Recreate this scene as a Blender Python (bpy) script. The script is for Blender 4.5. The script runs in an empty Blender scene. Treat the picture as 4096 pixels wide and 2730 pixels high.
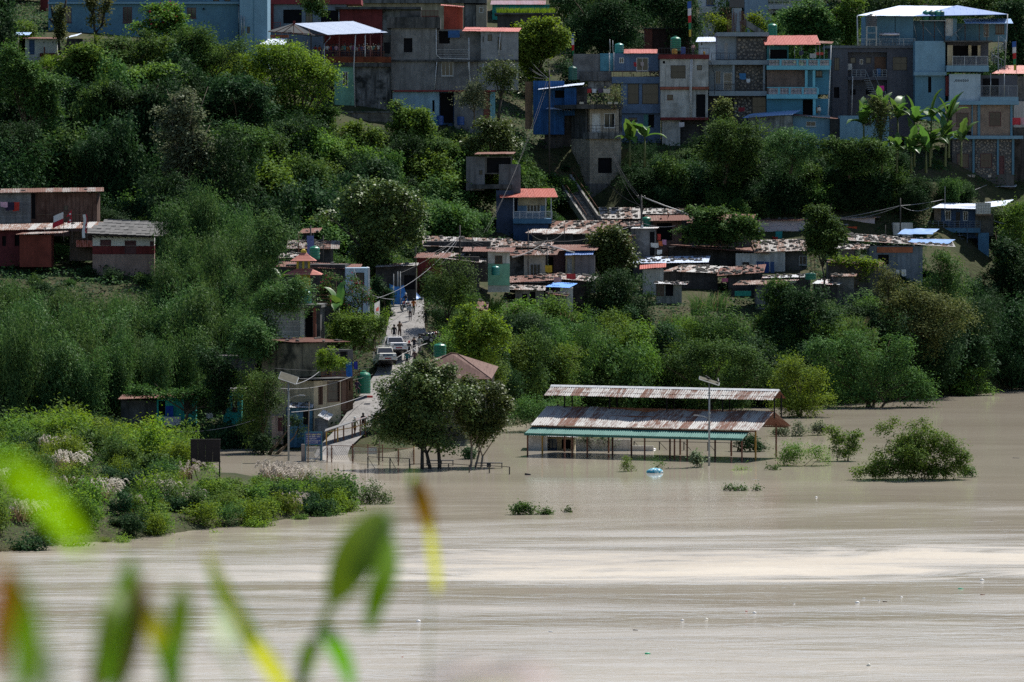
import bpy, math, random
import numpy as np
from mathutils import Vector, Matrix, Quaternion
SC = bpy.context.scene
COL = SC.collection
R = math.radians
# ---------------------------------------------------------------- camera
FPX, VH, H = 5000.0, 165.0, 25.5          # focal length in px of a 1024 px frame, horizon row, eye height above the flood
PITCH = math.atan((341-VH)/FPX)
cam_d = bpy.data.cameras.new('camera')
cam = bpy.data.objects.new('camera',cam_d)
COL.objects.link(cam)
cam.location = (0,0,H)
cam.rotation_euler = (math.pi/2-PITCH,0,0)
cam_d.sensor_width = 36
cam_d.sensor_fit = 'HORIZONTAL'
cam_d.lens = 36 * FPX / 1024
cam_d.clip_start = 0.5
cam_d.clip_end = 3000
cam_d.dof.use_dof = True
cam_d.dof.focus_distance = 480
cam_d.dof.aperture_fstop = 9
SC.camera = cam
# ---------------------------------------------------------------- sky and sun
SUN_AZ, SUN_EL = R(35), R(55)
w = bpy.data.worlds.new('World')
SC.world = w
w.use_nodes = True
wn = w.node_tree
wn.nodes.clear()
sky = wn.nodes.new('ShaderNodeTexSky')
sky.sky_type = 'NISHITA'
sky.sun_disc = False
sky.sun_elevation = SUN_EL
sky.sun_rotation = SUN_AZ
sky.altitude = 200
sky.air_density = 1.0
sky.dust_density = .6
sky.ozone_density = 1.2
bg = wn.nodes.new('ShaderNodeBackground')
bg.inputs[1].default_value = 0.085
wo = wn.nodes.new('ShaderNodeOutputWorld')
wn.links.new(sky.outputs[0],bg.inputs[0])
wn.links.new(bg.outputs[0],wo.inputs[0])
sun_d = bpy.data.lights.new('sun','SUN')
sun_d.energy = 5.0
sun_d.angle = R(0.53)
sun_d.color = (1.0,0.965,0.90)
sun = bpy.data.objects.new('sun',sun_d)
COL.objects.link(sun)
SUNV = Vector((math.cos(SUN_EL)*math.sin(SUN_AZ),math.cos(SUN_EL)*math.cos(SUN_AZ),math.sin(SUN_EL)))
sun.rotation_mode = 'QUATERNION'
sun.rotation_quaternion = SUNV.to_track_quat('Z','Y')
sun.location = SUNV * 500
vs = SC.view_settings
vs.view_transform = 'Standard'
vs.look = 'None'
vs.exposure = 0.65
vs.gamma = 1
vs.use_curve_mapping = False
cy = SC.cycles
cy.max_bounces = 5
cy.diffuse_bounces = 1
cy.glossy_bounces = 3
cy.transmission_bounces = 3
cy.transparent_max_bounces = 6
cy.caustics_reflective = False
cy.caustics_refractive = False
cy.sample_clamp_indirect = 4
cy.sample_clamp_direct = 8
cy.use_denoising = False
try:
    cy.denoiser = 'OPENIMAGEDENOISE'
    cy.denoising_prefilter = 'ACCURATE'
except Exception:
    pass
# ---------------------------------------------------------------- photograph geometry -> world points
cp_, sp_ = math.cos(PITCH), math.sin(PITCH)

def raydir(u,v):
    a, b = (u-512) / FPX, (341-v) / FPX
    return Vector((a,cp_+sp_*b,-sp_+cp_*b))

def pt(u,v,Y):
    d = raydir(u,v)
    return Vector((0,0,H)) + d * (Y/d.y)

def onwater(u,v,z=0.0):
    d = raydir(u,v)
    return Vector((0,0,H)) + d * ((z-H)/d.z)

OX, OY, SS = 0, 0, 2.296

def reg(x,y,s):
    """measure in a view of the photograph: its top left corner in photo pixels and its magnification"""
    global OX, OY, SS
    OX, OY, SS = x, y, s

def tile(c,r):
    reg(c*1024,r*683,2.296)

def uv(x,y):
    return (OX+x/SS) / 4, (OY+y/SS) / 4

YS = 0.0

def shift(d):
    """move what follows this much further off (the same picture place)"""
    global YS
    YS = d

def P(x,y,Y):
    return pt(*uv(x,y),Y+YS)

# ---------------------------------------------------------------- mesh helpers
class MB:
    def __init__(s):
        s.v, s.f, s.m = [], [], []

    def add(s,vs,fs,mi=0):
        o = len(s.v)
        s.v += [tuple(p) for p in vs]
        s.f += [tuple(i+o for i in f) for f in fs]
        s.m += [mi] * len(fs)
        return s

    def box(s,x0,y0,z0,x1,y1,z1,mi=0):
        v = [(x0,y0,z0),(x1,y0,z0),(x1,y1,z0),(x0,y1,z0),(x0,y0,z1),(x1,y0,z1),(x1,y1,z1),(x0,y1,z1)]
        return s.add(v,[(0,3,2,1),(4,5,6,7),(0,1,5,4),(1,2,6,5),(2,3,7,6),(3,0,4,7)],mi)

    def hexa(s,v,mi=0):
        return s.add(v,[(0,3,2,1),(4,5,6,7),(0,1,5,4),(1,2,6,5),(2,3,7,6),(3,0,4,7)],mi)

    def tube(s,pts,rad,n=6,mi=0,cap=True):
        pts = [Vector(p) for p in pts]
        if not isinstance(rad,(list,tuple)):
            rad = [rad] * len(pts)
        vs = []
        for i, p in enumerate(pts):
            a = pts[max(i-1,0)]
            b = pts[min(i+1,len(pts)-1)]
            d = (b-a)
            d = d.normalized() if d.length > 1e-9 else Vector((0,0,1))
            e = d.cross(Vector((0,0,1)) if abs(d.z)<.9 else Vector((1,0,0))).normalized()
            g = d.cross(e)
            for k in range(n):
                t = 2 * math.pi * k / n
                vs.append(p+(e*math.cos(t)+g*math.sin(t))*rad[i])
        fs = []
        for i in range(len(pts)-1):
            for k in range(n):
                fs.append((i*n+k,i*n+(k+1) % n,(i+1)*n+(k+1) % n,(i+1)*n+k))
        if cap:
            fs.append(tuple(range(n))[::-1])
            fs.append(tuple((len(pts)-1)*n+k for k in range(n)))
        return s.add(vs,fs,mi)

    def lathe(s,prof,n=14,c=(0,0),mi=0):
        vs = []
        for r_, z in prof:
            for k in range(n):
                t = 2 * math.pi * k / n
                vs.append((c[0]+r_*math.cos(t),c[1]+r_*math.sin(t),z))
        fs = []
        for i in range(len(prof)-1):
            for k in range(n):
                fs.append((i*n+k,i*n+(k+1) % n,(i+1)*n+(k+1) % n,(i+1)*n+k))
        fs.append(tuple(range(n))[::-1])
        fs.append(tuple((len(prof)-1)*n+k for k in range(n)))
        return s.add(vs,fs,mi)

    def mesh(s,name,mats,smooth=False):
        me = bpy.data.meshes.new(name)
        me.from_pydata(s.v,[],s.f)
        for m in (mats if isinstance(mats,(list,tuple)) else [mats]):
            me.materials.append(m)
        if any(s.m):
            me.polygons.foreach_set('material_index',s.m)
        if smooth:
            me.polygons.foreach_set('use_smooth',[True]*len(me.polygons))
        me.update()
        return me

    def build(s,name,mats,parent=None,loc=None,smooth=False):
        return ob(name,s.mesh(name,mats,smooth),parent,loc)

def ob(name,data,parent=None,loc=None):
    o = bpy.data.objects.new(name,data)
    COL.objects.link(o)
    if parent is not None:
        o.parent = parent
    if loc is not None:
        o.location = loc
    return o

def tag(o,label=None,cat=None,group=None,kind=None):
    if label:
        o['label'] = label
    if cat:
        o['category'] = cat
    if group:
        o['group'] = group
    if kind or cat:
        o['kind'] = kind or 'thing'
    return o

def thing(name,label,cat,loc,rz=0,group=None):
    o = ob(name,None,None,loc)
    o.empty_display_size = .3
    o.rotation_euler = (0,0,rz)
    return tag(o,label,cat,group)

def copy_tree(o,parent=None):
    c = o.copy()
    COL.objects.link(c)
    c.parent = parent
    for ch in o.children:
        copy_tree(ch,c)
    return c

# ---------------------------------------------------------------- materials
MATS = {}

def nmat(key):
    m = bpy.data.materials.new(key)
    m.use_nodes = True
    m.node_tree.nodes.clear()
    MATS[key] = m
    return m, m.node_tree

def nd(nt,typ,ins=None,**pr):
    n = nt.nodes.new(typ)
    for k, v in pr.items():
        setattr(n,k,v)
    for k, v in (ins or {}).items():
        if hasattr(v,'is_linked') or isinstance(v,bpy.types.NodeSocket):
            nt.links.new(v,n.inputs[k])
        else:
            n.inputs[k].default_value = v
    return n

def c4(c):
    return (c[0],c[1],c[2],1)

def ramp(nt,fac,stops):
    n = nt.nodes.new('ShaderNodeValToRGB')
    el = n.color_ramp.elements
    while len(el) < len(stops):
        el.new(.5)
    for e, (p,c) in zip(el,stops):
        e.position = p
        e.color = c4(c) if isinstance(c,(tuple,list)) else (c,c,c,1)
    nt.links.new(fac,n.inputs[0])
    return n.outputs[0]

def mixc(nt,f,a,b,mode='MIX'):
    n = nt.nodes.new('ShaderNodeMix')
    n.data_type = 'RGBA'
    n.blend_type = mode
    for i, v in ((0,f),(6,a),(7,b)):
        if isinstance(v,bpy.types.NodeSocket):
            nt.links.new(v,n.inputs[i])
        elif i == 0:
            n.inputs[0].default_value = v
        else:
            n.inputs[i].default_value = c4(v)
    return n.outputs[2]

def noise(nt,vec,scale,detail=4,rough=.55,dist=0):
    n = nd(nt,'ShaderNodeTexNoise',{'Vector':vec,'Scale':scale,'Detail':detail,'Roughness':rough,'Distortion':dist})
    return n.outputs[0]

def mapv(nt,vec,scale,loc=(0,0,0)):
    return nd(nt,'ShaderNodeMapping',{'Vector':vec,'Scale':scale,'Location':loc}).outputs[0]

def princ(nt,color,rough=.8,normal=None,spec=.3,metal=0):
    ins = {'Base Color':color if isinstance(color,bpy.types.NodeSocket) else c4(color),'Roughness':rough,'Specular IOR Level':spec,'Metallic':metal}
    if normal is not None:
        ins['Normal'] = normal
    b = nd(nt,'ShaderNodeBsdfPrincipled',ins)
    return b

def finish(nt,sh):
    o = nt.nodes.new('ShaderNodeOutputMaterial')
    nt.links.new(sh,o.inputs[0])

def mul(c,k):
    return (c[0]*k,c[1]*k,c[2]*k)

def M_flat(key,col,rough=.6,spec=.3,metal=0,var=.25):
    if key in MATS:
        return MATS[key]
    m, nt = nmat(key)
    tc = nd(nt,'ShaderNodeTexCoord').outputs['Object']
    n = noise(nt,tc,3.0,4)
    c = ramp(nt,n,[(.3,mul(col,1-var)),(.7,mul(col,1+var*.4))])
    finish(nt,princ(nt,c,rough,None,spec,metal).outputs[0])
    return m

def M_wall(key,col,dirt=.5,dcol=None,rough=.9,bump=.25,blocks=None,damp=.0):
    """painted plaster or concrete with rain streaks, blotches and grime"""
    if key in MATS:
        return MATS[key]
    m, nt = nmat(key)
    dcol = dcol or mul(col,.28)
    tc = nd(nt,'ShaderNodeTexCoord').outputs['Object']
    oi = nd(nt,'ShaderNodeObjectInfo').outputs['Random']
    off = nd(nt,'ShaderNodeVectorMath',{0:tc},operation='ADD')
    cm = nd(nt,'ShaderNodeCombineXYZ')
    mm = nd(nt,'ShaderNodeMath',{0:oi,1:37.0},operation='MULTIPLY').outputs[0]
    nt.links.new(mm,cm.inputs[0])
    nt.links.new(mm,cm.inputs[1])
    nt.links.new(cm.outputs[0],off.inputs[1])
    vec = off.outputs[0]
    n1 = noise(nt,vec,.7,6,.62)
    n2 = noise(nt,mapv(nt,vec,(2.2,2.2,.18)),1.0,5,.6)
    n3 = noise(nt,vec,9,3)
    f1 = ramp(nt,n1,[(.40,0.0),(.64,1.0)])
    f2 = ramp(nt,n2,[(.42,0.0),(.66,1.0)])
    mx = nd(nt,'ShaderNodeMath',{0:f1,1:f2},operation='MAXIMUM').outputs[0]
    mx = nd(nt,'ShaderNodeMath',{0:mx,1:min(1.0,dirt*1.15+.05)},operation='MULTIPLY').outputs[0]
    base = ramp(nt,n3,[(.3,mul(col,.86)),(.7,mul(col,1.07))])
    c = mixc(nt,mx,base,dcol)
    hgt = n3
    if blocks:
        bw, bh, mort = blocks
        # brick texture laid on the wall face: x along, z up
        sx = nd(nt,'ShaderNodeSeparateXYZ',{0:tc})
        ax = nd(nt,'ShaderNodeMath',{0:sx.outputs[0],1:sx.outputs[1]},operation='ADD').outputs[0]
        cb = nd(nt,'ShaderNodeCombineXYZ',{0:ax,1:sx.outputs[2],2:0.0}).outputs[0]
        bt = nd(nt,'ShaderNodeTexBrick',{'Vector':cb,'Scale':1.0,'Brick Width':bw,'Row Height':bh,'Mortar Size':mort,
'Color1':(1,1,1,1),'Color2':(.68,.68,.68,1),'Mortar':(.4,.4,.4,1)})
        c = mixc(nt,.8,c,bt.outputs[0],'MULTIPLY')
        hgt = nd(nt,'ShaderNodeMath',{0:n3,1:bt.outputs[1]},operation='SUBTRACT').outputs[0]
    b = nd(nt,'ShaderNodeBump',{'Height':hgt,'Strength':bump,'Distance':.03}).outputs[0]
    finish(nt,princ(nt,c,rough,b,.2).outputs[0])
    return m

def M_sheet(key,col,rust=.5,rcol=(.20,.055,.03),gloss=.62,dark=.25,spec=.22):
    """corrugated sheet: paint or zinc, rust in streaks that run down the slope (local y), each sheet its own shade"""
    if key in MATS:
        return MATS[key]
    m, nt = nmat(key)
    tc = nd(nt,'ShaderNodeTexCoord').outputs['Object']
    oi = nd(nt,'ShaderNodeObjectInfo').outputs['Random']
    mm = nd(nt,'ShaderNodeMath',{0:oi,1:53.0},operation='MULTIPLY').outputs[0]
    cm = nd(nt,'ShaderNodeCombineXYZ',{0:mm,1:mm,2:0.0}).outputs[0]
    vec = nd(nt,'ShaderNodeVectorMath',{0:tc,1:cm},operation='ADD').outputs[0]
    st = noise(nt,mapv(nt,vec,(8.0,.5,1)),1.0,4,.6)
    bl = noise(nt,vec,1.4,6,.7)
    a = nd(nt,'ShaderNodeMath',{0:st,1:1.5},operation='MULTIPLY').outputs[0]
    a = nd(nt,'ShaderNodeMath',{0:a,1:bl},operation='ADD').outputs[0]
    a = nd(nt,'ShaderNodeMath',{0:nd(nt,'ShaderNodeMath',{0:oi,1:.45},operation='MULTIPLY').outputs[0],1:a},operation='ADD').outputs[0]
    # sum of two noises (~1) + random 0..1 : threshold by rust amount
    t = 1.95 - rust * .9
    f = ramp(nt,nd(nt,'ShaderNodeMapRange',{0:a,1:t-.16,2:t+.14}).outputs[0],[(0,0.0),(1,1.0)])
    fine = noise(nt,vec,14,3)
    rc = ramp(nt,fine,[(.3,mul(rcol,.55)),(.7,mul(rcol,1.35))])
    bc = mixc(nt,nd(nt,'ShaderNodeMath',{0:bl,1:dark},operation='MULTIPLY').outputs[0],col,mul(col,.35))
    c = mixc(nt,f,bc,rc)
    rr = nd(nt,'ShaderNodeMapRange',{0:f,3:gloss,4:.9}).outputs[0]
    b = nd(nt,'ShaderNodeBump',{'Height':fine,'Strength':.2,'Distance':.01}).outputs[0]
    p = princ(nt,c,.6,b,spec)
    nt.links.new(rr,p.inputs['Roughness'])
    finish(nt,p.outputs[0])
    return m

def M_leaf(key,c1,c2,trans=.3,rough=.6,spec=.025):
    """thin leaf: gloss on the face, light through the blade, hue per leaf and per plant"""
    if key in MATS:
        return MATS[key]
    m, nt = nmat(key)
    ge = nd(nt,'ShaderNodeNewGeometry')
    oi = nd(nt,'ShaderNodeObjectInfo').outputs['Random']
    rp = ge.outputs['Random Per Island']
    c = ramp(nt,rp,[(0.0,mul(c1,.75)),(.5,c1),(1.0,c2)])
    hs = nd(nt,'ShaderNodeHueSaturation',{'Color':c})
    nt.links.new(nd(nt,'ShaderNodeMapRange',{0:oi,3:.484,4:.515}).outputs[0],hs.inputs['Hue'])
    nt.links.new(nd(nt,'ShaderNodeMapRange',{0:oi,3:.78,4:1.2}).outputs[0],hs.inputs['Value'])
    p = princ(nt,hs.outputs[0],rough,None,spec)
    tcol = nd(nt,'ShaderNodeHueSaturation',{'Color':hs.outputs[0],'Hue':.485,'Saturation':1.15,'Value':1.7}).outputs[0]
    t = nd(nt,'ShaderNodeBsdfTranslucent',{'Color':tcol})
    mx = nd(nt,'ShaderNodeMixShader',{0:trans,1:p.outputs[0],2:t.outputs[0]})
    finish(nt,mx.outputs[0])
    return m

def M_bark(key='bark',col=(.11,.085,.06)):
    if key in MATS:
        return MATS[key]
    m, nt = nmat(key)
    tc = nd(nt,'ShaderNodeTexCoord').outputs['Object']
    n = noise(nt,mapv(nt,tc,(9,9,1.2)),1,5)
    c = ramp(nt,n,[(.3,mul(col,.45)),(.7,mul(col,1.3))])
    b = nd(nt,'ShaderNodeBump',{'Height':n,'Strength':.5,'Distance':.03}).outputs[0]
    finish(nt,princ(nt,c,.95,b,.1).outputs[0])
    return m

GLASS = None

def M_glass():
    if 'pane_glass' in MATS:
        return MATS['pane_glass']
    m, nt = nmat('pane_glass')
    oi = nd(nt,'ShaderNodeObjectInfo').outputs['Random']
    c = ramp(nt,oi,[(0,(.010,.012,.016)),(1,(.028,.030,.036))])
    finish(nt,princ(nt,c,.12,None,.5).outputs[0])
    return m

DARK = lambda: M_flat('shade_and_black',(.012,.012,.014),.95,.05)  # near-black standing in for unlit rooms; also colours posts and pipes

# ---------------------------------------------------------------- terrain heights
TCOL = [
(-500,[(300,-3),(452,-1),(456,2),(490,8),(520,17),(545,20),(565,30),(600,43),(700,52),(900,95)]),
(20,[(300,-3),(446,-3),(455,.2),(464,1.6),(490,7),(508,13.4),(520,15.2),(546,18.5),(562,26),(585,35.5),(597,37.8),(604,41),(700,50),(900,95)]),
(190,[(300,-3),(446,-3),(454,.2),(466,1.6),(490,6.4),(506,12),(520,15.0),(546,17.2),(562,25),(590,37),(606,40.5),(700,48),(900,95)]),
(280,[(300,-3),(438,-3),(448,.3),(462,1.6),(480,4.4),(500,9),(520,12.2),(545,14.6),(560,17.5),(585,28),(602,34.5),(640,39),(700,46),(900,95)]),
(330,[(300,-3),(438,-2),(447,.6),(460,2.4),(478,5.6),(500,10),(520,12.4),(545,14.6),(560,17),(585,27),(600,31.5),(640,37),(700,45),(900,95)]),
(375,[(300,-3),(437,-1),(446,.9),(468,6.0),(490,10.2),(500,11.4),(530,13.4),(550,15.4),(575,20),(598,29),(612,33),(700,44),(900,95)]),
(440,[(300,-3),(446,-2),(460,0.0),(472,4.6),(490,9.6),(500,11.2),(530,13.2),(550,15.2),(575,18),(602,28.2),(620,32),(700,44),(900,95)]),
(500,[(300,-3),(462,-2),(485,-.4),(500,4),(516,9),(535,12.2),(552,14),(575,16.5),(600,24),(612,28.6),(625,31),(700,44),(900,95)]),
(548,[(300,-3),(480,-2.5),(505,0),(518,6),(530,10.4),(548,12.6),(575,14.6),(590,16.2),(600,18.6),(607,21.5),(613,27.5),(640,31),(700,44),(900,95)]),
(600,[(300,-3),(505,-2.5),(524,0),(532,5.0),(540,9.2),(552,10.9),(572,13),(588,15.2),(600,18.2),(607,20.2),(613,27.8),(640,31),(700,44),(900,95)]),
(640,[(300,-3),(508,-2.5),(527,0),(534,5.0),(542,9.2),(554,10.9),(574,13),(588,16),(596,19),(604,23),(612,27.0),(640,31),(700,44),(900,95)]),
(800,[(300,-3),(520,-2.5),(537,.2),(543,5),(549,9.4),(560,11),(578,13.8),(592,17),(601,22.5),(610,26),(630,29),(650,31),(720,46),(900,95)]),
(930,[(300,-3),(535,-2.5),(552,.2),(558,5),(565,10),(574,12.4),(592,16),(602,20.5),(612,24.5),(632,29),(660,32),(730,46),(900,95)]),
(1024,[(300,-3),(560,-2.5),(580,.2),(586,6),(592,11),(602,13.6),(612,18),(622,23.5),(640,27),(670,32),(730,46),(900,95)]),
(1500,[(300,-3),(560,-2.5),(588,.2),(595,4),(602,8.6),(615,12),(625,17),(632,24),(640,28),(680,36),(730,48),(900,95)]),
]
TU = np.array([c[0] for c in TCOL],float)

def smooth_noise(X,Y,s,seed=0.0):
    return (np.sin(X/s+seed)*np.cos(Y/s*1.13+seed*2.1)+.5*np.sin(X/s*2.3+1.7+seed)*np.cos(Y/s*2.1+.6)+.25*np.sin((X+Y)/s*4.7+seed))

ROAD = [  # distance, road height, left and right edge columns
(438,-.3,312,346),(441,.63,318,350),(448,1.76,335,368),(453,3.39,349,380),(460,4.6,362,392),(468,6.1,376,408),(483,9.2,386,426),(497,11.2,391,424),(508,12.0,395,424),(520,12.8,400,424)]
RY = [r_[0] for r_ in ROAD]

def terrain_z(X,Y):
    X = np.asarray(X,float)
    Y = np.asarray(Y,float)
    U = 512 + FPX * X / np.maximum(Y,1)
    zs = np.stack([np.interp(Y,[p[0] for p in c[1]],[p[1] for p in c[1]]) for c in TCOL])
    i = np.clip(np.searchsorted(TU,U)-1,0,len(TU)-2)
    t = np.clip((U-TU[i])/(TU[i+1]-TU[i]),0,1)
    t = t * t * (3-2*t)
    shp = zs.shape[1:]
    zf = zs.reshape(len(TCOL),-1)
    k = np.arange(zf.shape[1])
    z = (zf[i.ravel(),k]*(1-t.ravel())+zf[i.ravel()+1,k]*t.ravel()).reshape(shp)
    inside = (Y>436) & (Y<524) & (U>np.interp(Y,RY,[r_[2] for r_ in ROAD])-4) & (U<np.interp(Y,RY,[r_[3] for r_ in ROAD])+4)
    z = np.where(inside,np.interp(Y,RY,[r_[1] for r_ in ROAD])-.35,z)
    # the grassy point on the near left, standing a little above the flood
    cx = np.interp(Y,[320,335,360,390,430,446],[-44,-43,-40,-37,-36,-38])
    # right-hand edge of the point (x) by depth
    ex = np.interp(Y,[322,328,340,352,364,374,384,395,412,428,446,452],[-60,-34,-26.5,-20,-14,-11.5,-12.8,-18,-25.5,-30,-39,-60])
    d = ex - X + smooth_noise(X,Y,4.0) * .8
    isl = np.clip(d/4.0,-1.2,1)
    isl = np.where(isl>0,isl ** .6,isl)
    hgt = np.interp(Y,[320,335,360,385,420,446,452],[0.2,1.2,2.0,2.2,1.6,.3,-2.5]) * (1+.25*np.clip(d/15,0,1.6)) + smooth_noise(X,Y,5,1.3) * .25
    hgt = hgt * np.interp(X,[-46,-34,-26,-18,-10],[1.1,.9,.5,.35,.3])
    zi = np.where(isl>0,isl*hgt,isl*2.5)
    zi = np.where((Y>318) & (Y<454),zi,-3)
    return np.maximum(z,zi)

def tz(X,Y):
    return float(terrain_z(np.array([X]),np.array([Y]))[0])

def tu(u,Y):
    X = (u-512) / FPX * Y
    return Vector((X,Y,tz(X,Y)))

# ground sheet
xs = np.arange(-190,191,1.6)
ys = np.concatenate([np.arange(300,640,1.6),np.arange(640,905,8)])
GX, GY = np.meshgrid(xs,ys)
GZ = terrain_z(GX,GY)
GZ = GZ + np.where(GZ>.5,smooth_noise(GX,GY,2.6,.4)*.12,0)
nx, ny = len(xs), len(ys)
idx = np.arange(nx*ny).reshape(ny,nx)
me = bpy.data.meshes.new('hillside')
fc = np.stack([idx[:-1,:-1],idx[:-1,1:],idx[1:,1:],idx[1:,:-1]],-1).reshape(-1,4)
me.from_pydata(np.stack([GX,GY,GZ],-1).reshape(-1,3).tolist(),[],fc.tolist())
me.polygons.foreach_set('use_smooth',[True]*len(me.polygons))
m, nt = nmat('hill_soil')
tc = nd(nt,'ShaderNodeTexCoord').outputs['Object']
n1 = noise(nt,tc,.25,6,.65)
n2 = noise(nt,tc,2.2,5,.6)
c = mixc(nt,n2,ramp(nt,n1,[(.35,(.030,.042,.014)),(.52,(.055,.06,.022)),(.68,(.11,.085,.055))]),(.03,.032,.018))
b = nd(nt,'ShaderNodeBump',{'Height':n2,'Strength':.8,'Distance':.3}).outputs[0]
finish(nt,princ(nt,c,.95,b,.1).outputs[0])
me.materials.append(m)
tag(ob('hillside',me),kind='structure')

# water
m, nt = nmat('silty_water')
tc = nd(nt,'ShaderNodeTexCoord').outputs['Object']
silt = noise(nt,mapv(nt,tc,(.02,.05,1)),1.0,5,.6,1.0)
col = ramp(nt,silt,[(.3,(.305,.262,.205)),(.7,(.395,.348,.28))])
big = noise(nt,mapv(nt,tc,(.014,.05,1),(3.1,7.7,0)),1.0,5,.65,.8)
sw = noise(nt,mapv(nt,tc,(.11,.3,1)),1.0,4,.6,.9)
rp = noise(nt,mapv(nt,tc,(.38,.75,1)),1.0,5,.62,.6)
fi = noise(nt,mapv(nt,tc,(1.1,3.4,1)),1.0,3,.6)

def mth(op,a,b=None):
    n_ = nd(nt,'ShaderNodeMath',{0:a} if b is None else {0:a,1:b},operation=op)
    return n_.outputs[0]

sep = nd(nt,'ShaderNodeSeparateXYZ',{0:tc})
sx_, sy_ = sep.outputs[0], sep.outputs[1]
# the open river is ruffled, the slack water behind the point is calm
calm = nd(nt,'ShaderNodeMapRange',{0:sy_,1:410.0,2:335.0,3:.05,4:1.0}).outputs[0]
# a wind lane crosses the river, its edges frayed
lane = mth('SUBTRACT',mth('SUBTRACT',sy_,mth('MULTIPLY',sx_,.22)),317.0)
frw = noise(nt,mapv(nt,tc,(.05,.09,1),(1.3,2.2,0)),1.0,6,.7,1.2)
lane = mth('ADD',lane,mth('MULTIPLY',mth('SUBTRACT',big,.5),110.0))
lane = mth('ADD',lane,mth('MULTIPLY',mth('SUBTRACT',frw,.5),42.0))
lane = nd(nt,'ShaderNodeMapRange',{0:mth('ABSOLUTE',lane),1:17.0,2:2.0,3:0.0,4:1.0}).outputs[0]
lane = mth('MULTIPLY',lane,nd(nt,'ShaderNodeMapRange',{0:sx_,1:-26.0,2:4.0,3:.3,4:1.0}).outputs[0])
patch = ramp(nt,big,[(.47,0.06),(.66,.8)])
near_ = nd(nt,'ShaderNodeMapRange',{0:sy_,1:285.0,2:255.0,3:.0,4:1.0}).outputs[0]
ruf = mth('MAXIMUM',mth('MULTIPLY',patch,calm),lane)
ruf = mth('MAXIMUM',ruf,mth('MULTIPLY',near_,.6))
h1 = mth('MULTIPLY',rp,ruf)
h2 = mth('MULTIPLY',fi,mth('ADD',ruf,.04))
h3 = mth('MULTIPLY',sw,mth('ADD',mth('MULTIPLY',calm,.25),mth('MULTIPLY',near_,1.0)))
b1 = nd(nt,'ShaderNodeBump',{'Height':h3,'Strength':1.0,'Distance':.34})
b2 = nd(nt,'ShaderNodeBump',{'Height':h1,'Strength':1.0,'Distance':.13,'Normal':b1.outputs[0]})
b3 = nd(nt,'ShaderNodeBump',{'Height':h2,'Strength':1.0,'Distance':.03,'Normal':b2.outputs[0]})
p = princ(nt,col,.10,b3.outputs[0],.5)
p.inputs['IOR'].default_value = 1.33
rg_ = mth('MAXIMUM',mth('MULTIPLY',lane,mth('ADD',mth('MULTIPLY',fi,.5),.32)),mth('ADD',mth('MULTIPLY',ruf,mth('ADD',mth('MULTIPLY',frw,.45),.02)),.07))
nt.links.new(rg_,p.inputs['Roughness'])
finish(nt,p.outputs[0])
me = bpy.data.meshes.new('water')
me.from_pydata([(-420,40,0),(420,40,0),(420,640,0),(-420,640,0)],[],[(0,1,2,3)])
me.materials.append(m)
tag(ob('water',me),kind='structure')

# the slope the photographer stands on
ys = np.concatenate([np.linspace(-25,8,14),np.linspace(11,60,16)])
xs = np.linspace(-90,90,61)
GX, GY = np.meshgrid(xs,ys)
GZ = np.interp(GY,[-25,-3,4,8,20,60],[30,24.2,23.6,22.6,15,-3]) + smooth_noise(GX,GY,3.0) * .15
idx = np.arange(GX.size).reshape(GX.shape)
fc = np.stack([idx[:-1,:-1],idx[:-1,1:],idx[1:,1:],idx[1:,:-1]],-1).reshape(-1,4)
me = bpy.data.meshes.new('near_slope')
me.from_pydata(np.stack([GX,GY,GZ],-1).reshape(-1,3).tolist(),[],fc.tolist())
me.polygons.foreach_set('use_smooth',[True]*len(me.polygons))
me.materials.append(MATS['hill_soil'])
tag(ob('near_slope',me),kind='structure')

# ================================================================ building kit
PROT = []      # picture areas of built things, so that scattered shrubs keep clear of them

def protect(x0,y0,x1,y1,Y):
    a = uv(x0,y0)
    b = uv(x1,y1)
    PROT.append((a[0],a[1],b[0],b[1],Y))

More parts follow.
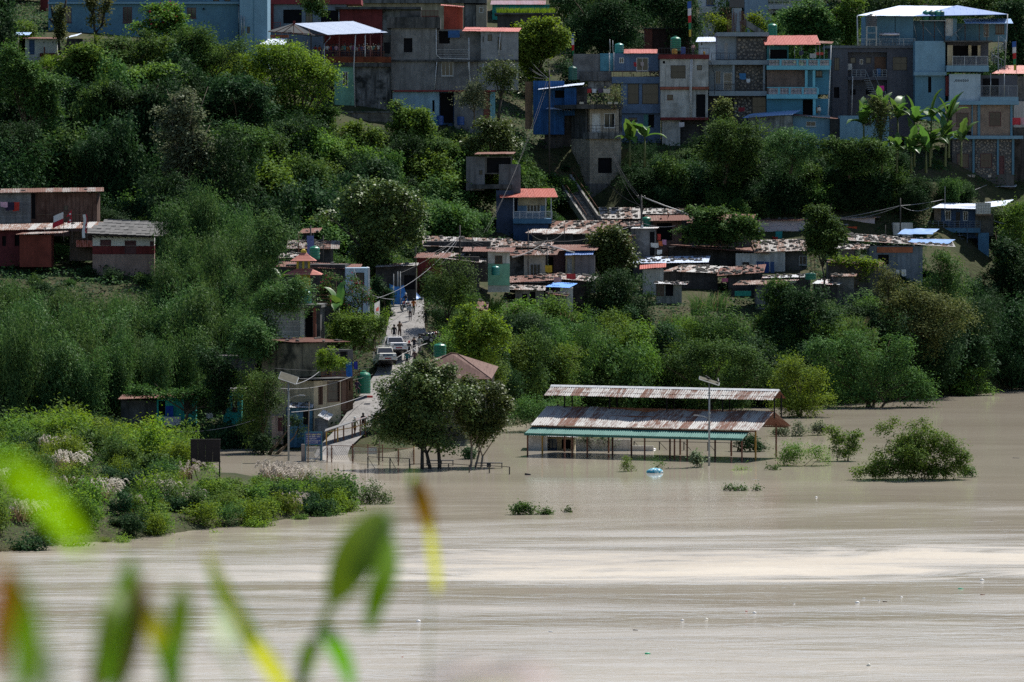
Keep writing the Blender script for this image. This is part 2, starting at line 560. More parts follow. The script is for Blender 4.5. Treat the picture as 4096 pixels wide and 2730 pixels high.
class House:
    def __init__(s,name,label,cat,x,y,Y,yaw=0,group=None):
        s.o = P(x,y,Y)
        s.Y = Y + YS
        a = R(yaw)
        s.ex = Vector((math.cos(a),math.sin(a),0))
        s.n = Vector((-math.sin(a),math.cos(a),0))
        s.root = thing(name,label,cat,s.o,a,group)
        s.rng = random.Random(label)

    def L(s,x,y,d=0.0):
        c = Vector((0,0,H))
        r_ = raydir(*uv(x,y))
        q = s.o + s.n * d
        t = (q-c).dot(s.n) / r_.dot(s.n)
        p = c + r_ * t - s.o
        return p.dot(s.ex), p.z

    def V(s,x,y,d=0.0):
        a, b = s.L(x,y,d)
        return Vector((a,d,b))

    def rc(s,rect,d=0.0):
        x0, z0 = s.L(rect[0],rect[3],d)
        x1, z1 = s.L(rect[2],rect[1],d)
        return x0, z0, x1, z1

    def part(s,name,mb,mat,parent=None,smooth=False,label=None):
        o = mb.build(name,mat,parent or s.root,smooth=smooth)
        if label:
            o['label'] = label
        return o

    def box(s,name,rect,mat,d0=0.0,d1=.2,parent=None,label=None):
        x0, z0, x1, z1 = s.rc(rect,d0)
        return s.part(name,MB().box(x0,d0,z0,x1,d1,z1),mat,parent,label=label)

    def block(s,rect,mat,d0=0.0,d1=4.0,ops=(),name='wall',th=.22,label=None,deep=0,prot=True):
        if prot:
            protect(*rect,s.Y)
        x0, z0, x1, z1 = s.rc(rect,d0)
        z0 -= deep
        hs = []
        for o in ops:
            a = s.rc(o[1:5],d0)
            hs.append((max(a[0],x0+.02),max(a[1],z0+.02),min(a[2],x1-.02),min(a[3],z1-.02)))
        X = sorted({x0,x1} | {h[0] for h in hs} | {h[2] for h in hs})
        Z = sorted({z0,z1} | {h[1] for h in hs} | {h[3] for h in hs})
        mb = MB()
        for i in range(len(X)-1):
            for j in range(len(Z)-1):
                mx, mz = (X[i]+X[i+1]) / 2, (Z[j]+Z[j+1]) / 2
                if any(h[0]<mx<h[2] and h[1]<mz<h[3] for h in hs):
                    continue
                mb.add([(X[i],d0,Z[j]),(X[i+1],d0,Z[j]),(X[i+1],d0,Z[j+1]),(X[i],d0,Z[j+1])],[(0,1,2,3)])
        for h in hs:
            a, b, c, d = h
            v = [(a,d0,b),(c,d0,b),(c,d0,d),(a,d0,d),(a,d0+th,b),(c,d0+th,b),(c,d0+th,d),(a,d0+th,d)]
            mb.add(v,[(0,1,5,4),(1,2,6,5),(2,3,7,6),(3,0,4,7),(4,5,6,7)])
        v = [(x0,d0,z0),(x1,d0,z0),(x1,d0,z1),(x0,d0,z1),(x0,d1,z0),(x1,d1,z0),(x1,d1,z1),(x0,d1,z1)]
        mb.add(v,[(0,4,5,1),(1,5,6,2),(2,6,7,3),(3,7,4,0),(5,4,7,6)])
        w_ = s.part(name,mb,mat,label=label)
        for o, h in zip(ops,hs):
            s.opening(o[0],h,d0,th,o[5] if len(o)>5 else None,o[6] if len(o)>6 else 1)
        return w_

    def opening(s,kind,h,d0,th,col=None,mull=1):
        a, b, c, d = h
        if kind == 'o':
            s.part('opening',MB().box(a,d0+th-.03,b,c,d0+th-.004,d),DARK())  # near-black panel painted in for the dark room behind
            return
        fm = M_flat('frame_%s' % (col or 'dark'),{'white':(.62,.62,.6),'dark':(.03,.025,.022),'red':(.15,.04,.03),'wood':(.10,.05,.03),
'blue':(.05,.10,.22),'grey':(.3,.31,.32),'maroon':(.09,.03,.035),'teal':(.05,.2,.2),'steel':(.42,.44,.45)}[col or 'dark'],.55)
        t = min(.07,(c-a)*.12)
        mb = MB()
        y0, y1 = d0 - .03, d0 + .09
        mb.box(a,y0,b,a+t,y1,d).box(c-t,y0,b,c,y1,d).box(a+t,y0,d-t,c-t,y1,d).box(a+t,y0,b,c-t,y1,b+t)
        if kind == 'w':
            for k in range(mull):
                xm = a + (c-a) * (k+1) / (mull+1)
                mb.box(xm-t*.4,y0+.02,b+t,xm+t*.4,y1-.01,d-t)
            f = s.part('window',mb,fm)
            s.part('pane',MB().box(a+t,d0+.095,b+t,c-t,d0+.115,d-t),M_glass(),f)
            s.part('sill',MB().box(a-.06,d0-.1,b-.09,c+.06,d0+.02,b-.012),fm,f) if (c-a) > .7 else None
        elif kind == 'd':
            f = s.part('door',mb,fm)
            s.part('door_leaf',MB().box(a+t,d0+.06,b+t,c-t,d0+.1,d-t).box(a+t+.08,d0+.045,b+.35,c-t-.08,d0+.062,(b+d)/2-.1)
.box(a+t+.08,d0+.045,(b+d)/2+.05,c-t-.08,d0+.062,d-.3),fm,f)
        elif kind == 'g':
            f = s.part('window',mb,fm)
            g = MB()
            n = max(3,int((c-a)/.16))
            for k in range(n+1):
                xm = a + t + (c-a-2*t) * k / n
                g.box(xm-.012,d0+.02,b+t,xm+.012,d0+.045,d-t)
            g.box(a+t,d0+.01,(b+d)/2-.015,c-t,d0+.05,(b+d)/2+.015)
            s.part('grille',g,fm,f)
            s.part('pane',MB().box(a+t,d0+.115,b+t,c-t,d0+.135,d-t),M_glass(),f)

    def rail(s,rect,mat,d=-.05,sp=.16,posts=1.2,bars=0,name='railing',r=.02):
        x0, z0, x1, z1 = s.rc(rect,d)
        mb = MB()
        mb.box(x0,d-r*1.3,z1-r*2.6,x1,d+r*1.3,z1)
        mb.box(x0,d-r,z0+.06,x1,d+r,z0+.06+r*2)
        n = max(1,int(round((x1-x0)/posts)))
        for k in range(n+1):
            xm = x0 + (x1-x0) * k / n
            mb.box(xm-r*1.4,d-r*1.45,z0,xm+r*1.4,d+r*1.45,z1+.01)
        if bars:
            for k in range(1,bars+1):
                zm = z0 + (z1-z0) * k / (bars+1)
                mb.box(x0,d-r*.9,zm-r*.9,x1,d+r*.9,zm+r*.9)
        else:
            n = max(2,int((x1-x0)/sp))
            for k in range(1,n):
                xm = x0 + (x1-x0) * k / n
                mb.box(xm-r*.55,d-r*.5,z0+.07,xm+r*.55,d+r*.5,z1-r)
        return s.part(name,mb,mat)

    def pipe(s,pts,r,mat,name='pipe',n=6):
        return s.part(name,MB().tube([s.V(*p) for p in pts],r,n),mat,smooth=True)

    def roof(s,EL,ER,RL,de,dr,mat,sheet=.85,stones=0,rag=.04,wave=.19,amp=.022,name='roof',sheetname='roof_sheet',label=None,up=0.0):
        """parallelogram of corrugated sheets: eave left, eave right, ridge left in picture points, depths of eave and ridge"""
        a, b, c = s.V(*EL,de), s.V(*ER,de), s.V(*RL,dr)
        a.z += up; b.z += up; c.z += up
        return sheets(s.root,a,b,c,mat,sheet,stones,rag,wave,amp,name,sheetname,s.rng,label)

SHEETS = {}
STONES = []

def sheet_mesh(wd,ln,wave,amp,mat,shear=0.0):
    key = (round(wd,2),round(ln,1),wave,mat.name,round(shear,1))
    if key in SHEETS:
        return SHEETS[key]
    n = max(2,int(round(wd/wave))) * 2
    vs, fs = [], []
    for k in range(n+1):
        x = wd * k / n
        z = amp if k % 2 else -amp
        for y in (0,ln):
            xx = x + (shear if y else 0)
            vs += [(xx,y,z),(xx,y,z-.012)]
    for k in range(n):
        i, j = k * 4, (k+1) * 4
        fs += [(i,j,j+2,i+2),(i+1,i+3,j+3,j+1),(i,i+1,j+1,j),(i+2,j+2,j+3,i+3)]
    fs += [(0,2,3,1),(n*4,n*4+1,n*4+3,n*4+2)]
    me = MB().add(vs,fs).mesh('roof_sheet',mat)
    SHEETS[key] = me
    return me

def stone_pool():
    if STONES:
        return STONES
    rng = np.random.default_rng(5)
    m, nt = nmat('roof_stone')
    oi = nd(nt,'ShaderNodeObjectInfo').outputs['Random']
    tcn = nd(nt,'ShaderNodeTexCoord').outputs['Object']
    c = mixc(nt,noise(nt,tcn,6,4),ramp(nt,oi,[(0,(.06,.055,.05)),(.6,(.13,.12,.11)),(1,(.22,.2,.18))]),(.05,.05,.045))
    finish(nt,princ(nt,c,.95,None,.1).outputs[0])
    import bmesh
    for k in range(6):
        bm = bmesh.new()
        bmesh.ops.create_icosphere(bm,subdivisions=1,radius=1)
        for v in bm.verts:
            v.co = Vector((v.co.x*(.24+.05*rng.random()),v.co.y*(.17+.05*rng.random()),v.co.z*(.085+.03*rng.random()))) * (1+.35*rng.normal()*.5)
        me = bpy.data.meshes.new('roof_stone')
        bm.to_mesh(me)
        bm.free()
        me.materials.append(m)
        STONES.append(me)
    return STONES

def sheets(root,a,b,c,mat,sheet,stones,rag,wave,amp,name,sheetname,rng,label=None):
    e = b - a
    sl = c - a
    W, Ln = e.length, sl.length
    ex = e.normalized()
    nz = ex.cross(sl).normalized()
    if nz.z < 0:
        nz = -nz
    ey = nz.cross(ex).normalized()
    shear = sl.dot(ex)
    rt = ob(name,None,root)
    rt.empty_display_size = .2
    if label:
        rt['label'] = label
    n = max(1,int(round(W/sheet)))
    wd = W / n
    me = sheet_mesh(wd*1.04,abs(sl.dot(ey)),wave,amp,mat,shear)
    for k in range(n):
        o = ob(sheetname,me,rt)
        yv = ey if sl.dot(ey) > 0 else -ey
        M = Matrix((ex,yv,nz if sl.dot(ey)>0 else-nz)).transposed().to_4x4()
        p = a + ex * (wd*k) + yv * rng.uniform(-rag,rag) * 2 + nz * (.012*(k % 2)+.01)
        M.translation = p
        o.matrix_basis = M @ Matrix.Rotation(rng.uniform(-rag,rag)*.25,4,'Z')
    if stones:
        pool = stone_pool()
        for k in range(stones):
            s1, t1 = rng.random(), rng.random()
            o = ob('roof_stone',rng.choice(pool),rt)
            o.location = a + e * (.02+.96*s1) + sl * (.04+.92*t1) + nz * (.06+amp)
            sc = rng.uniform(.75,1.35)
            o.rotation_euler = (rng.uniform(-.2,.2),rng.uniform(-.2,.2),rng.uniform(-.5,.5)+(math.pi/2 if rng.random()<.2 else 0))
            o.scale = (sc,sc,sc*rng.uniform(.8,1.3))
    return rt

# ---------------------------------------------------------------- small kit
def tank(label,p,r,h,col='green',group='plastic water tanks'):
    m = M_flat('tank_'+col,{'green':(.01,.16,.09),'darkgreen':(.008,.075,.05),'black':(.05,.055,.06),'teal':(.02,.2,.17),'blue':(.02,.08,.28),'yellow':(.45,.3,.03),'white':(.6,.6,.58),'red':(.35,.04,.03)}[col],.38,.45,var=.15)
    t = thing('water_tank',label,'tank',p,random.Random(label).random()*6,group)
    pr = [(r*.97,0)]
    nr = max(3,int(h/.28))
    for k in range(nr):
        z0 = .04 + (h*.86-.04) * k / nr
        dz = (h*.86-.04) / nr
        pr += [(r*.96,z0),(r,z0+dz*.25),(r,z0+dz*.75),(r*.96,z0+dz*.95)]
    pr += [(r*.93,h*.88),(r*.72,h*.95),(r*.34,h*.985)]
    MB().lathe(pr,18).build('body',m,t,smooth=False)
    MB().lathe([(r*.33,h*.975),(r*.34,h*1.02),(r*.30,h*1.04),(r*.05,h*1.05)],14).build('lid',m,t)
    return t

def barrel(label,p,col,r=.28,h=.9,group='storage drums'):
    m = M_flat('tank_'+col+'_drum',{'blue':(.02,.07,.25),'yellow':(.4,.26,.03),'white':(.55,.55,.52),'red':(.3,.03,.03),'teal':(.03,.2,.25)}[col],.4,.45)
    t = thing('drum',label,'drum',p,0,group)
    MB().lathe([(r*.9,0),(r,.06),(r,h*.33),(r*1.04,h*.36),(r,h*.39),(r,h*.66),(r*1.04,h*.69),(r,h*.72),(r,h*.94),(r*.88,h)],14).build('body',m,t)
    MB().lathe([(r*.9,h),(r*.92,h+.05),(r*.5,h+.06)],14).build('lid',m,t)
    return t

def cloth(label,p,w_,h_,col,rz=0.0,cat='laundry',group='laundry hung out to dry',key=None,wav=.05,name='laundry_cloth'):
    rng = random.Random(label+str(tuple(p)))
    m = M_flat('cloth_%02d%02d%02d' % tuple(int(c*99) for c in col),col,.9,.1,var=.3)
    nx_, nz_ = 7, 5
    vs, fs = [], []
    ph = rng.random() * 6
    for s_ in (0,1):
        for j in range(nz_+1):
            for i in range(nx_+1):
                x = w_ * i / nx_
                z = -h_ * j / nz_
                vs.append((x+.02*math.sin(3*z+ph),wav*math.sin(x/w_*7+ph)*(j/nz_)+.014*s_,z-.04*math.sin(x/w_*5+ph)*(j==nz_)-.02*math.sin(math.pi*i/nx_)))
    N = (nx_+1) * (nz_+1)
    for j in range(nz_):
        for i in range(nx_):
            q = (j*(nx_+1)+i,j*(nx_+1)+i+1,(j+1)*(nx_+1)+i+1,(j+1)*(nx_+1)+i)
            fs.append(q)
            fs.append(tuple(N+k for k in q[::-1]))
    o = MB().add(vs,fs).build(name,m,None,p,smooth=True)
    o.rotation_euler = (0,0,rz)
    return tag(o,label,cat,group)

WIREM = lambda: M_flat('wire_black',(.02,.02,.022),.6)
WIREL = lambda: M_flat('wire_grey',(.22,.22,.23),.5)

def wire(a,b,sag=.5,r=.022,light=False,group='overhead wires strung between the poles',label=None):
    pts = []
    for k in range(13):
        t = k / 12
        p = a.lerp(b,t)
        p.z -= sag * 4 * t * (1-t)
        pts.append(p-a)
    o = MB().tube(pts,r,4).build('overhead_wire',WIREL() if light else WIREM(),None,a)
    return tag(o,label or 'thin overhead wire sagging between poles and houses','wire',group)

def pole(label,base,hgt,r=.09,col='dark',arm=None,name='utility_pole',lean=0):
    m = M_flat('pole_'+col,{'dark':(.045,.04,.036),'grey':(.28,.29,.29),'wood':(.12,.09,.06),'rust':(.13,.055,.035),'pale':(.4,.39,.36),'yellow':(.32,.19,.03)}[col],.7)
    t = thing(name,label,'pole',base)
    MB().tube([(0,0,-.6),(lean*.5,0,hgt*.5),(lean,0,hgt)],[r,r*.88,r*.72],8).build('shaft',m,t,smooth=True)
    if arm:
        z = hgt - .35
        MB().box(-arm+lean,-.04,z,arm+lean,.04,z+.09).build('crossarm',m,t)
        for k in (-1,0,1):
            MB().lathe([(.03,z+.09),(.05,z+.13),(.03,z+.2),(.05,z+.24),(.02,z+.26)],8,(k*arm*.85+lean,0)).build('insulator',M_flat('insulator',(.35,.3,.26),.3),t)
    return t

# ================================================================ plants
def quads(V,name,mats,mi=None):
    n = len(V)
    me = bpy.data.meshes.new(name)
    me.vertices.add(n*4)
    me.vertices.foreach_set('co',V.astype(np.float32).ravel())
    me.loops.add(n*4)
    me.loops.foreach_set('vertex_index',np.arange(n*4,dtype=np.int32))
    me.polygons.add(n)
    me.polygons.foreach_set('loop_start',np.arange(0,n*4,4,dtype=np.int32))
    me.polygons.foreach_set('loop_total',np.full(n,4,dtype=np.int32))
    for m_ in (mats if isinstance(mats,(list,tuple)) else [mats]):
        me.materials.append(m_)
    if mi is not None:
        me.polygons.foreach_set('material_index',mi.astype(np.int32))
    me.update(calc_edges=True)
    return me

def unit(a):
    return a / np.maximum(np.linalg.norm(a,axis=-1,keepdims=True),1e-9)

KINDS_OF_LEAF = {  # aspect, droop, normal-up, spray flatten, leaves per clump, spray size
'broad':(.62,.25,.85,.5,24,2.3),
'round':(.85,.15,.9,.55,20,2.2),
'bamboo':(.24,.6,.75,.6,44,2.5),
'fine':(.45,.3,1.0,.36,34,3.3),
'grey':(.5,.2,.7,.8,28,2.5),
'long':(.3,.7,.65,.7,28,2.0),
}

def leaf_quads(lobes,n,size,kind,rng,inner=.12,hang=.35):
    asp, droop, nup, flat, per, spr = KINDS_OF_LEAF[kind]
    lobes = np.asarray(lobes,float)
    # break every big lobe up into boughs, so that the crown has an uneven outline and dark gaps
    sub = []
    for l in lobes:
        nb = 9
        d0 = unit(rng.normal(size=(nb,3)))
        d0[:,2] = d0[:,2] * .8 + .12
        q = .35 + .7 * rng.random((nb,1))
        cc0 = l[:3] + d0 * l[3:6] * q
        rr0 = l[3:6] * (.17+.34*rng.random((nb,1)) ** 1.2)
        sub.append(np.concatenate([cc0,rr0],1))
    lobes = np.concatenate(sub)
    c, r = lobes[:,:3], lobes[:,3:6]
    wts = r[:,0] * r[:,1] + r[:,1] * r[:,2] + r[:,0] * r[:,2]
    nc = max(6,n // per)
    li = rng.choice(len(lobes),nc*2,p=wts/wts.sum())
    d = unit(rng.normal(size=(nc*2,3)))
    keep = (d[:,2]>-.25) | (rng.random(nc*2)<hang)
    li, d = li[keep][:nc], d[keep][:nc]
    nc = len(li)
    rr = np.where(rng.random(nc)<inner,.2+.6*rng.random(nc),.8+.25*rng.random(nc)+.35*(rng.random(nc)<.12))
    cc = c[li] + d * r[li] * rr[:,None]
    out = unit(d/r[li]+.5*unit(rng.normal(size=(nc,3))))
    # drop clumps buried deep in another lobe
    if len(lobes) > 1:
        dist = (((cc[:,None,:]-c[None])/r[None]) ** 2).sum(-1)
        dist[np.arange(nc),li] = 9
        k2 = dist.min(1) > .22
        cc, out = cc[k2], out[k2]
    nc = len(cc)
    k = np.repeat(np.arange(nc),per)
    jit = rng.normal(size=(len(k),3)) * size * spr * .62
    tw = unit(out+np.array([0,0,.5]))[k]
    jn = (jit*tw).sum(-1,keepdims=True)
    jit = jit - tw * jn * (1-flat)
    p = cc[k] + jit
    if kind in ('bamboo','long'):
        p[:,2] -= np.hypot(jit[:,0],jit[:,1]) * .75
    o = out[k]
    up = np.array([0,0,1.0])
    nr = unit(o*.6+up*nup+rng.normal(size=p.shape)*.36)
    dr = rng.normal(size=p.shape) * .75 + o * .7 - up * droop
    dr = unit(dr-nr*(dr*nr).sum(-1,keepdims=True))
    sd = np.cross(nr,dr)
    L = (size*(.65+.7*rng.random(len(p))))[:,None]
    W = L * asp
    V = np.empty((len(p),4,3))
    V[:,0] = p - dr * L * .5
    V[:,1] = p + sd * W * .5 - dr * L * .05 + nr * W * .12
    V[:,2] = p + dr * L * .5 - nr * L * .1
    V[:,3] = p - sd * W * .5 - dr * L * .05 + nr * W * .12
    return V

def leafmats():
    return {
'dark':M_leaf('leaf_dark',(.020,.048,.020),(.040,.082,.028),.16),
'mid':M_leaf('leaf_mid',(.045,.096,.028),(.088,.150,.038),.2),
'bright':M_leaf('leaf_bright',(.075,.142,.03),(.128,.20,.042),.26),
'lime':M_leaf('leaf_lime',(.10,.168,.028),(.165,.235,.044),.3),
'bamboo':M_leaf('leaf_bamboo',(.050,.104,.034),(.105,.168,.058),.2,.5,.03),
'olive':M_leaf('leaf_olive',(.085,.105,.038),(.14,.158,.055),.22),
'grey':M_leaf('leaf_grey',(.11,.145,.08),(.19,.22,.13),.22,.5,.03),
'gloss':M_leaf('leaf_gloss',(.060,.094,.03),(.115,.15,.045),.2,.42,.08),
'banana':M_leaf('leaf_banana',(.055,.118,.03),(.095,.165,.042),.35,.42,.3),
'red':M_leaf('leaf_red',(.16,.02,.03),(.3,.03,.07),.35),
'dry':M_leaf('leaf_dry',(.15,.115,.07),(.24,.19,.13),.3),
'plume':M_leaf('plume_pale',(.30,.275,.235),(.46,.43,.385),.45,.8,.05),
}

LM = leafmats()

def limb_tubes(mb,base,tops,r0,rng,mi=0):
    """trunk that forks to the lobes"""
    base = Vector(base)
    if not tops:
        return mb
    ctr = sum((Vector(t) for t in tops),Vector()) / len(tops)
    fork = base.lerp(ctr,.45)
    fork += Vector((rng.uniform(-.2,.2),rng.uniform(-.2,.2),0))
    mid = base.lerp(fork,.5) + Vector((rng.uniform(-.15,.15),rng.uniform(-.1,.1),0))
    mb.tube([base,mid,fork],[r0,r0*.8,r0*.65],7,mi)
    for t in tops:
        t = Vector(t)
        k = fork.lerp(t,.5) + Vector((rng.uniform(-.3,.3),rng.uniform(-.3,.3),.2))
        mb.tube([fork-(fork-mid)*.08,k,t],[r0*.5,r0*.3,r0*.1],5,mi)
        for _ in range(2):
            q = t + Vector((rng.uniform(-1,1),rng.uniform(-1,1),rng.uniform(0,1))) * (t-fork).length * .3
            mb.tube([k,k.lerp(q,.6)+Vector((0,0,.1)),q],[r0*.2,r0*.13,r0*.05],4,mi)
    return mb

def tree(name,label,cat,base,lobes,n,size,kind,mat,r0=.18,seed=1,group=None,trunkcol=None,stems=1,inner=.22,spread=.5,hang=.35,extra=None,skirt=False):
    """lobes: world (x, y, z, rx, ry, rz)"""
    base = Vector(base)
    rng = np.random.default_rng(seed)
    pr = random.Random(seed)
    t = thing(name,label,cat,base,0,group)
    if skirt:
        lo = min(lobes,key=lambda l:l[2])
        gap = lo[2] - lo[5] * .5 - base.z
        k_ = int(gap/max(lo[5],.5)) + 1 if gap > .4 else 0
        lobes = list(lobes) + [(base.x+(lo[0]-base.x)*(k+1)/(k_+1)+pr.uniform(-.5,.5),base.y+pr.uniform(-.3,.3),base.z+gap*(k+.6)/max(k_,1),lo[3]*pr.uniform(.6,.9),lo[4]*.7,lo[5]*pr.uniform(.7,1.0)) for k in range(k_)]
    lb = [(l[0]-base.x,l[1]-base.y,l[2]-base.z,l[3],l[4],l[5]) for l in lobes]
    mb = MB()
    tops = [l[:3] for l in lb]
    for k in range(stems):
        bx = (k-(stems-1)/2) * spread
        sub = tops[k::stems] or tops
        limb_tubes(mb,(bx,pr.uniform(-.1,.1)*(stems>1),-.5),sub,r0,pr)
    mb.build('trunk',M_bark('bark_'+(trunkcol or 'brown'),{'brown':(.11,.085,.06),'pale':(.24,.2,.16),'dark':(.05,.045,.04)}[trunkcol or 'brown']),t,smooth=True)
    V = leaf_quads(lb,n,size,kind,rng,inner,hang)
    mats = [LM[mat]]
    mi = None
    if extra:
        mats.append(LM[extra[0]])
        mi = (rng.random(len(V))<extra[1])
    ob('crown',quads(V,'crown',mats,mi),t)
    return t

def lob(lst,Y,dep=.9,dY=0):
    """picture lobes (x, y, rx, ry[, dy]) on the current tile -> world lobes at distance Y"""
    k = Y / FPX / (SS*4)
    out = []
    for l in lst:
        y_ = Y + (l[4] if len(l)>4 else 0)
        p = P(l[0],l[1],y_)
        out.append((p.x,p.y,p.z,l[2]*k,l[2]*k*dep,l[3]*k))
    return out

def ptree(name,label,cat,bx,by,Y,lst,n,size,kind,mat,dep=.9,**kw):
    return tree(name,label,cat,P(bx,by,Y),lob(lst,Y,dep),n,size,kind,mat,seed=kw.pop('seed',sum(map(ord,label))),skirt=kw.pop('skirt',True),**kw)

PROTO = {}

def proto(kind,mat,var,n=2600,size=.12,tall=1.0):
    key = (kind,mat,var,tall,n,size)
    if key in PROTO:
        return PROTO[key]
    rng = np.random.default_rng(hash(kind+mat) % 1000+var*31)
    lobes = []
    for k in range(5+var % 3):
        a = rng.random() * 6.28
        q = .5 * math.sqrt(rng.random())
        lobes.append((q*math.cos(a),q*math.sin(a),(.35+.55*rng.random())*tall,.36+.2*rng.random(),.36+.2*rng.random(),(.3+.2*rng.random())*(.7+.3*tall)))
    lobes.append((0,0,.45*tall,.55,.55,.5*tall))
    V = leaf_quads(lobes,n,size,kind,rng,.2,.75)
    me = quads(V,'shrub',[LM[mat]])
    PROTO[key] = me
    return me

def scatter(label,group,n,u0,u1,Yf,kinds,s0,s1,seed,name='shrub',cat='shrub',minsp=.9,tall=1.0,sink=.25,n_leaf=2600,leaf=.12,keepout=True,hmul=1.0,near=()):
    """single shrubs rooted on the ground; Yf(u) -> (near, far)"""
    rng = random.Random(seed)
    put = []
    tries = 0
    while len(put) < n and tries < n * 30:
        tries += 1
        u = rng.uniform(u0,u1)
        a, b_ = Yf(u)
        Y = rng.uniform(a,b_)
        X = (u-512) / FPX * Y
        sc = rng.uniform(s0,s1)
        if any((X-q[0]) ** 2+(Y-q[1]) ** 2<(minsp*(sc+q[2])*.5) ** 2 for q in put):
            continue
        z = tz(X,Y)
        zf = rng.uniform(.8,1.65) if cat == 'tree' else rng.uniform(.8,1.3)
        hh = sc * 1.3 * tall * hmul * zf
        if keepout:
            def vv(zz,yy):
                return VH + FPX * (H-zz) / yy
            su = sc * .85 * FPX / Y
            vt, vb = vv(z+hh,Y), vv(z,Y)
            bad = False
            for (a0,b0,a1,b1,py) in PROT:
                if u + su > a0 + 1 and u - su < a1 - 1 and vt < b1 - 1.5 and vb > b0 and Y - sc < py + 2:
                    bad = True
                    break
            if bad:
                continue
        put.append((X,Y,sc))
        kd = rng.choice(kinds)
        me = proto(kd[0],kd[1],rng.randrange(3),n_leaf,leaf,tall)
        o = ob(name,me,None,(X,Y,z-sink))
        q = sc * rng.uniform(.85,1.15)
        o.scale = (q,q,sc*hmul*zf)
        o.rotation_euler = (rng.uniform(-.12,.12),rng.uniform(-.12,.12),rng.random()*6.28)
        if near:
            anc = min(near,key=lambda q_:abs(q_[0]-u))[1]
            big = 'small' if sc < s0 + (s1-s0) * .33 else 'medium' if sc < s0 + (s1-s0) * .66 else 'large'
            lf = {'broad':'broad leaved','fine':'fine leaved','round':'round leaved','long':'long leaved','bamboo':'arching'}[kd[0]]
            sh = {'dark':'dark','mid':'green','bright':'bright','lime':'lime','bamboo':'grey green'}[kd[1]]
            tag(o,'%s %s %s %s, %s %s' % (big,sh,lf,label,'low' if Y<(a+b_)/2 else 'high',anc),cat,group)
        else:
            tag(o,label,cat,group)
    return put

def banana(label,base,ht,nl,ll,seed,lean=0.0,name='banana_plant',stems=1,group=None):
    rng = random.Random(seed)
    t = thing(name,label,'plant',base,0,group)
    heads = []
    for k in range(stems):
        st = MB()
        off = Vector(((k-(stems-1)/2)*ll*.55,rng.uniform(-.5,.5),0))
        h_ = ht * rng.uniform(.65,1.05)
        st.tube([off+Vector((0,0,-.4)),off+Vector((lean*.4,0,h_*.5)),off+Vector((lean,0,h_))],[.16,.13,.09],8)
        heads.append(off+Vector((lean,0,h_)))
        st.build('pseudostem',M_flat('banana_stem',(.09,.11,.04),.6),t,smooth=True)
    for k in range(nl):
        hd = heads[k % stems]
        az = rng.random() * 6.28
        el = rng.uniform(.35,1.45)
        Lf = ll * rng.uniform(.7,1.15)
        wd = Lf * rng.uniform(.14,.2)
        pos, dr = Vector(hd), Vector((math.cos(az)*math.cos(el),math.sin(az)*math.cos(el),math.sin(el)))
        vs, fs = [], []
        ns = 9
        bend = rng.uniform(.09,.24)
        for i in range(ns+1):
            t_ = i / ns
            sd = dr.cross(Vector((0,0,1)))
            sd = sd.normalized() if sd.length > 1e-4 else Vector((1,0,0))
            nn = sd.cross(dr).normalized()
            wv = wd * (math.sin(math.pi*min(1,.08+t_*.94)) ** .55) * (0 if t_<.1 else 1) + .025
            tear = 1 - .35 * (rng.random()<.35)
            vs += [pos-sd*wv*tear+nn*wv*.28,pos,pos+sd*wv*(1-.35*(rng.random()<.35))+nn*wv*.28,pos-nn*.03]
            pos = pos + dr * (Lf/ns)
            dr = (dr+Vector((0,0,-bend*(0.4+t_*1.2)))).normalized()
        for i in range(ns):
            a = i * 4
            b_ = a + 4
            fs += [(a,a+1,b_+1,b_),(a+1,a+2,b_+2,b_+1),(a+1,a+3,b_+3,b_+1)]
        MB().add(vs,fs).build('leaf',LM['banana'],t,smooth=True)
    return t

def plume_grass(label,base,n,h_,spread,seed,group,plume=.6,lean=(.35,0),green='olive',dry=.4,pw=.05):
    rng = np.random.default_rng(seed)
    Q, mi = [], []
    for k in range(n):
        a = rng.random() * 6.28
        q = spread * math.sqrt(rng.random())
        p0 = np.array([q*math.cos(a),q*math.sin(a),0.0])
        az = a + rng.normal() * .6
        hh = h_ * (.6+.5*rng.random())
        out = np.array([math.cos(az),math.sin(az),0]) * (.25+.5*rng.random()) + np.array([lean[0],lean[1],0])
        isp = rng.random() < plume
        sd = np.array([-math.sin(az),math.cos(az),0]) if rng.random() < .5 else np.array([1.0,0,0])
        wv = .02 + .02 * rng.random()
        isdry = rng.random() < dry
        prev = p0
        segs = 4
        for i in range(segs):
            t0, t1 = i / segs, (i+1) / segs
            p1 = p0 + np.array([0,0,hh*(t1-.22*t1*t1*(1 if isp else 1.8))]) + out * hh * .55 * t1 ** 1.9
            w0, w1 = wv * (1-t0*.8), wv * (1-t1*.8)
            Q.append([prev-sd*w0,prev+sd*w0,p1+sd*w1,p1-sd*w1])
            mi.append(1 if (isdry or isp) else 0)
            dv = p1 - prev
            prev = p1
        if isp:
            dv = dv / np.linalg.norm(dv)
            for i in range(9):
                c0 = prev + dv * .055 * i * h_ * .5 + np.array([0,0,-.004*i*i*h_])
                for s_ in (sd,np.cross(dv,sd)):
                    e = dv * .13 * h_ * .6 + s_ * pw * (1 if i % 2 else-1) * (1.2-i*.09)
                    f_ = np.cross(e,dv)
                    f_ = f_ / (np.linalg.norm(f_)+1e-9) * pw * .35
                    Q.append([c0,c0+e*.5+f_,c0+e,c0+e*.5-f_])
                    mi.append(2)
    me = quads(np.array(Q),'plume_tussock',[LM[green],LM['dry'],LM['plume']],np.array(mi))
    o = ob('plume_tussock',me,None,base)
    return tag(o,label,'grass clump',group)

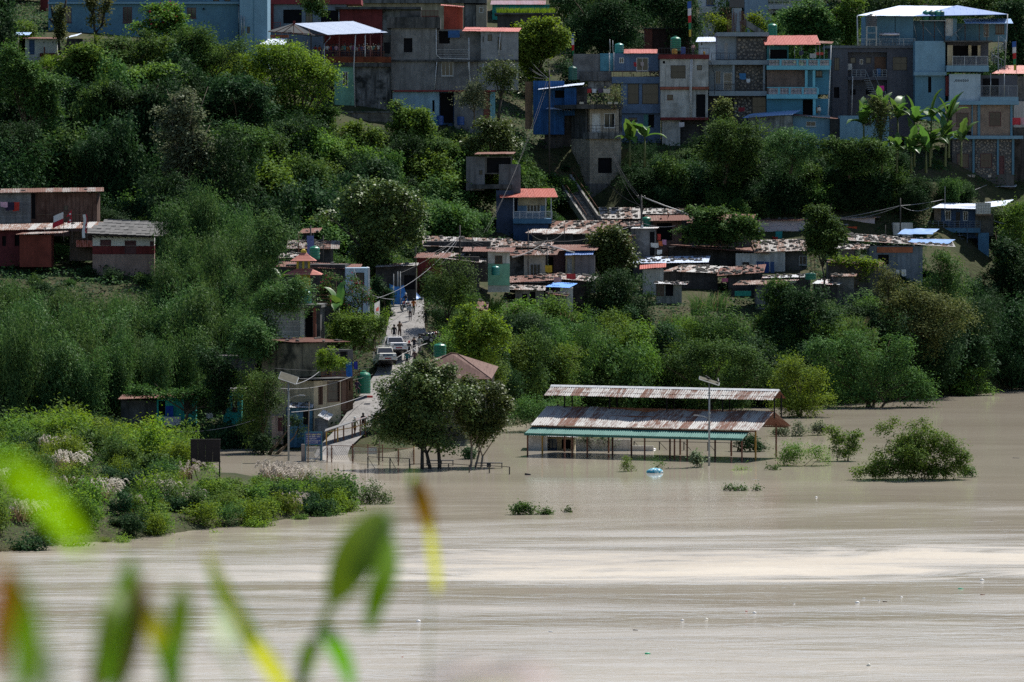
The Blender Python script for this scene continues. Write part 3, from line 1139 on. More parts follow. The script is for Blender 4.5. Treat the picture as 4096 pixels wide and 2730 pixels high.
# ================================================================ road
m, nt = nmat('road_concrete')
tc = nd(nt,'ShaderNodeTexCoord').outputs['Object']
n1 = noise(nt,tc,.5,6,.65)
n2 = noise(nt,tc,5,4)
vo = nd(nt,'ShaderNodeTexVoronoi',{'Vector':mapv(nt,tc,(2.2,3.4,2.2)),'Scale':1.0},feature='DISTANCE_TO_EDGE').outputs[0]
jt = ramp(nt,vo,[(.0,0.0),(.09,1.0)])
c = ramp(nt,n1,[(.28,(.12,.112,.105)),(.5,(.21,.2,.19)),(.7,(.30,.285,.27))])
c = mixc(nt,jt,mixc(nt,.55,c,(.09,.085,.08)),c)
b = nd(nt,'ShaderNodeBump',{'Height':mth('ADD',mth('MULTIPLY',n2,.4),jt),'Strength':.6,'Distance':.03}).outputs[0]
finish(nt,princ(nt,mixc(nt,.3,c,ramp(nt,n2,[(.3,(.11,.1,.095)),(.7,(.3,.285,.27))])),.9,b,.15).outputs[0])
vs_, fs_ = [], []
for (y_,z_,ul,ur) in ROAD:
    for t_ in np.linspace(0,1,7):
        u_ = ul + (ur-ul) * t_
        vs_.append(((u_-512)/FPX*y_,y_,z_+.05*math.sin(math.pi*t_)))
for i in range(len(ROAD)-1):
    for k in range(6):
        a = i * 7 + k
        fs_.append((a,a+1,a+8,a+7))
o = MB().add(vs_,fs_).build('road',m,smooth=True)
tag(o,kind='structure')

CONC = M_wall('concrete_grey',(.20,.20,.195),.75,(.03,.032,.03))
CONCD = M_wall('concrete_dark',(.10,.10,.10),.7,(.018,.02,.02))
WHITEW = M_wall('plaster_white',(.56,.55,.52),.42,(.13,.12,.10))
CREAM = M_wall('plaster_cream',(.47,.40,.27),.45,(.10,.085,.06))
RUSTM = M_flat('rusty_steel',(.12,.05,.03),.8)
YELM = M_flat('yellow_steel',(.36,.2,.035),.6)
STEEL = M_flat('galvanised',(.36,.37,.37),.45,.5,.6)
WOOD = M_flat('weathered_wood',(.13,.085,.055),.85)
S_RUSTY = M_sheet('sheet_rusty',(.22,.2,.185),.66,(.125,.06,.043))
S_VAR = [S_RUSTY,M_sheet('sheet_rusty_pale',(.30,.285,.27),.52,(.14,.075,.052)),M_sheet('sheet_rusty_dark',(.18,.16,.145),.6,(.11,.055,.04)),M_sheet('sheet_rusty_old',(.24,.19,.16),.7,(.14,.075,.055))]
S_BROWN = M_sheet('sheet_brown_rust',(.17,.10,.08),.75,(.135,.06,.045))
S_GREEN = M_sheet('sheet_green',(.05,.17,.145),.25,(.10,.19,.165),.7)
S_WHITE = M_sheet('sheet_white_rust',(.32,.315,.305),.5,(.15,.075,.05))
S_RED = M_sheet('sheet_red',(.36,.085,.06),.2,(.2,.06,.05),.55)
S_BLUE = M_sheet('sheet_blue',(.22,.34,.55),.0,(.3,.35,.45),.5)
S_SILVER = M_sheet('sheet_silverblue',(.46,.52,.64),.0,(.35,.38,.45),.5)
S_ZINC = M_sheet('sheet_zinc',(.40,.41,.42),.25)
S_DBLUE = M_sheet('sheet_deepblue',(.04,.13,.36),.0,(.1,.15,.3),.6)

# ================================================================ flooded market pavilion
tile(2,2)
A_ = onwater(527.6,456.4)
B_ = onwater(741.9,462.2)
ex = (B_-A_).normalized()
ang = math.atan2(ex.y,ex.x)
PL = (B_-A_).length
pav = thing('market_pavilion','long open pavilion with rusty stepped roof and green front awning standing in the flood','pavilion',(A_.x,A_.y,0),ang)
protect(125,390,2351,1100,440)
rng = random.Random(3)

def proof(nm,x0,x1,d0,z0,d1,z1,mat,sag=None,sheet=.84,label=None,wave=.23,amp=.03):
    rt = ob(nm,None,pav)
    if label:
        rt['label'] = label
    n = int(round((x1-x0)/sheet))
    wd = (x1-x0) / n
    for k in range(n):
        x = x0 + wd * k
        sg = sag(x+wd/2) if sag else 0
        a = Vector((x,d0,z0))
        c_ = Vector((x,d1,z1+sg))
        sl = c_ - a
        me = sheet_mesh(wd*1.03,round(sl.length,1),wave,amp,mat)
        ey = sl.normalized()
        exx = Vector((1,0,(sag(x+wd)-sag(x))*.5/wd if sag else 0)).normalized()
        nz = exx.cross(ey).normalized()
        if nz.z < 0:
            nz = -nz
        M = Matrix((exx,ey,nz)).transposed().to_4x4()
        M.translation = a + nz * (.012*(k % 2)) + ey * rng.uniform(-.05,.03)
        o = ob('roof_sheet',me,rt)
        o.matrix_basis = M
    return rt

sagf = lambda x: -.30 * math.exp(-((x-9.2)/2.0) ** 2) - .13 * math.exp(-((x-15)/2.2) ** 2) + .03 * math.sin(x*1.7)
proof('front_awning',-.2,PL+.15,-.25,2.06,1.35,2.62,S_GREEN,None,.84,'green sheet front awning')
MB().box(-.2,-.3,1.86,PL+.15,-.22,2.06).build('fascia',M_flat('green_fascia',(.015,.10,.085),.5),pav)
S_PAV = M_sheet('sheet_pavilion',(.36,.35,.335),.47,(.165,.08,.055))
proof('lower_roof',-.15,21.4,.9,2.72,4.35,4.2,S_PAV,sagf,.84,'rusty lower front slope with a sagging edge')
proof('rear_slope',-.15,21.4,8.6,2.7,4.5,4.2,S_BROWN)
proof('upper_roof',-.1,21.6,3.6,5.22,5.2,6.0,S_PAV,None,.84,'rusty raised upper slope with a white ridge cap')
proof('upper_rear_slope',-.1,21.6,6.8,5.22,5.25,6.0,S_BROWN)
MB().hexa([(-.1,4.95,5.92),(21.6,4.95,5.92),(21.6,5.5,5.92),(-.1,5.5,5.92),(-.1,5.17,6.08),(21.6,5.17,6.08),(21.6,5.28,6.08),(-.1,5.28,6.08)]).build('ridge_cap',M_flat('white_flashing',(.6,.6,.6),.5),pav)
fx = lambda x: PL * (x-145) / (2110-145)
for x in (145,560,700,1228,1500,1615,2110):
    MB().box(fx(x)-.055,-.055,-2.4,fx(x)+.055,.055,2.0).build('post',RUSTM,pav)
for x in (145,800,975,1330,1743,2110):
    MB().box(fx(x)-.06,3.05,-2.4,fx(x)+.06,3.17,3.55).build('post',YELM if x in (145,2110) else RUSTM,pav)
for x in (145,560,1228,1700,2110):
    MB().box(fx(x)-.06,7.8,-2.4,fx(x)+.06,7.92,2.9).build('post',RUSTM,pav)
for x in (400,820,1350,1860,2330):
    for d_ in (4.2,5.8):
        MB().box(fx(x)-.97-.05,d_-.05,3.6,fx(x)-.97+.05,d_+.05,5.55).build('monitor_post',DARK(),pav)
for d_, z_ in ((4.2,5.42),(5.8,5.42),(.95,2.56),(3.1,3.5),(8.4,2.6)):
    MB().box(0,d_-.04,z_,21.2,d_+.04,z_+.1).build('purlin',RUSTM,pav)
# flooded house and yard walls behind it
h = House('flooded_house','low cream house with two blue shuttered windows standing in the flood behind the pavilion','house',150,1008,448,yaw=-6)
h.block((150,850,322,1012),WHITEW,-1.2,3,deep=1.5)
h.block((322,850,575,1000),CREAM,0,4,[('w',330,895,410,985,'blue',1),('o',455,900,540,985)],deep=1.5)
h.roof((130,862),(600,880),(150,838),-1.6,3.4,S_ZINC)
o = MB().box(0,0,-1,5.0,.22,1.0).box(4.98,0.0,-1,7.0,.2,.45)
p_ = onwater(*uv(585,1000))
o = o.build('yard_wall',WHITEW,None,p_)
o.rotation_euler = (0,0,R(-8))
tag(o,'low pale yard wall half under water behind the pavilion posts','wall')

def wfence(label,pts,hgt,rails=(1.0,),braces=True,mesh=False,col='dark',group=None,cat='fence',post=.05,topoff=0):
    """posts standing in the flood at picture points; one rail per level"""
    P0 = onwater(*uv(*pts[0]))
    t = thing('fence',label,cat,P0,0,group)
    pm = M_flat('fence_'+col,{'dark':(.05,.045,.04),'grey':(.32,.32,.31),'rust':(.14,.06,.035)}[col],.7)
    W = [onwater(*uv(*p))-P0 for p in pts]
    for w_ in W:
        MB().box(w_.x-post,w_.y-post,-1.8,w_.x+post,w_.y+post,hgt).build('post',pm,t)
    for a, b_ in zip(W[:-1],W[1:]):
        for f in rails:
            MB().tube([a+Vector((0,0,hgt*f)),b_+Vector((0,0,hgt*f))],.028,5).build('rail',pm,t)
        if braces:
            MB().tube([a+Vector((0,0,hgt*.95)),a.lerp(b_,.35)+Vector((0,0,-.1))],.025,5).build('brace',pm,t)
        if mesh:
            d_ = b_ - a
            n = max(3,int(d_.length/.17))
            g = MB()
            nn = Vector((-d_.y,d_.x,0)).normalized() * .006
            for k in range(-4,n+1):
                for s_ in (1,-1):
                    x0_, x1_ = (k/n,(k+4)/n) if s_ > 0 else ((k+4)/n,k/n)
                    z0_, z1_ = .18, hgt * .96
                    q0 = a.lerp(b_,min(max(x0_,0),1)) + Vector((0,0,z0_)) + nn * s_
                    q1 = a.lerp(b_,min(max(x1_,0),1)) + Vector((0,0,z1_)) + nn * s_
                    g.tube([q0,q1],.011,3,cap=False)
            g.build('chain_link_mesh',M_flat('chain_wire',(.22,.21,.2),.5,.4),t)
    return t

reg(2048,1366,2.298)
wfence('post and rail fence standing in the water behind the pavilion',[(1122,992),(1355,996),(1580,1000),(1800,1004),(2010,1008)],.75,group=None)
# solar street lamp in front of the pavilion

def solar_lamp(label,x,yb,yt,armdir,armz,pw,ph,tilt):
    base = onwater(*uv(x,yb))
    hgt = (yb-yt) / (SS*4) * base.y / FPX
    t = thing('solar_street_lamp',label,'street lamp',base,0,'solar street lamps')
    gm = M_flat('lamp_steel',(.19,.21,.22),.55,.3)
    MB().tube([(0,0,-1.5),(0,0,hgt*.5),(0,0,hgt)],[.095,.08,.06],10).build('pole',gm,t,smooth=True)
    for z_ in (.42,.62,.86):
        MB().lathe([(.1,hgt*z_),(.125,hgt*z_+.02),(.125,hgt*z_+.08),(.1,hgt*z_+.1)],10).build('clamp',gm,t)
    pm = M_flat('solar_cell',(.11,.105,.085),.9,.0)
    a = Vector((pw/2,0,0)); b_ = Vector((0,ph/2*math.cos(tilt),ph/2*math.sin(tilt)))
    rot = Matrix.Rotation(R(18),3,'Y')
    a, b_ = rot @ a, rot @ b_
    c_ = Vector((0,0,hgt+.1))
    n_ = a.cross(b_).normalized() * .03
    q = [c_-a-b_,c_+a-b_,c_+a+b_,c_-a+b_]
    pn = MB().hexa([p-n_ for p in q]+[p+n_ for p in q]).build('solar_panel',pm,t)
    fr = MB()
    for i in range(4):
        fr.tube([q[i],q[(i+1) % 4]],.04,4)
    fr.tube([c_-a,c_+a],.03,4).tube([c_-b_,c_+b_],.03,4)
    fr.build('panel_frame',gm,pn)
    ar = MB().tube([(0,0,hgt*armz),(armdir*.5,0,hgt*armz+.22),(armdir*1.2,0,hgt*armz+.32)],.03,6).build('lamp_arm',gm,t,smooth=True)
    MB().hexa([(armdir*1.1-.25,-.1,hgt*armz+.26),(armdir*1.1+.35,-.1,hgt*armz+.26),(armdir*1.1+.35,.1,hgt*armz+.26),(armdir*1.1-.25,.1,hgt*armz+.26),
(armdir*1.1-.2,-.07,hgt*armz+.36),(armdir*1.1+.25,-.07,hgt*armz+.34),(armdir*1.1+.25,.07,hgt*armz+.34),(armdir*1.1-.2,.07,hgt*armz+.36)]).build('lamp_head',M_flat('lamp_white',(.3,.3,.3),.6),ar)
    return t, base, hgt

lampR = solar_lamp('tall grey solar lamp standing in the water before the pavilion',1812,1142,372,-1,.56,1.75,1.0,R(12))
reg(1024,1366,2.298)
lampL = solar_lamp('tall grey solar lamp by the flooded road beside the cream house',300,1095,345,1,.76,1.6,1.2,R(28))

def bird(label,p,rz):
    m_ = M_flat('crow_black',(.015,.015,.017),.6)
    t = thing('crow',label,'bird',p,rz,'crows on the solar lamp')
    MB().tube([(-.3,0,.12),(-.18,0,.16),(-.05,0,.2),(.08,0,.27),(.15,0,.36),(.2,0,.42),(.26,0,.42),(.33,0,.40)],[.03,.06,.1,.1,.065,.06,.04,.008],8).tube([(0,.04,.14),(.01,.04,0)],.012,4).tube([(0,-.04,.14),(.01,-.04,0)],.012,4).build('body',m_,t,smooth=True)

bird('black crow perched on the middle of the solar panel',lampR[1]+Vector((-.1,-.1,lampR[2]+.12)),R(200))
bird('black crow perched on the right end of the solar panel',lampR[1]+Vector((.75,0,lampR[2]-.1)),R(95))

# ================================================================ landing fences, gate and notice board
reg(1180,1600,4.356)
wfence('rusty chain link fence along the flooded landing',[(560,1075),(640,1080),(1010,1090),(1460,1128),(1800,1140),(2070,1126)],1.42,mesh=True,col='rust',braces=False)
wfence('low dark pipe railing closest to the camera at the flooded landing',[(1270,1185),(1655,1202),(1995,1216)],.95)
wfence('yellowish picket railing behind the chain link fence',[(1000,1060),(1270,1062),(1525,1064)],1.45,rails=(.55,.95),braces=False,col='rust')
reg(1024,1366,2.298)
wfence('black bench-like railing round the foot of the big tree',[(1415,1195),(1770,1190),(1960,1205),(2145,1210),(2330,1222)],.62,braces=False)
for lab, x0, x1, yb in (('black steel bench between the tree trunks',1570,1810,1140),('black steel bench to the right of the leaning trunks',2020,2260,1165)):
    a = onwater(*uv(x0,yb)); b_ = onwater(*uv(x1,yb))
    t = thing('bench',lab,'bench',a,0,'flooded benches')
    w_ = b_.x - a.x
    dm = M_flat('bench_black',(.02,.02,.022),.5)
    for x in (0,w_):
        MB().box(x-.04,-.04,-.6,x+.04,.04,.42).build('leg',dm,t)
        MB().box(x-.04,.36,-.6,x+.04,.44,.42).build('leg',dm,t)
    MB().box(-.06,-.05,.4,w_+.06,.45,.46).build('seat',dm,t)
    MB().box(w_*.42,-.06,.1,w_*.58,-.02,.4).build('plate',dm,t)
# gate and board
reg(1180,1600,4.356)
gp = onwater(*uv(150,1062))
k_ = gp.y / FPX / (SS*4)
t = thing('gate','white barred gate between two concrete pillars at the flooded landing','gate',gp)
PM = M_wall('pillar_concrete',(.25,.22,.21),.6)
MB().box(-40*k_,-.2,-1.5,42*k_,.2,292*k_).build('pillar',PM,t)
MB().box(285*k_,-.15,-1.5,330*k_,.15,305*k_).build('pillar',M_wall('pillar_bluegrey',(.16,.2,.23),.5),t)
g = MB()
for k in range(15):
    x = (52+k*16) * k_
    g.box(x-.022,-.03,.1,x+.022,.03,262*k_)
g.box(48*k_,-.035,.16,282*k_,.035,.24).box(48*k_,-.035,225*k_,282*k_,.035,240*k_)
g.build('barred_leaf',M_flat('gate_white',(.55,.53,.5),.5),t)
MB().tube([(45*k_,.12,60*k_),(480*k_,.12,-.1)],.05,6).build('bar',STEEL,t)
MB().tube([(180*k_,-.12,-.05),(400*k_,-.12,240*k_)],.035,6).build('bar',STEEL,t)
# notice board
sx0, sx1, sz0, sz1 = 32 * k_, 312 * k_, 298 * k_, 500 * k_
t = thing('notice_board','blue notice board with lines of white and yellow writing above the gate','sign',gp+Vector((0,-.3,0)))
MB().box(sx0,-.04,sz0,sx1,.04,sz1).build('panel',M_flat('board_blue',(.012,.035,.16),.45,var=.1),t)
fr = MB()
fm = M_flat('board_frame',(.03,.14,.2),.5)
fr.box(sx0-.06,-.06,sz0-.06,sx0,.06,sz1+.06).box(sx1,-.06,sz0-.06,sx1+.06,.06,sz1+.06).box(sx0,-.06,sz1,sx1,.06,sz1+.06).box(sx0,-.06,sz0-.06,sx1,.06,sz0)
fr.build('frame',fm,t)
for x in (sx0+.02,sx1-.02):
    MB().box(x-.04,.06,-1.5,x+.04,.13,sz1).build('leg',fm,t)
for txt, zf, hf, yel, wf in (('रामघाट गुरुकुल क्षेत्र',.77,.17,True,.96),('१ घाटमा फोहोर नगरौं ।',.585,.13,False,.92),('२ सफा राखौं भन्छौं ।',.405,.13,False,.70),('३ यस क्षेत्र परिसरमा सहयोग गरौं ।',.225,.13,False,.92),('व्यवस्थापन समिति',.07,.075,False,.8)):
    cu = bpy.data.curves.new('writing','FONT')
    cu.body = txt
    cu.size = 1.0
    cu.extrude = .002
    o = ob('writing',cu,t)
    bpy.context.view_layer.update()
    w_ = max(o.dimensions.x,.01)
    hh = max(o.dimensions.y,.01)
    fw = (sx1-sx0) * wf / w_
    fh = (sz1-sz0) * hf * 1.25 / hh
    o.scale = (fw,fh,1)
    o.rotation_euler = (math.pi/2,0,0)
    o.location = (sx0+(sx1-sx0)*.03,-.045,sz0+(sz1-sz0)*zf)
    tm = bpy.data.meshes.new_from_object(o)
    sc_, lo_ = o.scale.copy(), o.location.copy()
    bpy.data.objects.remove(o)
    o = ob('lettering',tm,t)
    o.scale, o.location, o.rotation_euler = sc_, lo_, (math.pi/2,0,0)
    tm.materials.clear()
    tm.materials.append(M_flat('writing_yellow' if yel else 'writing_white',(.62,.55,.25) if yel else (.6,.6,.62),.5))
# small grey plate on the fence
tile(1,2)
p_ = onwater(*uv(1020,1075))
o = MB().box(0,-.06,.38,.85,-.02,1.0).build('fence_plate',M_flat('plate_grey',(.2,.25,.26),.5),None,p_)
tag(o,'small grey notice plate fixed to the chain link fence','sign')

# covered walkway that climbs beside the road
reg(1180,1600,4.356)
bl = [pt(*uv(548,826),441.5),pt(*uv(1000,745),444.5),pt(*uv(1440,620),448),pt(*uv(1900,470),452)]
tl = [pt(*uv(520,546),441.5),pt(*uv(1000,385),444.5),pt(*uv(1440,235),448),pt(*uv(1900,80),452)]
t = thing('covered_walkway','sloping covered walkway on yellow and rusty posts beside the road','walkway',bl[0])
b0 = bl[0]

def onl(L,x):
    xs_ = [p.x for p in L]
    return Vector((x,np.interp(x,xs_,[p.y for p in L]),np.interp(x,xs_,[p.z for p in L])))

for i, x in enumerate((548,695,745,850,1000,1140,1230,1400,1560,1720)):
    xw = (pt(*uv(x,700),441.5+(x-548)/90*.7)).x
    a, b_ = onl(bl,xw) - b0, onl(tl,xw) - b0
    MB().box(a.x-.06,a.y-.06,a.z-1.2,a.x+.06,a.y+.06,b_.z-.02).build('post',YELM if i in (0,2) else RUSTM,t)
rm = M_sheet('sheet_dull',(.2,.2,.2),.3)
for i in range(3):
    a, b_ = tl[i] - b0, tl[i+1] - b0
    up = Vector((0,1.6,.12))
    MB().hexa([a+Vector((0,-.3,-.05)),b_+Vector((0,-.3,-.05)),b_+up+Vector((0,0,-.05)),a+up+Vector((0,0,-.05)),a+Vector((0,-.3,0.02)),b_+Vector((0,-.3,.02)),b_+up,a+up]).build('roof_sheet',rm,t)
    a, b_ = bl[i] - b0, bl[i+1] - b0
    MB().tube([a,b_],.06,6).build('kick_rail',RUSTM,t)
    MB().tube([a+Vector((0,0,1.35)),b_+Vector((0,0,1.35))],.04,6).build('hand_rail',YELM,t)
    MB().hexa([a+Vector((0,-.05,-2.6)),b_+Vector((0,-.05,-3.4)),b_+Vector((0,.3,-3.4)),a+Vector((0,.3,-2.6)),a+Vector((0,-.05,-.06)),b_+Vector((0,-.05,-.06)),b_+Vector((0,.3,-.06)),a+Vector((0,.3,-.06))]).build('plinth',CONCD,t)  # dark concrete block stands in for the shadowed void under the deck
# dead branchy stake beside the gate and yellow marker post
pole('thin bare stake with twigs in the water by the gate',onwater(*uv(225,1092)),5.2,.05,'wood',name='stake',lean=.1)
pole('yellow banded marker post at the fence corner',onwater(*uv(2072,1120)),2.1,.06,'yellow',name='marker_post')
pole('thin bare stake by the chain link fence',onwater(*uv(1462,1130)),2.6,.05,'wood',name='stake',lean=.05)

# black sheet-metal hoarding on the grassy point
reg(0,1366,2.298)
protect(1735,900,2035,1235,388)
PROT.append((222,446,330,474,440))
Yb = 388
p_ = P(1752,1225,Yb)
t = thing('hoarding','blank dark brown billboard on two posts on the grassy point','billboard',(p_.x,p_.y,.3))
k_ = Yb / FPX / (SS*4)
BM = M_flat('hoarding_brown',(.035,.022,.02),.75)
w_ = 272 * k_
z1 = P(1752,905,Yb).z - .3
z0 = P(1752,1100,Yb).z - .3
for x in (.02,w_-.1):
    MB().box(x,.05,-1.0,x+.1,.15,z1).build('post',BM,t)
for k in range(4):
    MB().box(w_*k/4+.004,-.02-.004*(k % 2),z0,w_*(k+1)/4-.004,.03,z1).build('panel',BM,t)
MB().box(-.05,-.05,z1+.005,w_+.05,.07,z1+.07).box(-.05,-.05,z0-.07,w_+.05,.07,z0-.005).build('frame',M_flat('hoarding_frame',(.05,.035,.03),.6),t)
MB().tube([(.15,.1,z0-.2),(.95,.5,-.6)],.03,5).build('brace',RUSTM,t)

# ================================================================ cream corner house above the road
reg(1100,1360,4.61)
MAROON = M_wall('paint_maroon',(.17,.035,.035),.45)
h = House('cream_house','two storey cream corner house with leafy terrace above the road','house',715,1530,449,yaw=46)
h.block((715,735,1215,1440),CREAM,0,6.5,[('w',800,850,880,1195,'wood',2),('g',965,750,1195,1150,'wood')],deep=2.5)
h.block((1215,690,1440,1330),M_wall('boards_brown',(.12,.07,.04),.5,blocks=(2.0,.22,.02)),.3,5,[('d',1225,700,1345,1290,'wood'),('o',1365,760,1390,930)],deep=3)
h.box('slab',(650,690,1450,735),CONCD,-.35,6.4)
x0, z0, x1, z1 = h.rc((715,735,1215,1440))
h.block((1000,175,1440,690),CONCD,2.2,6.2,[('o',1200,210,1335,420)])
h.part('upper_wall',MB().box(x0-.2,2.3,z1+.3,x1+.5,6.6,z1+3.3),M_wall('algae_wall',(.16,.15,.11),.9,(.02,.022,.018)))
a = Vector((x0-.5,1.9,z1+3.45)); b_ = Vector((x1+3.2,1.9,z1+3.3)); c_ = Vector((x0-.5,7.0,z1+3.7))
sheets(h.root,a,b_,c_,S_BROWN,.85,10,.06,.19,.022,'roof','roof_sheet',h.rng)
h.rail((860,560,1560,690),RUSTM,-.2,bars=2)
tank('big green water tank standing at the roadside behind the cream house',pt(*uv(1640,985),458),.62,2.0,'green')
cloth('blue trousers hung over the cream house terrace rail',pt(*uv(1310,405),450),.55,1.3,(.02,.1,.35))
cloth('dark blue cloth hung at the end of the cream house terrace rail',pt(*uv(1450,395),451),.35,.7,(.03,.04,.25))
o = MB().box(0,0,0,.5,.4,.18).build('tub',M_flat('tub_red',(.4,.03,.03),.4),None,pt(*uv(1700,1065),455))
tag(o,'small red plastic tub at the roadside below the tank','tub')
# lean-to and kiosk at its foot
h = House('blue_lean_to','blue boarded lean-to with stone weighted roof left of the cream house','hut',270,1560,447,yaw=10)
h.block((270,1250,690,1570),M_wall('boards_blue',(.06,.17,.28),.55,blocks=(.35,4,.02)),0,2.4,[('o',520,1290,620,1560)],deep=2)
h.roof((255,1240),(690,1250),(280,1150),-.4,2.4,S_ZINC,stones=9)
h = House('tin_kiosk','small tin kiosk with bent sheet roof at the corner of the cream house','kiosk',800,1580,446.5,yaw=20)
h.block((800,1450,980,1640),M_wall('tin_grey',(.20,.22,.24),.6,blocks=(.12,5,.02)),0,1.1,deep=1.5)
h.roof((790,1400),(980,1475),(880,1290),-.35,1.2,S_ZINC,.5,rag=.1)
h = House('brick_shed','pale brick shed with a leaning board left of the lean-to','shed',-40,1700,448)
h.block((-60,1400,150,1720),M_wall('pale_brick',(.42,.33,.29),.4,blocks=(.24,.09,.012)),0,2.5,[('d',55,1430,140,1680,'maroon')],deep=1)
# the little pavilion roof with a red hipped roof across the road
reg(1024,1366,2.298)
Yq = 457
E = [pt(*uv(1350,330),Yq),pt(*uv(2165,345),Yq-1),pt(*uv(2230,230),Yq+6),pt(*uv(1600,170),Yq+6)]
ap = pt(*uv(1790,105),Yq+3)
ap2 = pt(*uv(1850,112),Yq+3.4)
base = Vector((ap.x,Yq+2.5,E[0].z-3.4))
t = thing('rest_shelter','square shelter with a brown hipped roof beside the road behind the big tree','shelter',base)
M_HIP = M_sheet('sheet_hip',(.125,.07,.055),.5,(.09,.05,.042),.8)
q = [e-base for e in E]
a_, a2 = ap - base, ap2 - base

def slope(tri):
    vs_ = [Vector(p) for p in tri]
    n_ = (vs_[1]-vs_[0]).cross(vs_[2]-vs_[0]).normalized() * .05
    n_ = n_ if n_.z > 0 else -n_
    k = len(vs_)
    MB().add(vs_+[v-n_ for v in vs_],[tuple(range(k)),tuple(range(2*k-1,k-1,-1))]+[(i,k+i,k+(i+1) % k,(i+1) % k) for i in range(k)]).build('roof_slope',M_HIP,t)

slope([q[0],a_,q[3]])
slope([q[0],q[1],a2,a_])
slope([q[1],q[2],a2])
slope([q[3],a_,a2,q[2]])
for e in q:
    d_ = (a_-e) * .12
    MB().box(e.x+d_.x-.12,e.y+d_.y-.12,-1.5,e.x+d_.x+.12,e.y+d_.y+.12,e.z+d_.z-.05).build('post',CONC,t)
MB().tube([a_,a2],.07,6).tube([a_,q[0]],.05,5).tube([a2,q[1]],.05,5).build('ridge',M_HIP,t)
MB().box(q[0].x+.6,q[0].y+1.4,-1.2,q[1].x-.6,q[2].y-.4,.1).build('floor',CONCD,t)
tank('dark green water tank behind the brown hipped shelter roof',pt(*uv(1690,145),470),.6,1.3,'green')

# ================================================================ people
def person_mesh(pose):
    """one continuous skin over a posed skeleton, standing height 1.7"""
    J = {'pelvis':(0,0,.93),'waist':(0,0,1.08),'chest':(0,0,1.3),'neck':(0,0,1.46),'head0':(0,-.01,1.56),'head1':(0,-.015,1.66),
'shL':(.17,0,1.41),'elL':(.25,.02,1.13),'wrL':(.26,-.06,.9),'haL':(.26,-.09,.8),
'shR':(-.17,0,1.41),'elR':(-.25,.02,1.13),'wrR':(-.26,-.06,.9),'haR':(-.26,-.09,.8),
'hiL':(.09,0,.88),'knL':(.1,-.02,.48),'anL':(.1,.02,.09),'toL':(.11,-.15,.035),
'hiR':(-.09,0,.88),'knR':(-.1,-.02,.48),'anR':(-.1,.02,.09),'toR':(-.11,-.15,.035)}
    if pose == 'walk':
        J.update(knL=(.1,-.14,.5),anL=(.1,-.2,.1),toL=(.1,-.36,.06),knR=(-.09,.08,.48),anR=(-.09,.3,.14),toR=(-.09,.2,.03),elL=(.24,.12,1.15),wrL=(.24,.12,.92),haL=(.24,.1,.83),elR=(-.24,-.1,1.15),wrR=(-.23,-.24,.97),haR=(-.22,-.29,.9))
    elif pose == 'photo':
        J.update(elL=(.27,-.16,1.25),wrL=(.12,-.28,1.5),haL=(.05,-.3,1.58),elR=(-.27,-.16,1.25),wrR=(-.12,-.28,1.5),haR=(-.05,-.3,1.58))
    elif pose == 'hip':
        J.update(elR=(-.33,.06,1.18),wrR=(-.2,-.05,1.02),haR=(-.14,-.08,1.0))
    elif pose == 'sit':
        J = {k:(v[0],v[1]+(.0 if v[2]>.9 else 0),v[2]-.08) for k,v in J.items()}
        J.update(knL=(.17,-.4,.72),anL=(.17,-.36,.3),toL=(.18,-.5,.24),knR=(-.17,-.4,.72),anR=(-.17,-.36,.3),toR=(-.18,-.5,.24),elL=(.27,-.2,1.1),wrL=(.27,-.45,1.05),haL=(.25,-.53,1.06),elR=(-.27,-.2,1.1),wrR=(-.27,-.45,1.05),haR=(-.25,-.53,1.06))
    elif pose == 'lean':
        J.update(elL=(.26,-.16,1.2),wrL=(.18,-.34,1.08),haL=(.15,-.4,1.06),elR=(-.26,-.16,1.2),wrR=(-.18,-.34,1.08),haR=(-.15,-.4,1.06))
    rad = {'pelvis':.145,'waist':.125,'chest':.15,'neck':.06,'head0':.092,'head1':.085,'sh':.075,'el':.046,'wr':.034,'ha':.042,'hi':.095,'kn':.062,'an':.042,'to':.04}
    E_ = [('pelvis','waist'),('waist','chest'),('chest','neck'),('neck','head0'),('head0','head1')]
    for s_ in 'LR':
        E_ += [('chest','sh'+s_),('sh'+s_,'el'+s_),('el'+s_,'wr'+s_),('wr'+s_,'ha'+s_),('pelvis','hi'+s_),('hi'+s_,'kn'+s_),('kn'+s_,'an'+s_),('an'+s_,'to'+s_)]
    ks = list(J)
    me = bpy.data.meshes.new('body')
    me.from_pydata([J[k] for k in ks],[(ks.index(a),ks.index(b)) for a,b in E_],[])
    o = bpy.data.objects.new('tmp',me)
    COL.objects.link(o)
    md = o.modifiers.new('skin','SKIN')
    for i, k in enumerate(ks):
        r_ = rad.get(k,rad.get(k[:2]))
        sv = me.skin_vertices[0].data[i]
        sv.radius = (r_,r_*(.72 if k in ('chest','waist','pelvis') else 1))
        sv.use_root = (k=='pelvis')
    s2 = o.modifiers.new('sub','SUBSURF')
    s2.levels = 1
    s2.render_levels = 1
    dg = bpy.context.evaluated_depsgraph_get()
    out = bpy.data.meshes.new_from_object(o.evaluated_get(dg))
    bpy.data.objects.remove(o)
    return out, J

BODIES = {}
SKIN = M_flat('skin',(.22,.12,.075),.6)
HAIR = M_flat('hair_black',(.012,.011,.011),.5)
SHOE = M_flat('shoe',(.04,.035,.03),.6)

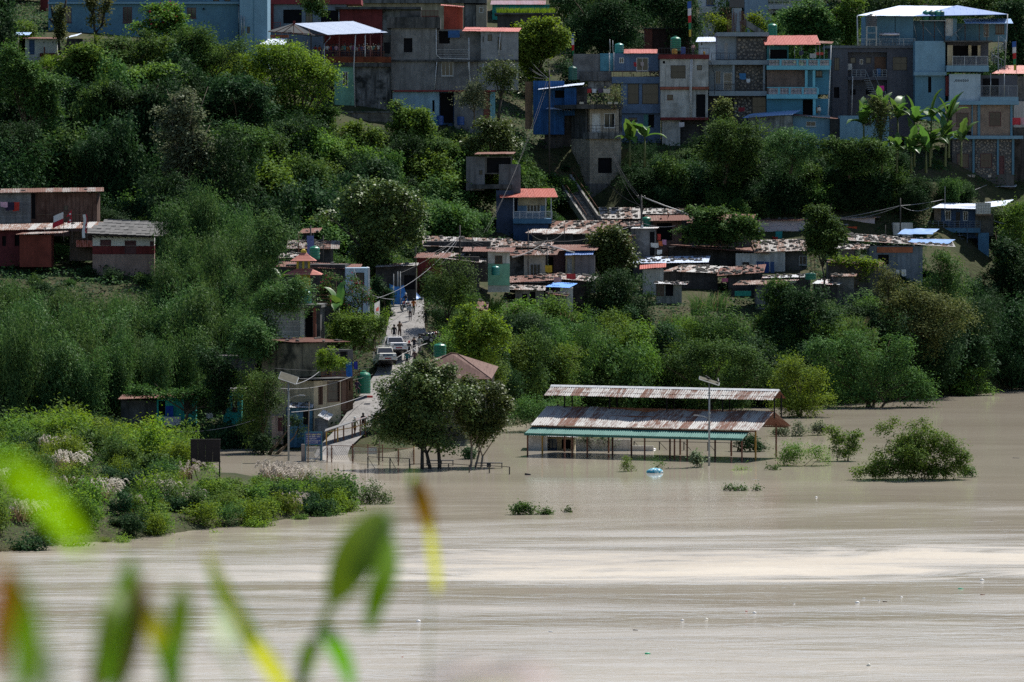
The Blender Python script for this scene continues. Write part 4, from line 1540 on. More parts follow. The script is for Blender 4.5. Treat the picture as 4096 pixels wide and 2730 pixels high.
def person(label,p,pose,shirt,trousers,rz=0,hgt=1.68,hat=None,group='people on the road',skirt=False):
    if pose not in BODIES:
        BODIES[pose] = person_mesh(pose)
    me, J = BODIES[pose]
    me = me.copy()
    me.name = 'body'
    hc = J['head0'][2] - .07
    ms = [SKIN,M_flat('shirt_%d%d%d' % tuple(int(c*100) for c in shirt),shirt,.85,.1),M_flat('trousers_%d%d%d' % tuple(int(c*100) for c in trousers),trousers,.85,.1),SHOE]
    for m_ in ms:
        me.materials.append(m_)
    n = len(me.polygons)
    co = np.zeros(n*3)
    me.polygons.foreach_get('center',co)
    co = co.reshape(-1,3)
    pel = J['pelvis'][2]
    idx_ = np.full(n,2)
    idx_[co[:,2]>pel+.06] = 1
    idx_[co[:,2]>hc-.03] = 0
    hz = np.array([J['haL'],J['haR'],J['wrL'],J['wrR']])
    dmin = np.min(np.linalg.norm(co[:,None,:]-hz[None],axis=-1),1)
    idx_[(np.abs(co[:,0])>.19) & (co[:,2]>.7) & (idx_==2) & (pose != 'sit')] = 1
    idx_[dmin<.1] = 0
    an = np.array([J['toL'],J['toR'],J['anL'],J['anR']])
    idx_[np.min(np.linalg.norm(co[:,None,:]-an[None],axis=-1),1)<.075] = 3
    me.polygons.foreach_set('material_index',idx_.astype(np.int32))
    me.polygons.foreach_set('use_smooth',np.ones(n,bool))
    o = ob('person',me,None,p)
    o.scale = [hgt/1.7] * 3
    o.rotation_euler = (0,0,rz)
    tag(o,label,'person',group)
    hx, hy, h_ = J['head1']
    MB().lathe([(.092,h_-.1),(.108,h_-.03),(.105,h_+.03),(.08,h_+.08),(.03,h_+.105)],12,(hx,hy+.018)).build('cap' if hat else 'hair',M_flat('cap_%d' % int(sum(hat)*100),hat,.7) if hat else HAIR,o,smooth=True)
    # nose, so that the face has a front
    MB().tube([(hx,hy-.085,h_-.05),(hx,hy-.112,h_-.085)],[.012,.02],6).build('nose',SKIN,o,smooth=True)
    return o

reg(1540,1150,4.48)

def onroad(x,y,Y=None):
    """foot point on the road at this picture point"""
    u_, v_ = uv(x,y)
    best = None
    for k in range(600):
        Yk = 440 + k * .13
        z = pt(u_,v_,Yk).z
        if best is None or abs(z-np.interp(Yk,RY,[r_[1] for r_ in ROAD])) < best[0]:
            best = (abs(z-np.interp(Yk,RY,[r_[1] for r_ in ROAD])),Yk)
    p = pt(u_,v_,best[1])
    return Vector((p.x,p.y,p.z+.04))

person('person in grey shirt and dark shorts walking up the road',onroad(452,608),'walk',(.42,.42,.42),(.05,.025,.03),R(180),1.7,(.4,.4,.42))
person('person in orange shirt walking beside the red motorbike',onroad(512,512),'walk',(.42,.12,.03),(.03,.03,.035),R(170),1.66)
person('person in dark clothes half behind the roadside tree',onroad(735,735),'stand',(.03,.035,.045),(.06,.04,.035),R(160),1.7)
person('person in brown clothes lifting a camera behind the white pickups',onroad(262,935),'photo',(.16,.11,.075),(.09,.055,.045),R(10),1.7)
person('person in black jacket standing behind the upper white pickup',onroad(165,985),'stand',(.03,.03,.035),(.03,.03,.04),R(180),1.66)
person('person in red cap and dark clothes beside the pickups',onroad(432,1285),'stand',(.035,.035,.045),(.03,.03,.035),R(165),1.66,(.45,.03,.03))
person('person in black shirt with both hands raised to the face',onroad(522,1215),'photo',(.035,.035,.04),(.035,.035,.04),R(-10),1.68)
person('person in pale shirt and grey trousers by the parked motorbikes',onroad(622,1200),'hip',(.42,.42,.37),(.25,.23,.21),R(180),1.72)
person('person in teal shirt at the lower end of the group on the road',onroad(395,1465),'stand',(.02,.11,.12),(.03,.03,.04),R(190),1.66)
person('person in white cap behind the big tree top beside the teal shirt',onroad(530,1440),'stand',(.1,.06,.06),(.04,.04,.04),R(175),1.64,(.5,.5,.5))
reg(1180,1600,4.356)
person('person in white cap and olive shirt seen behind the covered walkway',onroad(1042,640),'walk',(.2,.22,.13),(.14,.07,.05),R(150),1.7,(.5,.5,.48))
person('person in black shirt seen behind the covered walkway',onroad(1188,570),'walk',(.02,.02,.022),(.15,.07,.05),R(190),1.7)
reg(1100,1360,4.61)
person('person in dark clothes sitting by the green roadside tank',pt(*uv(1508,1035),455.5),'sit',(.04,.025,.05),(.05,.03,.04),R(20),1.6)

# ================================================================ vehicles

def wheel(parent,x,y,r,w_,rot=0):
    t = MB()
    prof = [(r*.6,-w_/2),(r*.93,-w_/2),(r,-w_/3),(r,w_/3),(r*.93,w_/2),(r*.6,w_/2)]
    n = 18
    vs_, fs_ = [], []
    for r_, a in prof:
        for k in range(n):
            th = 2 * math.pi * k / n
            vs_.append((x+a,y+r_*math.cos(th),r+r_*math.sin(th)))
    for i in range(len(prof)):
        j = (i+1) % len(prof)
        for k in range(n):
            fs_.append((i*n+k,i*n+(k+1) % n,j*n+(k+1) % n,j*n+k))
    o = ob('wheel',None,parent)
    MB().add(vs_,fs_).build('tyre',M_flat('tyre_rubber',(.015,.015,.016),.85),o)
    MB().tube([(x-w_*.45,y,r),(x+w_*.45,y,r)],r*.62,14).build('rim',M_flat('rim_steel',(.3,.3,.31),.4,.5,.4),o)

def pickup(label,p,rz,slope_,col):
    """double use utility pickup seen from the front: -y is forward"""
    t = thing('pickup_truck',label,'pickup truck',p,rz,'white pickups parked on the road')
    t.rotation_euler = (slope_,0,rz)
    pm = M_flat('car_%d' % int(sum(col)*100),col,.28,.5,var=.06)
    bk = M_flat('car_black',(.02,.02,.022),.5)
    gl = M_glass()
    hw = .86
    b_ = MB()
    # lower body, bonnet and cab as lofted sections (x half width, y, z low, z high)
    def loft(secs,mi=0):
        vs_, fs_ = [], []
        for (w0,w1,y,z0,z1) in secs:
            vs_ += [(-w0,y,z0),(w0,y,z0),(w1,y,z1-.05),(w1-.06,y,z1),(-w1+.06,y,z1),(-w1,y,z1-.05)]
        for i in range(len(secs)-1):
            for k in range(6):
                fs_.append((i*6+k,i*6+(k+1) % 6,(i+1)*6+(k+1) % 6,(i+1)*6+k))
        fs_ += [tuple(range(6))[::-1],tuple((len(secs)-1)*6+k for k in range(6))]
        return b_.add(vs_,[f[::-1] for f in fs_],mi)
    loft([(hw*.93,hw*.9,-2.2,.55,1.02),(hw,hw*.93,-2.05,.42,1.1),(hw,hw*.95,-1.0,.42,1.2),(hw,hw*.97,-.95,.42,1.2),(hw,hw*.97,.75,.42,1.2),(hw,hw*.97,2.25,.5,1.12)])
    loft([(hw*.95,hw*.80,-.78,1.16,1.22),(hw*.95,hw*.80,-.35,1.18,1.86),(hw*.93,hw*.79,.0,1.18,1.93),(hw*.93,hw*.79,.62,1.18,1.92),(hw*.93,hw*.79,.74,1.18,1.84)])
    b_.build('body',pm,t)
    # windscreen and side glass stand just proud of the pillars
    MB().add([(-.72,-.80,1.25),(.72,-.80,1.25),(.62,-.40,1.80),(-.62,-.40,1.80),(-.72,-.76,1.25),(.72,-.76,1.25),(.62,-.36,1.80),(-.62,-.36,1.80)],[(0,1,2,3),(7,6,5,4),(0,4,5,1),(1,5,6,2),(2,6,7,3),(3,7,4,0)]).build('windscreen',gl,t)
    for s_ in (-1,1):
        MB().hexa([(s_*.815,-.30,1.25),(s_*.815,.55,1.25),(s_*.79,.55,1.25),(s_*.79,-.30,1.25),(s_*.72,-.18,1.78),(s_*.72,.52,1.78),(s_*.69,.52,1.78),(s_*.69,-.18,1.78)]).build('side_window',gl,t)
        MB().box(s_*.93-.07,-.62,1.22,s_*.93+.07,-.54,1.42).build('wing_mirror',bk,t)
        hl = MB().box(s_*.62-.17,-2.235,.78,s_*.62+.17,-2.14,.98).build('headlight',M_flat('lamp_glass',(.6,.6,.58),.15,.6),t)
        MB().box(s_*.62-.2,-2.215,.75,s_*.62+.2,-2.13,1.005).build('lamp_bezel',bk,hl)
        MB().box(s_*.62-.14,-2.39,.52,s_*.62+.14,-2.36,.62).build('fog_lamp',M_flat('lamp_amber',(.5,.3,.1),.3),t)
        for y in (-1.45,1.35):
            wheel(t,s_*.74,y,.35,.22)
    g = MB().box(-.42,-2.24,.76,.42,-2.2,.98).build('grille',bk,t)
    bars = MB()
    for k in range(7):
        x = -.36 + k * .12
        bars.box(x-.014,-2.27,.77,x+.014,-2.235,.97)
    bars.build('grille_bars',M_flat('chrome',(.5,.5,.5),.2,.5,.9),g)
    MB().hexa([(-.88,-2.4,.42),(.88,-2.4,.42),(.9,-2.1,.42),(-.9,-2.1,.42),(-.84,-2.38,.72),(.84,-2.38,.72),(.88,-2.1,.72),(-.88,-2.1,.72)]).build('bumper',pm,t)
    MB().box(-.3,-2.42,.48,.3,-2.395,.6).build('number_plate',M_flat('plate_red',(.3,.03,.03),.5),t)
    c_ = MB()
    for x in (-.8,.8):
        for y in (.85,1.55,2.2):
            c_.tube([(x,y,1.1),(x,y,2.05)],.025,5)
        for z in (1.4,1.72,2.05):
            c_.tube([(x,.85,z),(x,2.2,z)],.022,5)
    for y in (.85,1.55,2.2):
        c_.tube([(-.8,y,2.05),(-.4,y,2.2),(.4,y,2.2),(.8,y,2.05)],.022,5)
    for z in (1.4,1.72):
        c_.tube([(-.8,.85,z),(.8,.85,z)],.022,5)
    c_.build('cargo_cage',M_flat('cage_white',(.45,.44,.42),.5),t)
    MB().box(-.7,-2.1,.3,.7,2.2,.43).build('chassis',bk,t)
    return t

reg(1460,1300,5.88)
pickup('white pickup truck closest to the camera with cream bonnet',onroad(470,1010),R(9),R(-10),(.62,.60,.53))
pickup('white pickup truck parked further up behind the first',onroad(705,760),R(11),R(-10),(.64,.63,.64))

def motorbike(label,p,rz,col,group='motorbikes on the road'):
    t = thing('motorbike',label,'motorbike',p,rz,group)
    bk = M_flat('bike_black',(.02,.02,.022),.45)
    pm = M_flat('bike_%d' % int(sum(col)*100),col,.3,.5)
    for y in (-.65,.62):
        wheel(t,0,y,.3,.1)
    MB().tube([(0,-.65,.3),(0,-.48,.75),(0,-.42,.98)],[.035,.03,.03],6).build('fork',bk,t)
    MB().tube([(-.35,-.3,1.05),(-.15,-.42,1.0),(.15,-.42,1.0),(.35,-.3,1.05)],.018,6).build('handlebar',bk,t)
    MB().tube([(0,-.42,.72),(0,-.3,.82),(0,-.05,.84),(0,.12,.76)],[.06,.13,.14,.06],8).build('fuel_tank',pm,t,smooth=True)
    MB().tube([(0,.08,.76),(0,.35,.78),(0,.75,.82),(0,.85,.8)],[.08,.13,.1,.04],8).build('seat',bk,t,smooth=True)
    MB().hexa([(-.13,-.3,.3),(.13,-.3,.3),(.12,.25,.32),(-.12,.25,.32),(-.1,-.25,.62),(.1,-.25,.62),(.1,.2,.66),(-.1,.2,.66)]).build('engine',M_flat('engine_grey',(.16,.16,.17),.4,.5,.5),t)
    MB().tube([(.1,-.2,.3),(.13,.3,.3),(.14,.85,.4)],[.03,.04,.05],6).build('exhaust',M_flat('exhaust_steel',(.3,.3,.3),.3,.5,.8),t)
    MB().lathe([(.02,-.07),(.08,-.05),(.09,.02),(.06,.06)],10).build('headlight',M_flat('lamp_glass',(.6,.6,.58),.15),t,(0,-.55,.88))
    MB().hexa([(-.06,.45,.62),(.06,.45,.62),(.06,.95,.66),(-.06,.95,.66),(-.05,.45,.7),(.05,.45,.7),(.05,.98,.76),(-.05,.98,.76)]).build('rear_mudguard',pm,t)
    return t

reg(1540,1150,4.48)
bp = onroad(362,425)
motorbike('red motorbike with a rider coming down the road',bp,R(-28),(.35,.02,.02))
person('person in dark jacket and white trousers riding the red motorbike',bp+Vector((.05,.12,.1)),'sit',(.025,.03,.045),(.5,.49,.46),R(-28),1.7,(.45,.45,.45))
motorbike('black motorbike parked nearest the pale shirted person',onroad(730,1000),R(60),(.03,.03,.035))
motorbike('dark motorbike parked second from the pale shirted person',onroad(800,985),R(50),(.05,.05,.06))
motorbike('motorbike with red tank parked under the roadside tree',onroad(870,975),R(65),(.2,.03,.03))
# blue tarpaulin on posts and the tarp covered stall beyond
tb = onroad(240,335)

def tarp(label,p,pts,col,name='tarpaulin'):
    m_ = M_flat('tarp_%d' % int(col[2]*100),col,.5,.4,var=.35)
    vs_, fs_ = [], []
    n = 10
    rg = random.Random(label)
    A, B, C, D = [Vector(q) for q in pts]
    for s_ in (0,1):
        for j in range(n+1):
            for i in range(n+1):
                a, b__ = i / n, j / n
                q = A.lerp(B,a).lerp(D.lerp(C,a),b__)
                vs_.append(q+Vector((0,0,0))+Vector((rg.uniform(-.05,.05),rg.uniform(-.08,.08)-.12*math.sin(math.pi*a)*math.sin(3*b__)+.02*s_,rg.uniform(-.05,.05)-.25*math.sin(math.pi*a)*(1-b__)))*(1 if not s_ else 0)+(vs_[j*(n+1)+i]-q+Vector((0,.02,0)) if s_ else Vector((0,0,0))))
    N = (n+1) ** 2
    for j in range(n):
        for i in range(n):
            q = (j*(n+1)+i,j*(n+1)+i+1,(j+1)*(n+1)+i+1,(j+1)*(n+1)+i)
            fs_ += [q,tuple(N+k for k in q[::-1])]
    o = MB().add(vs_,fs_).build(name,m_,None,p,smooth=True)
    return tag(o,label,'tarpaulin','blue tarpaulins by the road')

tarp('bright blue tarpaulin hanging between posts at the roadside',tb,[(-.9,0,2.2),(.5,.3,2.1),(1.1,-.2,.2),(-.7,.1,.1)],(.03,.18,.5))
for k, (x,y0) in enumerate(((155,0),(275,0))):
    pole(['grey post at the left end of the blue tarpaulin','grey post at the right end of the blue tarpaulin'][k],Vector((P(x,200,tb.y).x,tb.y-.1,tb.z-.2)),3.4,.05,'grey',name='tarp_post')
p_ = pt(*uv(600,130),506)
tarp('crumpled blue and black tarpaulin over a roadside heap',Vector((p_.x-1,p_.y,p_.z-.6)),[(-1.4,-.4,.2),(1.4,-.4,.3),(1.5,.8,-.1),(.2,1.0,1.6)],(.05,.16,.4))
# flat narrow sign at the roadside seen nearly edge-on
tile(1,1)
p_ = P(1088,1380,470)
t = thing('roadside_board','tall narrow white advertising board with red print at the roadside','sign',Vector((p_.x,p_.y,p_.z-1.6)))
k_ = 470 / FPX / 9.184
MB().hexa([(0,0,1.6),(45*k_,1.2,1.75),(45*k_,1.26,1.75),(0,.06,1.6),(0,0,1.6+160*k_),(45*k_,1.2,1.6+185*k_),(45*k_,1.26,1.6+185*k_),(0,.06,1.6+160*k_)]).build('panel',M_flat('board_white',(.5,.48,.46),.6),t)
MB().hexa([(14*k_,.36,2.5),(38*k_,1.0,2.55),(38*k_,1.005,2.56),(14*k_,.366,2.5),(14*k_,.36,2.75),(38*k_,1.0,2.95),(38*k_,1.005,2.95),(14*k_,.366,2.75)]).build('print',M_flat('print_red',(.5,.08,.05),.6),t,(0,-.02,0))
for x in (.1,.4):
    MB().box(x-.04,x*2.6+.08,-1,x+.04,x*2.6+.16,1.8).build('leg',WOOD,t)

# ================================================================ left bank: huts, slate roofed house, shrine
tile(0,1)
TINWALL = M_wall('tin_rusted_wall',(.16,.10,.08),.7,(.05,.022,.015),blocks=(.45,6,.03))
TINGREY = M_wall('tin_grey_wall',(.24,.25,.26),.5,blocks=(6,.13,.02))
h = House('tin_hut','long rusty tin hut with a lean roof at the edge of the left slope','hut',-120,462,525)
h.block((-160,200,285,470),TINGREY,0,4,[('o',40,300,110,340)],deep=1.5)
h.block((287,200,890,470),TINWALL,-.05,4,[('o',287,205,326,440),('w',585,320,625,365,'dark',0)],deep=1.5)
h.roof((-200,205),(950,190),(-190,168),-.8,4.2,S_RUSTY,stones=3)
h.pipe([(335,404,-.5),(820,402,-.5)],.04,WOOD,'clothes_pole')
cloth('pink cloth hung on the long rusty tin hut',P(5,285,523.8),.75,.55,(.55,.35,.45))
cloth('black cloth hung on the long rusty tin hut',P(50,287,523.8),1.2,.85,(.03,.025,.05))
cloth('red cloth hung on the long rusty tin hut',P(120,286,523.8),.65,.95,(.35,.04,.03))
h = House('tin_hut','wide low maroon hut with pale and rusty roof sheets below the long tin hut','hut',-140,700,517)
h.block((-160,548,375,700),M_wall('paint_plum',(.12,.03,.035),.45),0,4.5,[('o',20,600,55,690),('o',135,590,178,690)],deep=2)
h.roof((-190,552),(905,524),(-120,496),-.8,4.5,S_WHITE,sheet=.8,stones=5)
h.block((640,560,850,650),M_wall('boards_grey',(.15,.12,.10),.5),1.0,4,deep=2)
h = House('tin_hut','small red walled hut with a rusty roof in front of the maroon hut','hut',180,700,514)
h.block((180,590,470,705),M_wall('paint_redbrown',(.20,.05,.035),.4),0,3,deep=2)
h.roof((135,586),(560,572),(240,560),-.5,3.2,S_RUSTY)
# slate roofed house
h = House('slate_roofed_house','white and maroon house with an overhanging grey slate roof above the bamboo','house',850,690,515,yaw=3)
h.block((850,585,1415,690),M_wall('white_wash',(.66,.65,.62),.2,(.3,.29,.27)),0,5,[('d',920,632,1020,688,'maroon'),('d',1145,640,1250,688,'maroon'),('d',1378,648,1412,688,'maroon')],prot=False)
h.block((850,692,1415,765),MAROON,-.04,5,[('d',1145,694,1250,762,'maroon')])
h.block((850,767,1415,900),M_wall('plinth_pink',(.34,.24,.20),.4),-.1,5,deep=2,prot=False)
for k in range(10):
    x = 870 + k * 56
    h.part('bracket',MB().tube([h.V(x,612-k*.0,-.0),h.V(x-45,590,-1.0)],.06,4),M_flat('bracket_wood',(.035,.025,.02),.8))
a, b_, c_ = h.V(765,576,-1.3), h.V(1500,604,-1.3), h.V(990,456,2.6)
a.z -= 0
e, sl = b_ - a, Vector((0,c_.y-a.y,c_.z-a.z))
rt = ob('roof',None,h.root)
ey = sl.normalized()
nz = Vector((1,0,0)).cross(ey).normalized()
slm = M_wall('slate',(.16,.155,.15),.5,(.05,.05,.05))
sm = MB().box(0,0,0,.46,.62,.035).mesh('slate',slm)
NR, NC = 9, 17
for i in range(NR):
    f0 = i / NR
    x0 = a.x + (c_.x-a.x) * f0
    wrow = e.x - (c_.x-a.x) * f0 * .6
    nn = int(wrow/.46)
    for k in range(nn+1):
        o = ob('slate',sm,rt)
        M = Matrix((Vector((1,0,0)),ey,nz)).transposed().to_4x4()
        M.translation = a + Vector((x0-a.x+(k+.5*(i % 2)-.25)*.46,0,e.z*(k/nn))) + ey * (sl.length*f0) + nz * (.035*(i % 2)+random.Random(i*50+k).uniform(0,.03)+.02*(k % 2))
        o.matrix_basis = M @ Matrix.Rotation(random.Random(k*7+i).uniform(-.04,.04),4,'Z') @ Matrix.Rotation(.05,4,'X')
MB().hexa([a+Vector((0,.02,-.16)),b_+Vector((0,.02,-.16)),b_+sl+Vector((0,0,-.16)),a+sl+Vector((c_.x-a.x,0,-.16)),a+Vector((0,.02,-.05)),b_+Vector((0,.02,-.05)),b_+sl+Vector((0,0,-.05)),a+sl+Vector((c_.x-a.x,0,-.05))]).build('roof_boards',M_flat('bracket_wood',(.035,.025,.02),.8),rt)
MB().tube([Vector((c_.x,c_.y,c_.z+.08)),Vector((b_.x,c_.y,c_.z+.06+e.z))],.1,6).build('ridge',slm,rt)
h.block((700,640,850,700),M_sheet('sheet_pinkish',(.45,.16,.14),.2),.5,3,name='red_annex')

def flag(label,base,hgt,fw,fh,kind,rz=0,group='flags on poles'):
    t = thing('flag',label,'flag',base,rz,group)
    MB().tube([(0,0,-.5),(0,0,hgt)],.03,6).build('pole',M_flat('flag_pole',(.08,.06,.05),.6),t)
    red, white = M_flat('flag_red',(.42,.02,.035),.8,var=.12), M_flat('flag_white',(.62,.6,.6),.8,var=.1)

    def sheet_(f,mat,nm):
        vs_, fs_ = [], []
        n, mm_ = 8, 6
        for s_ in (0,1):
            for j in range(mm_+1):
                for i in range(n+1):
                    x, z = f(i/n,j/mm_)
                    vs_.append((x,.10*math.sin(x*4.5+z*2)*min(1,abs(x)*2)+.014*s_,z-abs(x)*.18))
        N = (n+1) * (mm_+1)
        for j in range(mm_):
            for i in range(n):
                q_ = (j*(n+1)+i,j*(n+1)+i+1,(j+1)*(n+1)+i+1,(j+1)*(n+1)+i)
                fs_ += [q_,tuple(N+k for k in q_[::-1])]
        return MB().add(vs_,fs_).build(nm,mat,t,smooth=True)
    T = hgt - .05
    if kind == 'half':
        sheet_(lambda a,b:(-fw*a,T-fh*.55*b-fw*a*.25),white,'upper_half')
        sheet_(lambda a,b:(-fw*a*1.1,T-fh*.56-fh*.44*b-fw*a*.3),red,'lower_half')
    elif kind == 'pennon':
        sheet_(lambda a,b:(-fw*a*b,T-fh*.5*b),red,'upper_pennon')
        sheet_(lambda a,b:(-fw*.9*a*b,T-fh*.45-fh*.55*b),red,'lower_pennon')
        for z in (T-fh*.34,T-fh*.82):
            MB().lathe([(.10,-.02),(.10,.02)],12).build('emblem',white,t,(-fw*.3,-.07,z-.04)).rotation_euler = (math.pi/2,0,0)
    elif kind == 'banner':
        sheet_(lambda a,b:(-fw*(.35+.65*a)+.08*math.sin(b*6),T-fh*b),white,'banner_cloth')
        sheet_(lambda a,b:(-fw*.36*a+.08*math.sin(b*6),T-fh*.8*b),red,'banner_edge')
    else:
        cols = [(.03,.09,.3),(.6,.6,.6),(.45,.03,.03),(.03,.2,.08),(.5,.38,.05)]
        for k, c in enumerate(cols):
            sheet_(lambda a,b,k=k:(-fw*a*(1-.1*k),T-fh*(k+b)/5),M_flat('prayer_%d' % k,c,.85,var=.2),'prayer_panel')
    return t

def fl(label,x,yb,yt,Y,fwpx,fhpx,kind,rz=0):
    b0 = P(x,yb,Y)
    k = Y / FPX / (SS*4)
    return flag(label,b0,(yb-yt)*k,fwpx*k,fhpx*k,kind,rz)

fl('white and red flag on a pole before the tin huts',585,600,372,513,92,108,'half')
fl('double pointed red flag with white emblems before the tin huts',662,620,348,512.5,55,122,'pennon')
fl('long narrow white banner with red edge beside the slate roof',800,625,392,511,40,215,'banner')

# ================================================================ turquoise huts low in the trees
tile(0,2)
TURQ = M_wall('paint_turquoise',(.03,.36,.32),.4,(.03,.1,.1))
h = House('turquoise_hut','turquoise hut with creeper on its roof hidden under the dark trees','hut',1460,680,461)
h.block((1440,512,1790,690),TURQ,0,3,[('o',1455,545,1518,680),('d',1690,525,1765,665,'dark')],deep=1.5)
h.block((1110,540,1438,690),CONCD,.3,3,deep=1.5)
h.roof((1080,530),(1820,505),(1120,490),-.6,3,S_BROWN,stones=6)
h = House('turquoise_hut','small striped turquoise hut with a door beside the leafy tree','hut',2055,660,462)
h.block((2050,460,2215,665),TURQ,0,2.5,[('w',2070,505,2105,600,'white',0),('d',2135,500,2180,650,'maroon')],deep=1.5)
h.roof((2030,462),(2240,452),(2060,430),-.4,2.5,S_WHITE,stones=4)
h = House('concrete_shed','dark block shed above the small turquoise hut','shed',1980,340,470)
h.block((1960,130,2340,345),M_wall('block_dark',(.12,.11,.11),.6,blocks=(.42,.2,.015)),0,3,deep=3)
cloth('white and blue cloth hung below the turquoise hut',P(1510,690,459.5),1.5,.8,(.5,.48,.5))
cloth('small white cloth hung right of the turquoise hut door',P(1895,655,459.5),.6,.5,(.55,.55,.55))
cloth('blue cloth on the turquoise wall',P(1520,590,460.6),.7,1.0,(.02,.06,.3))

# ================================================================ sheds round the shrine
tile(1,1)
h = House('siding_house','pale board sided house with a roof terrace under the bamboo','house',70,1560,462,yaw=-5)
SIDE = M_wall('siding_pale',(.36,.36,.35),.35,(.14,.14,.14),blocks=(8,.24,.02))
h.block((60,1255,405,1545),SIDE,0,4,deep=2)
h.block((405,1255,440,1545),M_flat('corner_board',(.42,.42,.40),.7),-.03,4,deep=2)
h.block((442,1260,590,1560),CONCD,.6,4,[('o',455,1300,520,1540)],deep=2)
h.box('slab',(150,1228,600,1256),CONC,-.5,4)
h.box('column',(525,1250,550,1580),M_flat('rust_column',(.16,.055,.035),.8),-.4,-.1)
h.rail((540,1140,690,1240),RUSTM,-.4,bars=2)
h.rail((310,1125,545,1228),M_flat('mesh_grey',(.12,.1,.09),.7),-.4,sp=.2)
tank('teal green tank on the terrace of the board sided house',P(460,1222,463),.5,1.25,'teal')
h = House('shrine','small two tiered shrine with red tiled roofs and yellow pillars','shrine',340,1010,474)
YEL = M_flat('shrine_yellow',(.5,.38,.05),.7)
rc0 = h.rc((340,830,520,1010))
cxm, k_ = (h.V(432,900,0).x), 474 / FPX / 9.184
zz = lambda y: h.V(432,y,0).z
TILE = M_sheet('shrine_tile',(.38,.13,.10),.15,(.28,.09,.08),.7)

def pyr(x_half_b,x_half_t,yb,yt,nm='roof_tier',mat=TILE):
    zb, zt = zz(yb), zz(yt)
    hb, ht_ = x_half_b * k_, x_half_t * k_
    cy_ = 1.2
    v = [(cxm-hb,cy_-hb,zb),(cxm+hb,cy_-hb,zb),(cxm+hb,cy_+hb,zb),(cxm-hb,cy_+hb,zb),(cxm-ht_,cy_-ht_,zt),(cxm+ht_,cy_-ht_,zt),(cxm+ht_,cy_+ht_,zt),(cxm-ht_,cy_+ht_,zt)]
    return h.part(nm,MB().hexa(v),mat)

pyr(62,60,1090,955,'lower_body',YEL)
pyr(178,140,955,935)
pyr(136,95,934,915)
pyr(92,64,914,898)
pyr(58,58,898,828,'upper_body',M_flat('shrine_panel',(.2,.2,.2),.7))
for s1 in (-1,0,1):
    x = cxm + s1 * 52 * k_
    h.part('pillar',MB().box(x-10*k_,1.2-66*k_,zz(900),x+10*k_,1.2-58*k_,zz(826)),YEL)
pyr(118,88,828,806)
pyr(84,56,805,782)
pyr(52,24,781,754)
pyr(26,24,753,735,'finial_base',YEL)
h.part('finial',MB().lathe([(.16,zz(736)),(.2,zz(730)),(.08,zz(722)),(.03,zz(712))],10,(cxm,1.2)),YEL)
protect(255,730,610,1000,474)

def shanty(label,x,y,Y,wall,mat,roof,rmat,ops=(),yaw=0,dep=4.0,stones=12,de=-.5,dr=None,sheet=.85,rag=.09,deep=3,name='shanty',extra=None):
    h = House(name,label,'hut',x,y,Y,yaw)
    h.block(wall,mat,0,dep,ops,deep=deep)
    if roof:
        if rmat is S_RUSTY:
            rmat = S_VAR[sum(map(ord,label)) % 4]
        h.roof(roof[0],roof[1],roof[2],de,dr if dr is not None else dep+.2,rmat,sheet,stones,rag)
        xs_ = [q[0] for q in roof]
        ys_ = [q[1] for q in roof]
        protect(min(xs_),min(ys_),max(xs_),max(ys_),Y)
    return h

GREYW = M_wall('block_grey',(.22,.21,.20),.65,(.04,.04,.04),blocks=(.42,.2,.012))
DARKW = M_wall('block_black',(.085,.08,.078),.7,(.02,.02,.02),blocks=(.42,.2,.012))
PALEB = M_wall('paint_paleblue',(.32,.44,.55),.25,(.12,.15,.18))
ORANGE = M_wall('paint_orange',(.42,.15,.08),.3)
PINKW = M_wall('paint_pinkwhite',(.55,.46,.48),.25,(.22,.19,.19))
BLUEW = M_wall('paint_blue',(.09,.20,.31),.35,(.03,.07,.11))
DBLUEW = M_wall('paint_darkblue',(.05,.09,.17),.35,(.02,.03,.06))
GREENW = M_wall('paint_mint',(.20,.42,.30),.4,(.07,.13,.09))
STONEY = M_wall('rubble',(.2,.18,.16),.6)

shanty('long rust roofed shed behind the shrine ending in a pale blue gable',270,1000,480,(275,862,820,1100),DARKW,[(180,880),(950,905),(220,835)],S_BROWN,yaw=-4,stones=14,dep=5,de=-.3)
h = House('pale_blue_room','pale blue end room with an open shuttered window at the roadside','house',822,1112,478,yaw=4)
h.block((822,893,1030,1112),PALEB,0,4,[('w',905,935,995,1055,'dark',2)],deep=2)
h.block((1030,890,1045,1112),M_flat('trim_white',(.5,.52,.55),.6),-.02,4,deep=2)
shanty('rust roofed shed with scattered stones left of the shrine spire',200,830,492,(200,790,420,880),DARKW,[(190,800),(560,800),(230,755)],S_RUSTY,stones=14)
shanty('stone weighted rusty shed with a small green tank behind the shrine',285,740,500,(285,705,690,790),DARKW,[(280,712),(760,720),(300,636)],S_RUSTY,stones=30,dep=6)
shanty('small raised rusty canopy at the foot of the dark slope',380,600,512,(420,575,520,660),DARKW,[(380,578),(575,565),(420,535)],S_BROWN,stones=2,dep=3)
tank('green tank just right of the shrine spire',P(538,812,484),.5,1.25,'green')
for lab, x, yb, yt, Y, r_, c in (('dark pole with a blue and white cloth behind the shrine',502,760,505,494,.1,'dark'),('rusty post among the stone weighted roofs left of the big tree',392,712,560,496,.06,'rust'),('thin dark post right of the green tank by the shrine',617,825,595,490,.05,'dark'),('dark pole rising above the roofs right of the big tree',1872,790,500,515,.1,'dark'),('thin post on the roofs right of the tall dark pole',1990,730,600,520,.05,'dark'),('short dark post at the bougainvillea',975,1200,1075,472,.08,'dark'),('thin post by the roadside wall',1468,850,700,500,.05,'dark')):
    b0 = P(x,yb,Y)
    pole(lab,b0+Vector((0,0,-.8)),(yb-yt)*Y/FPX/9.184+.8,r_,c)
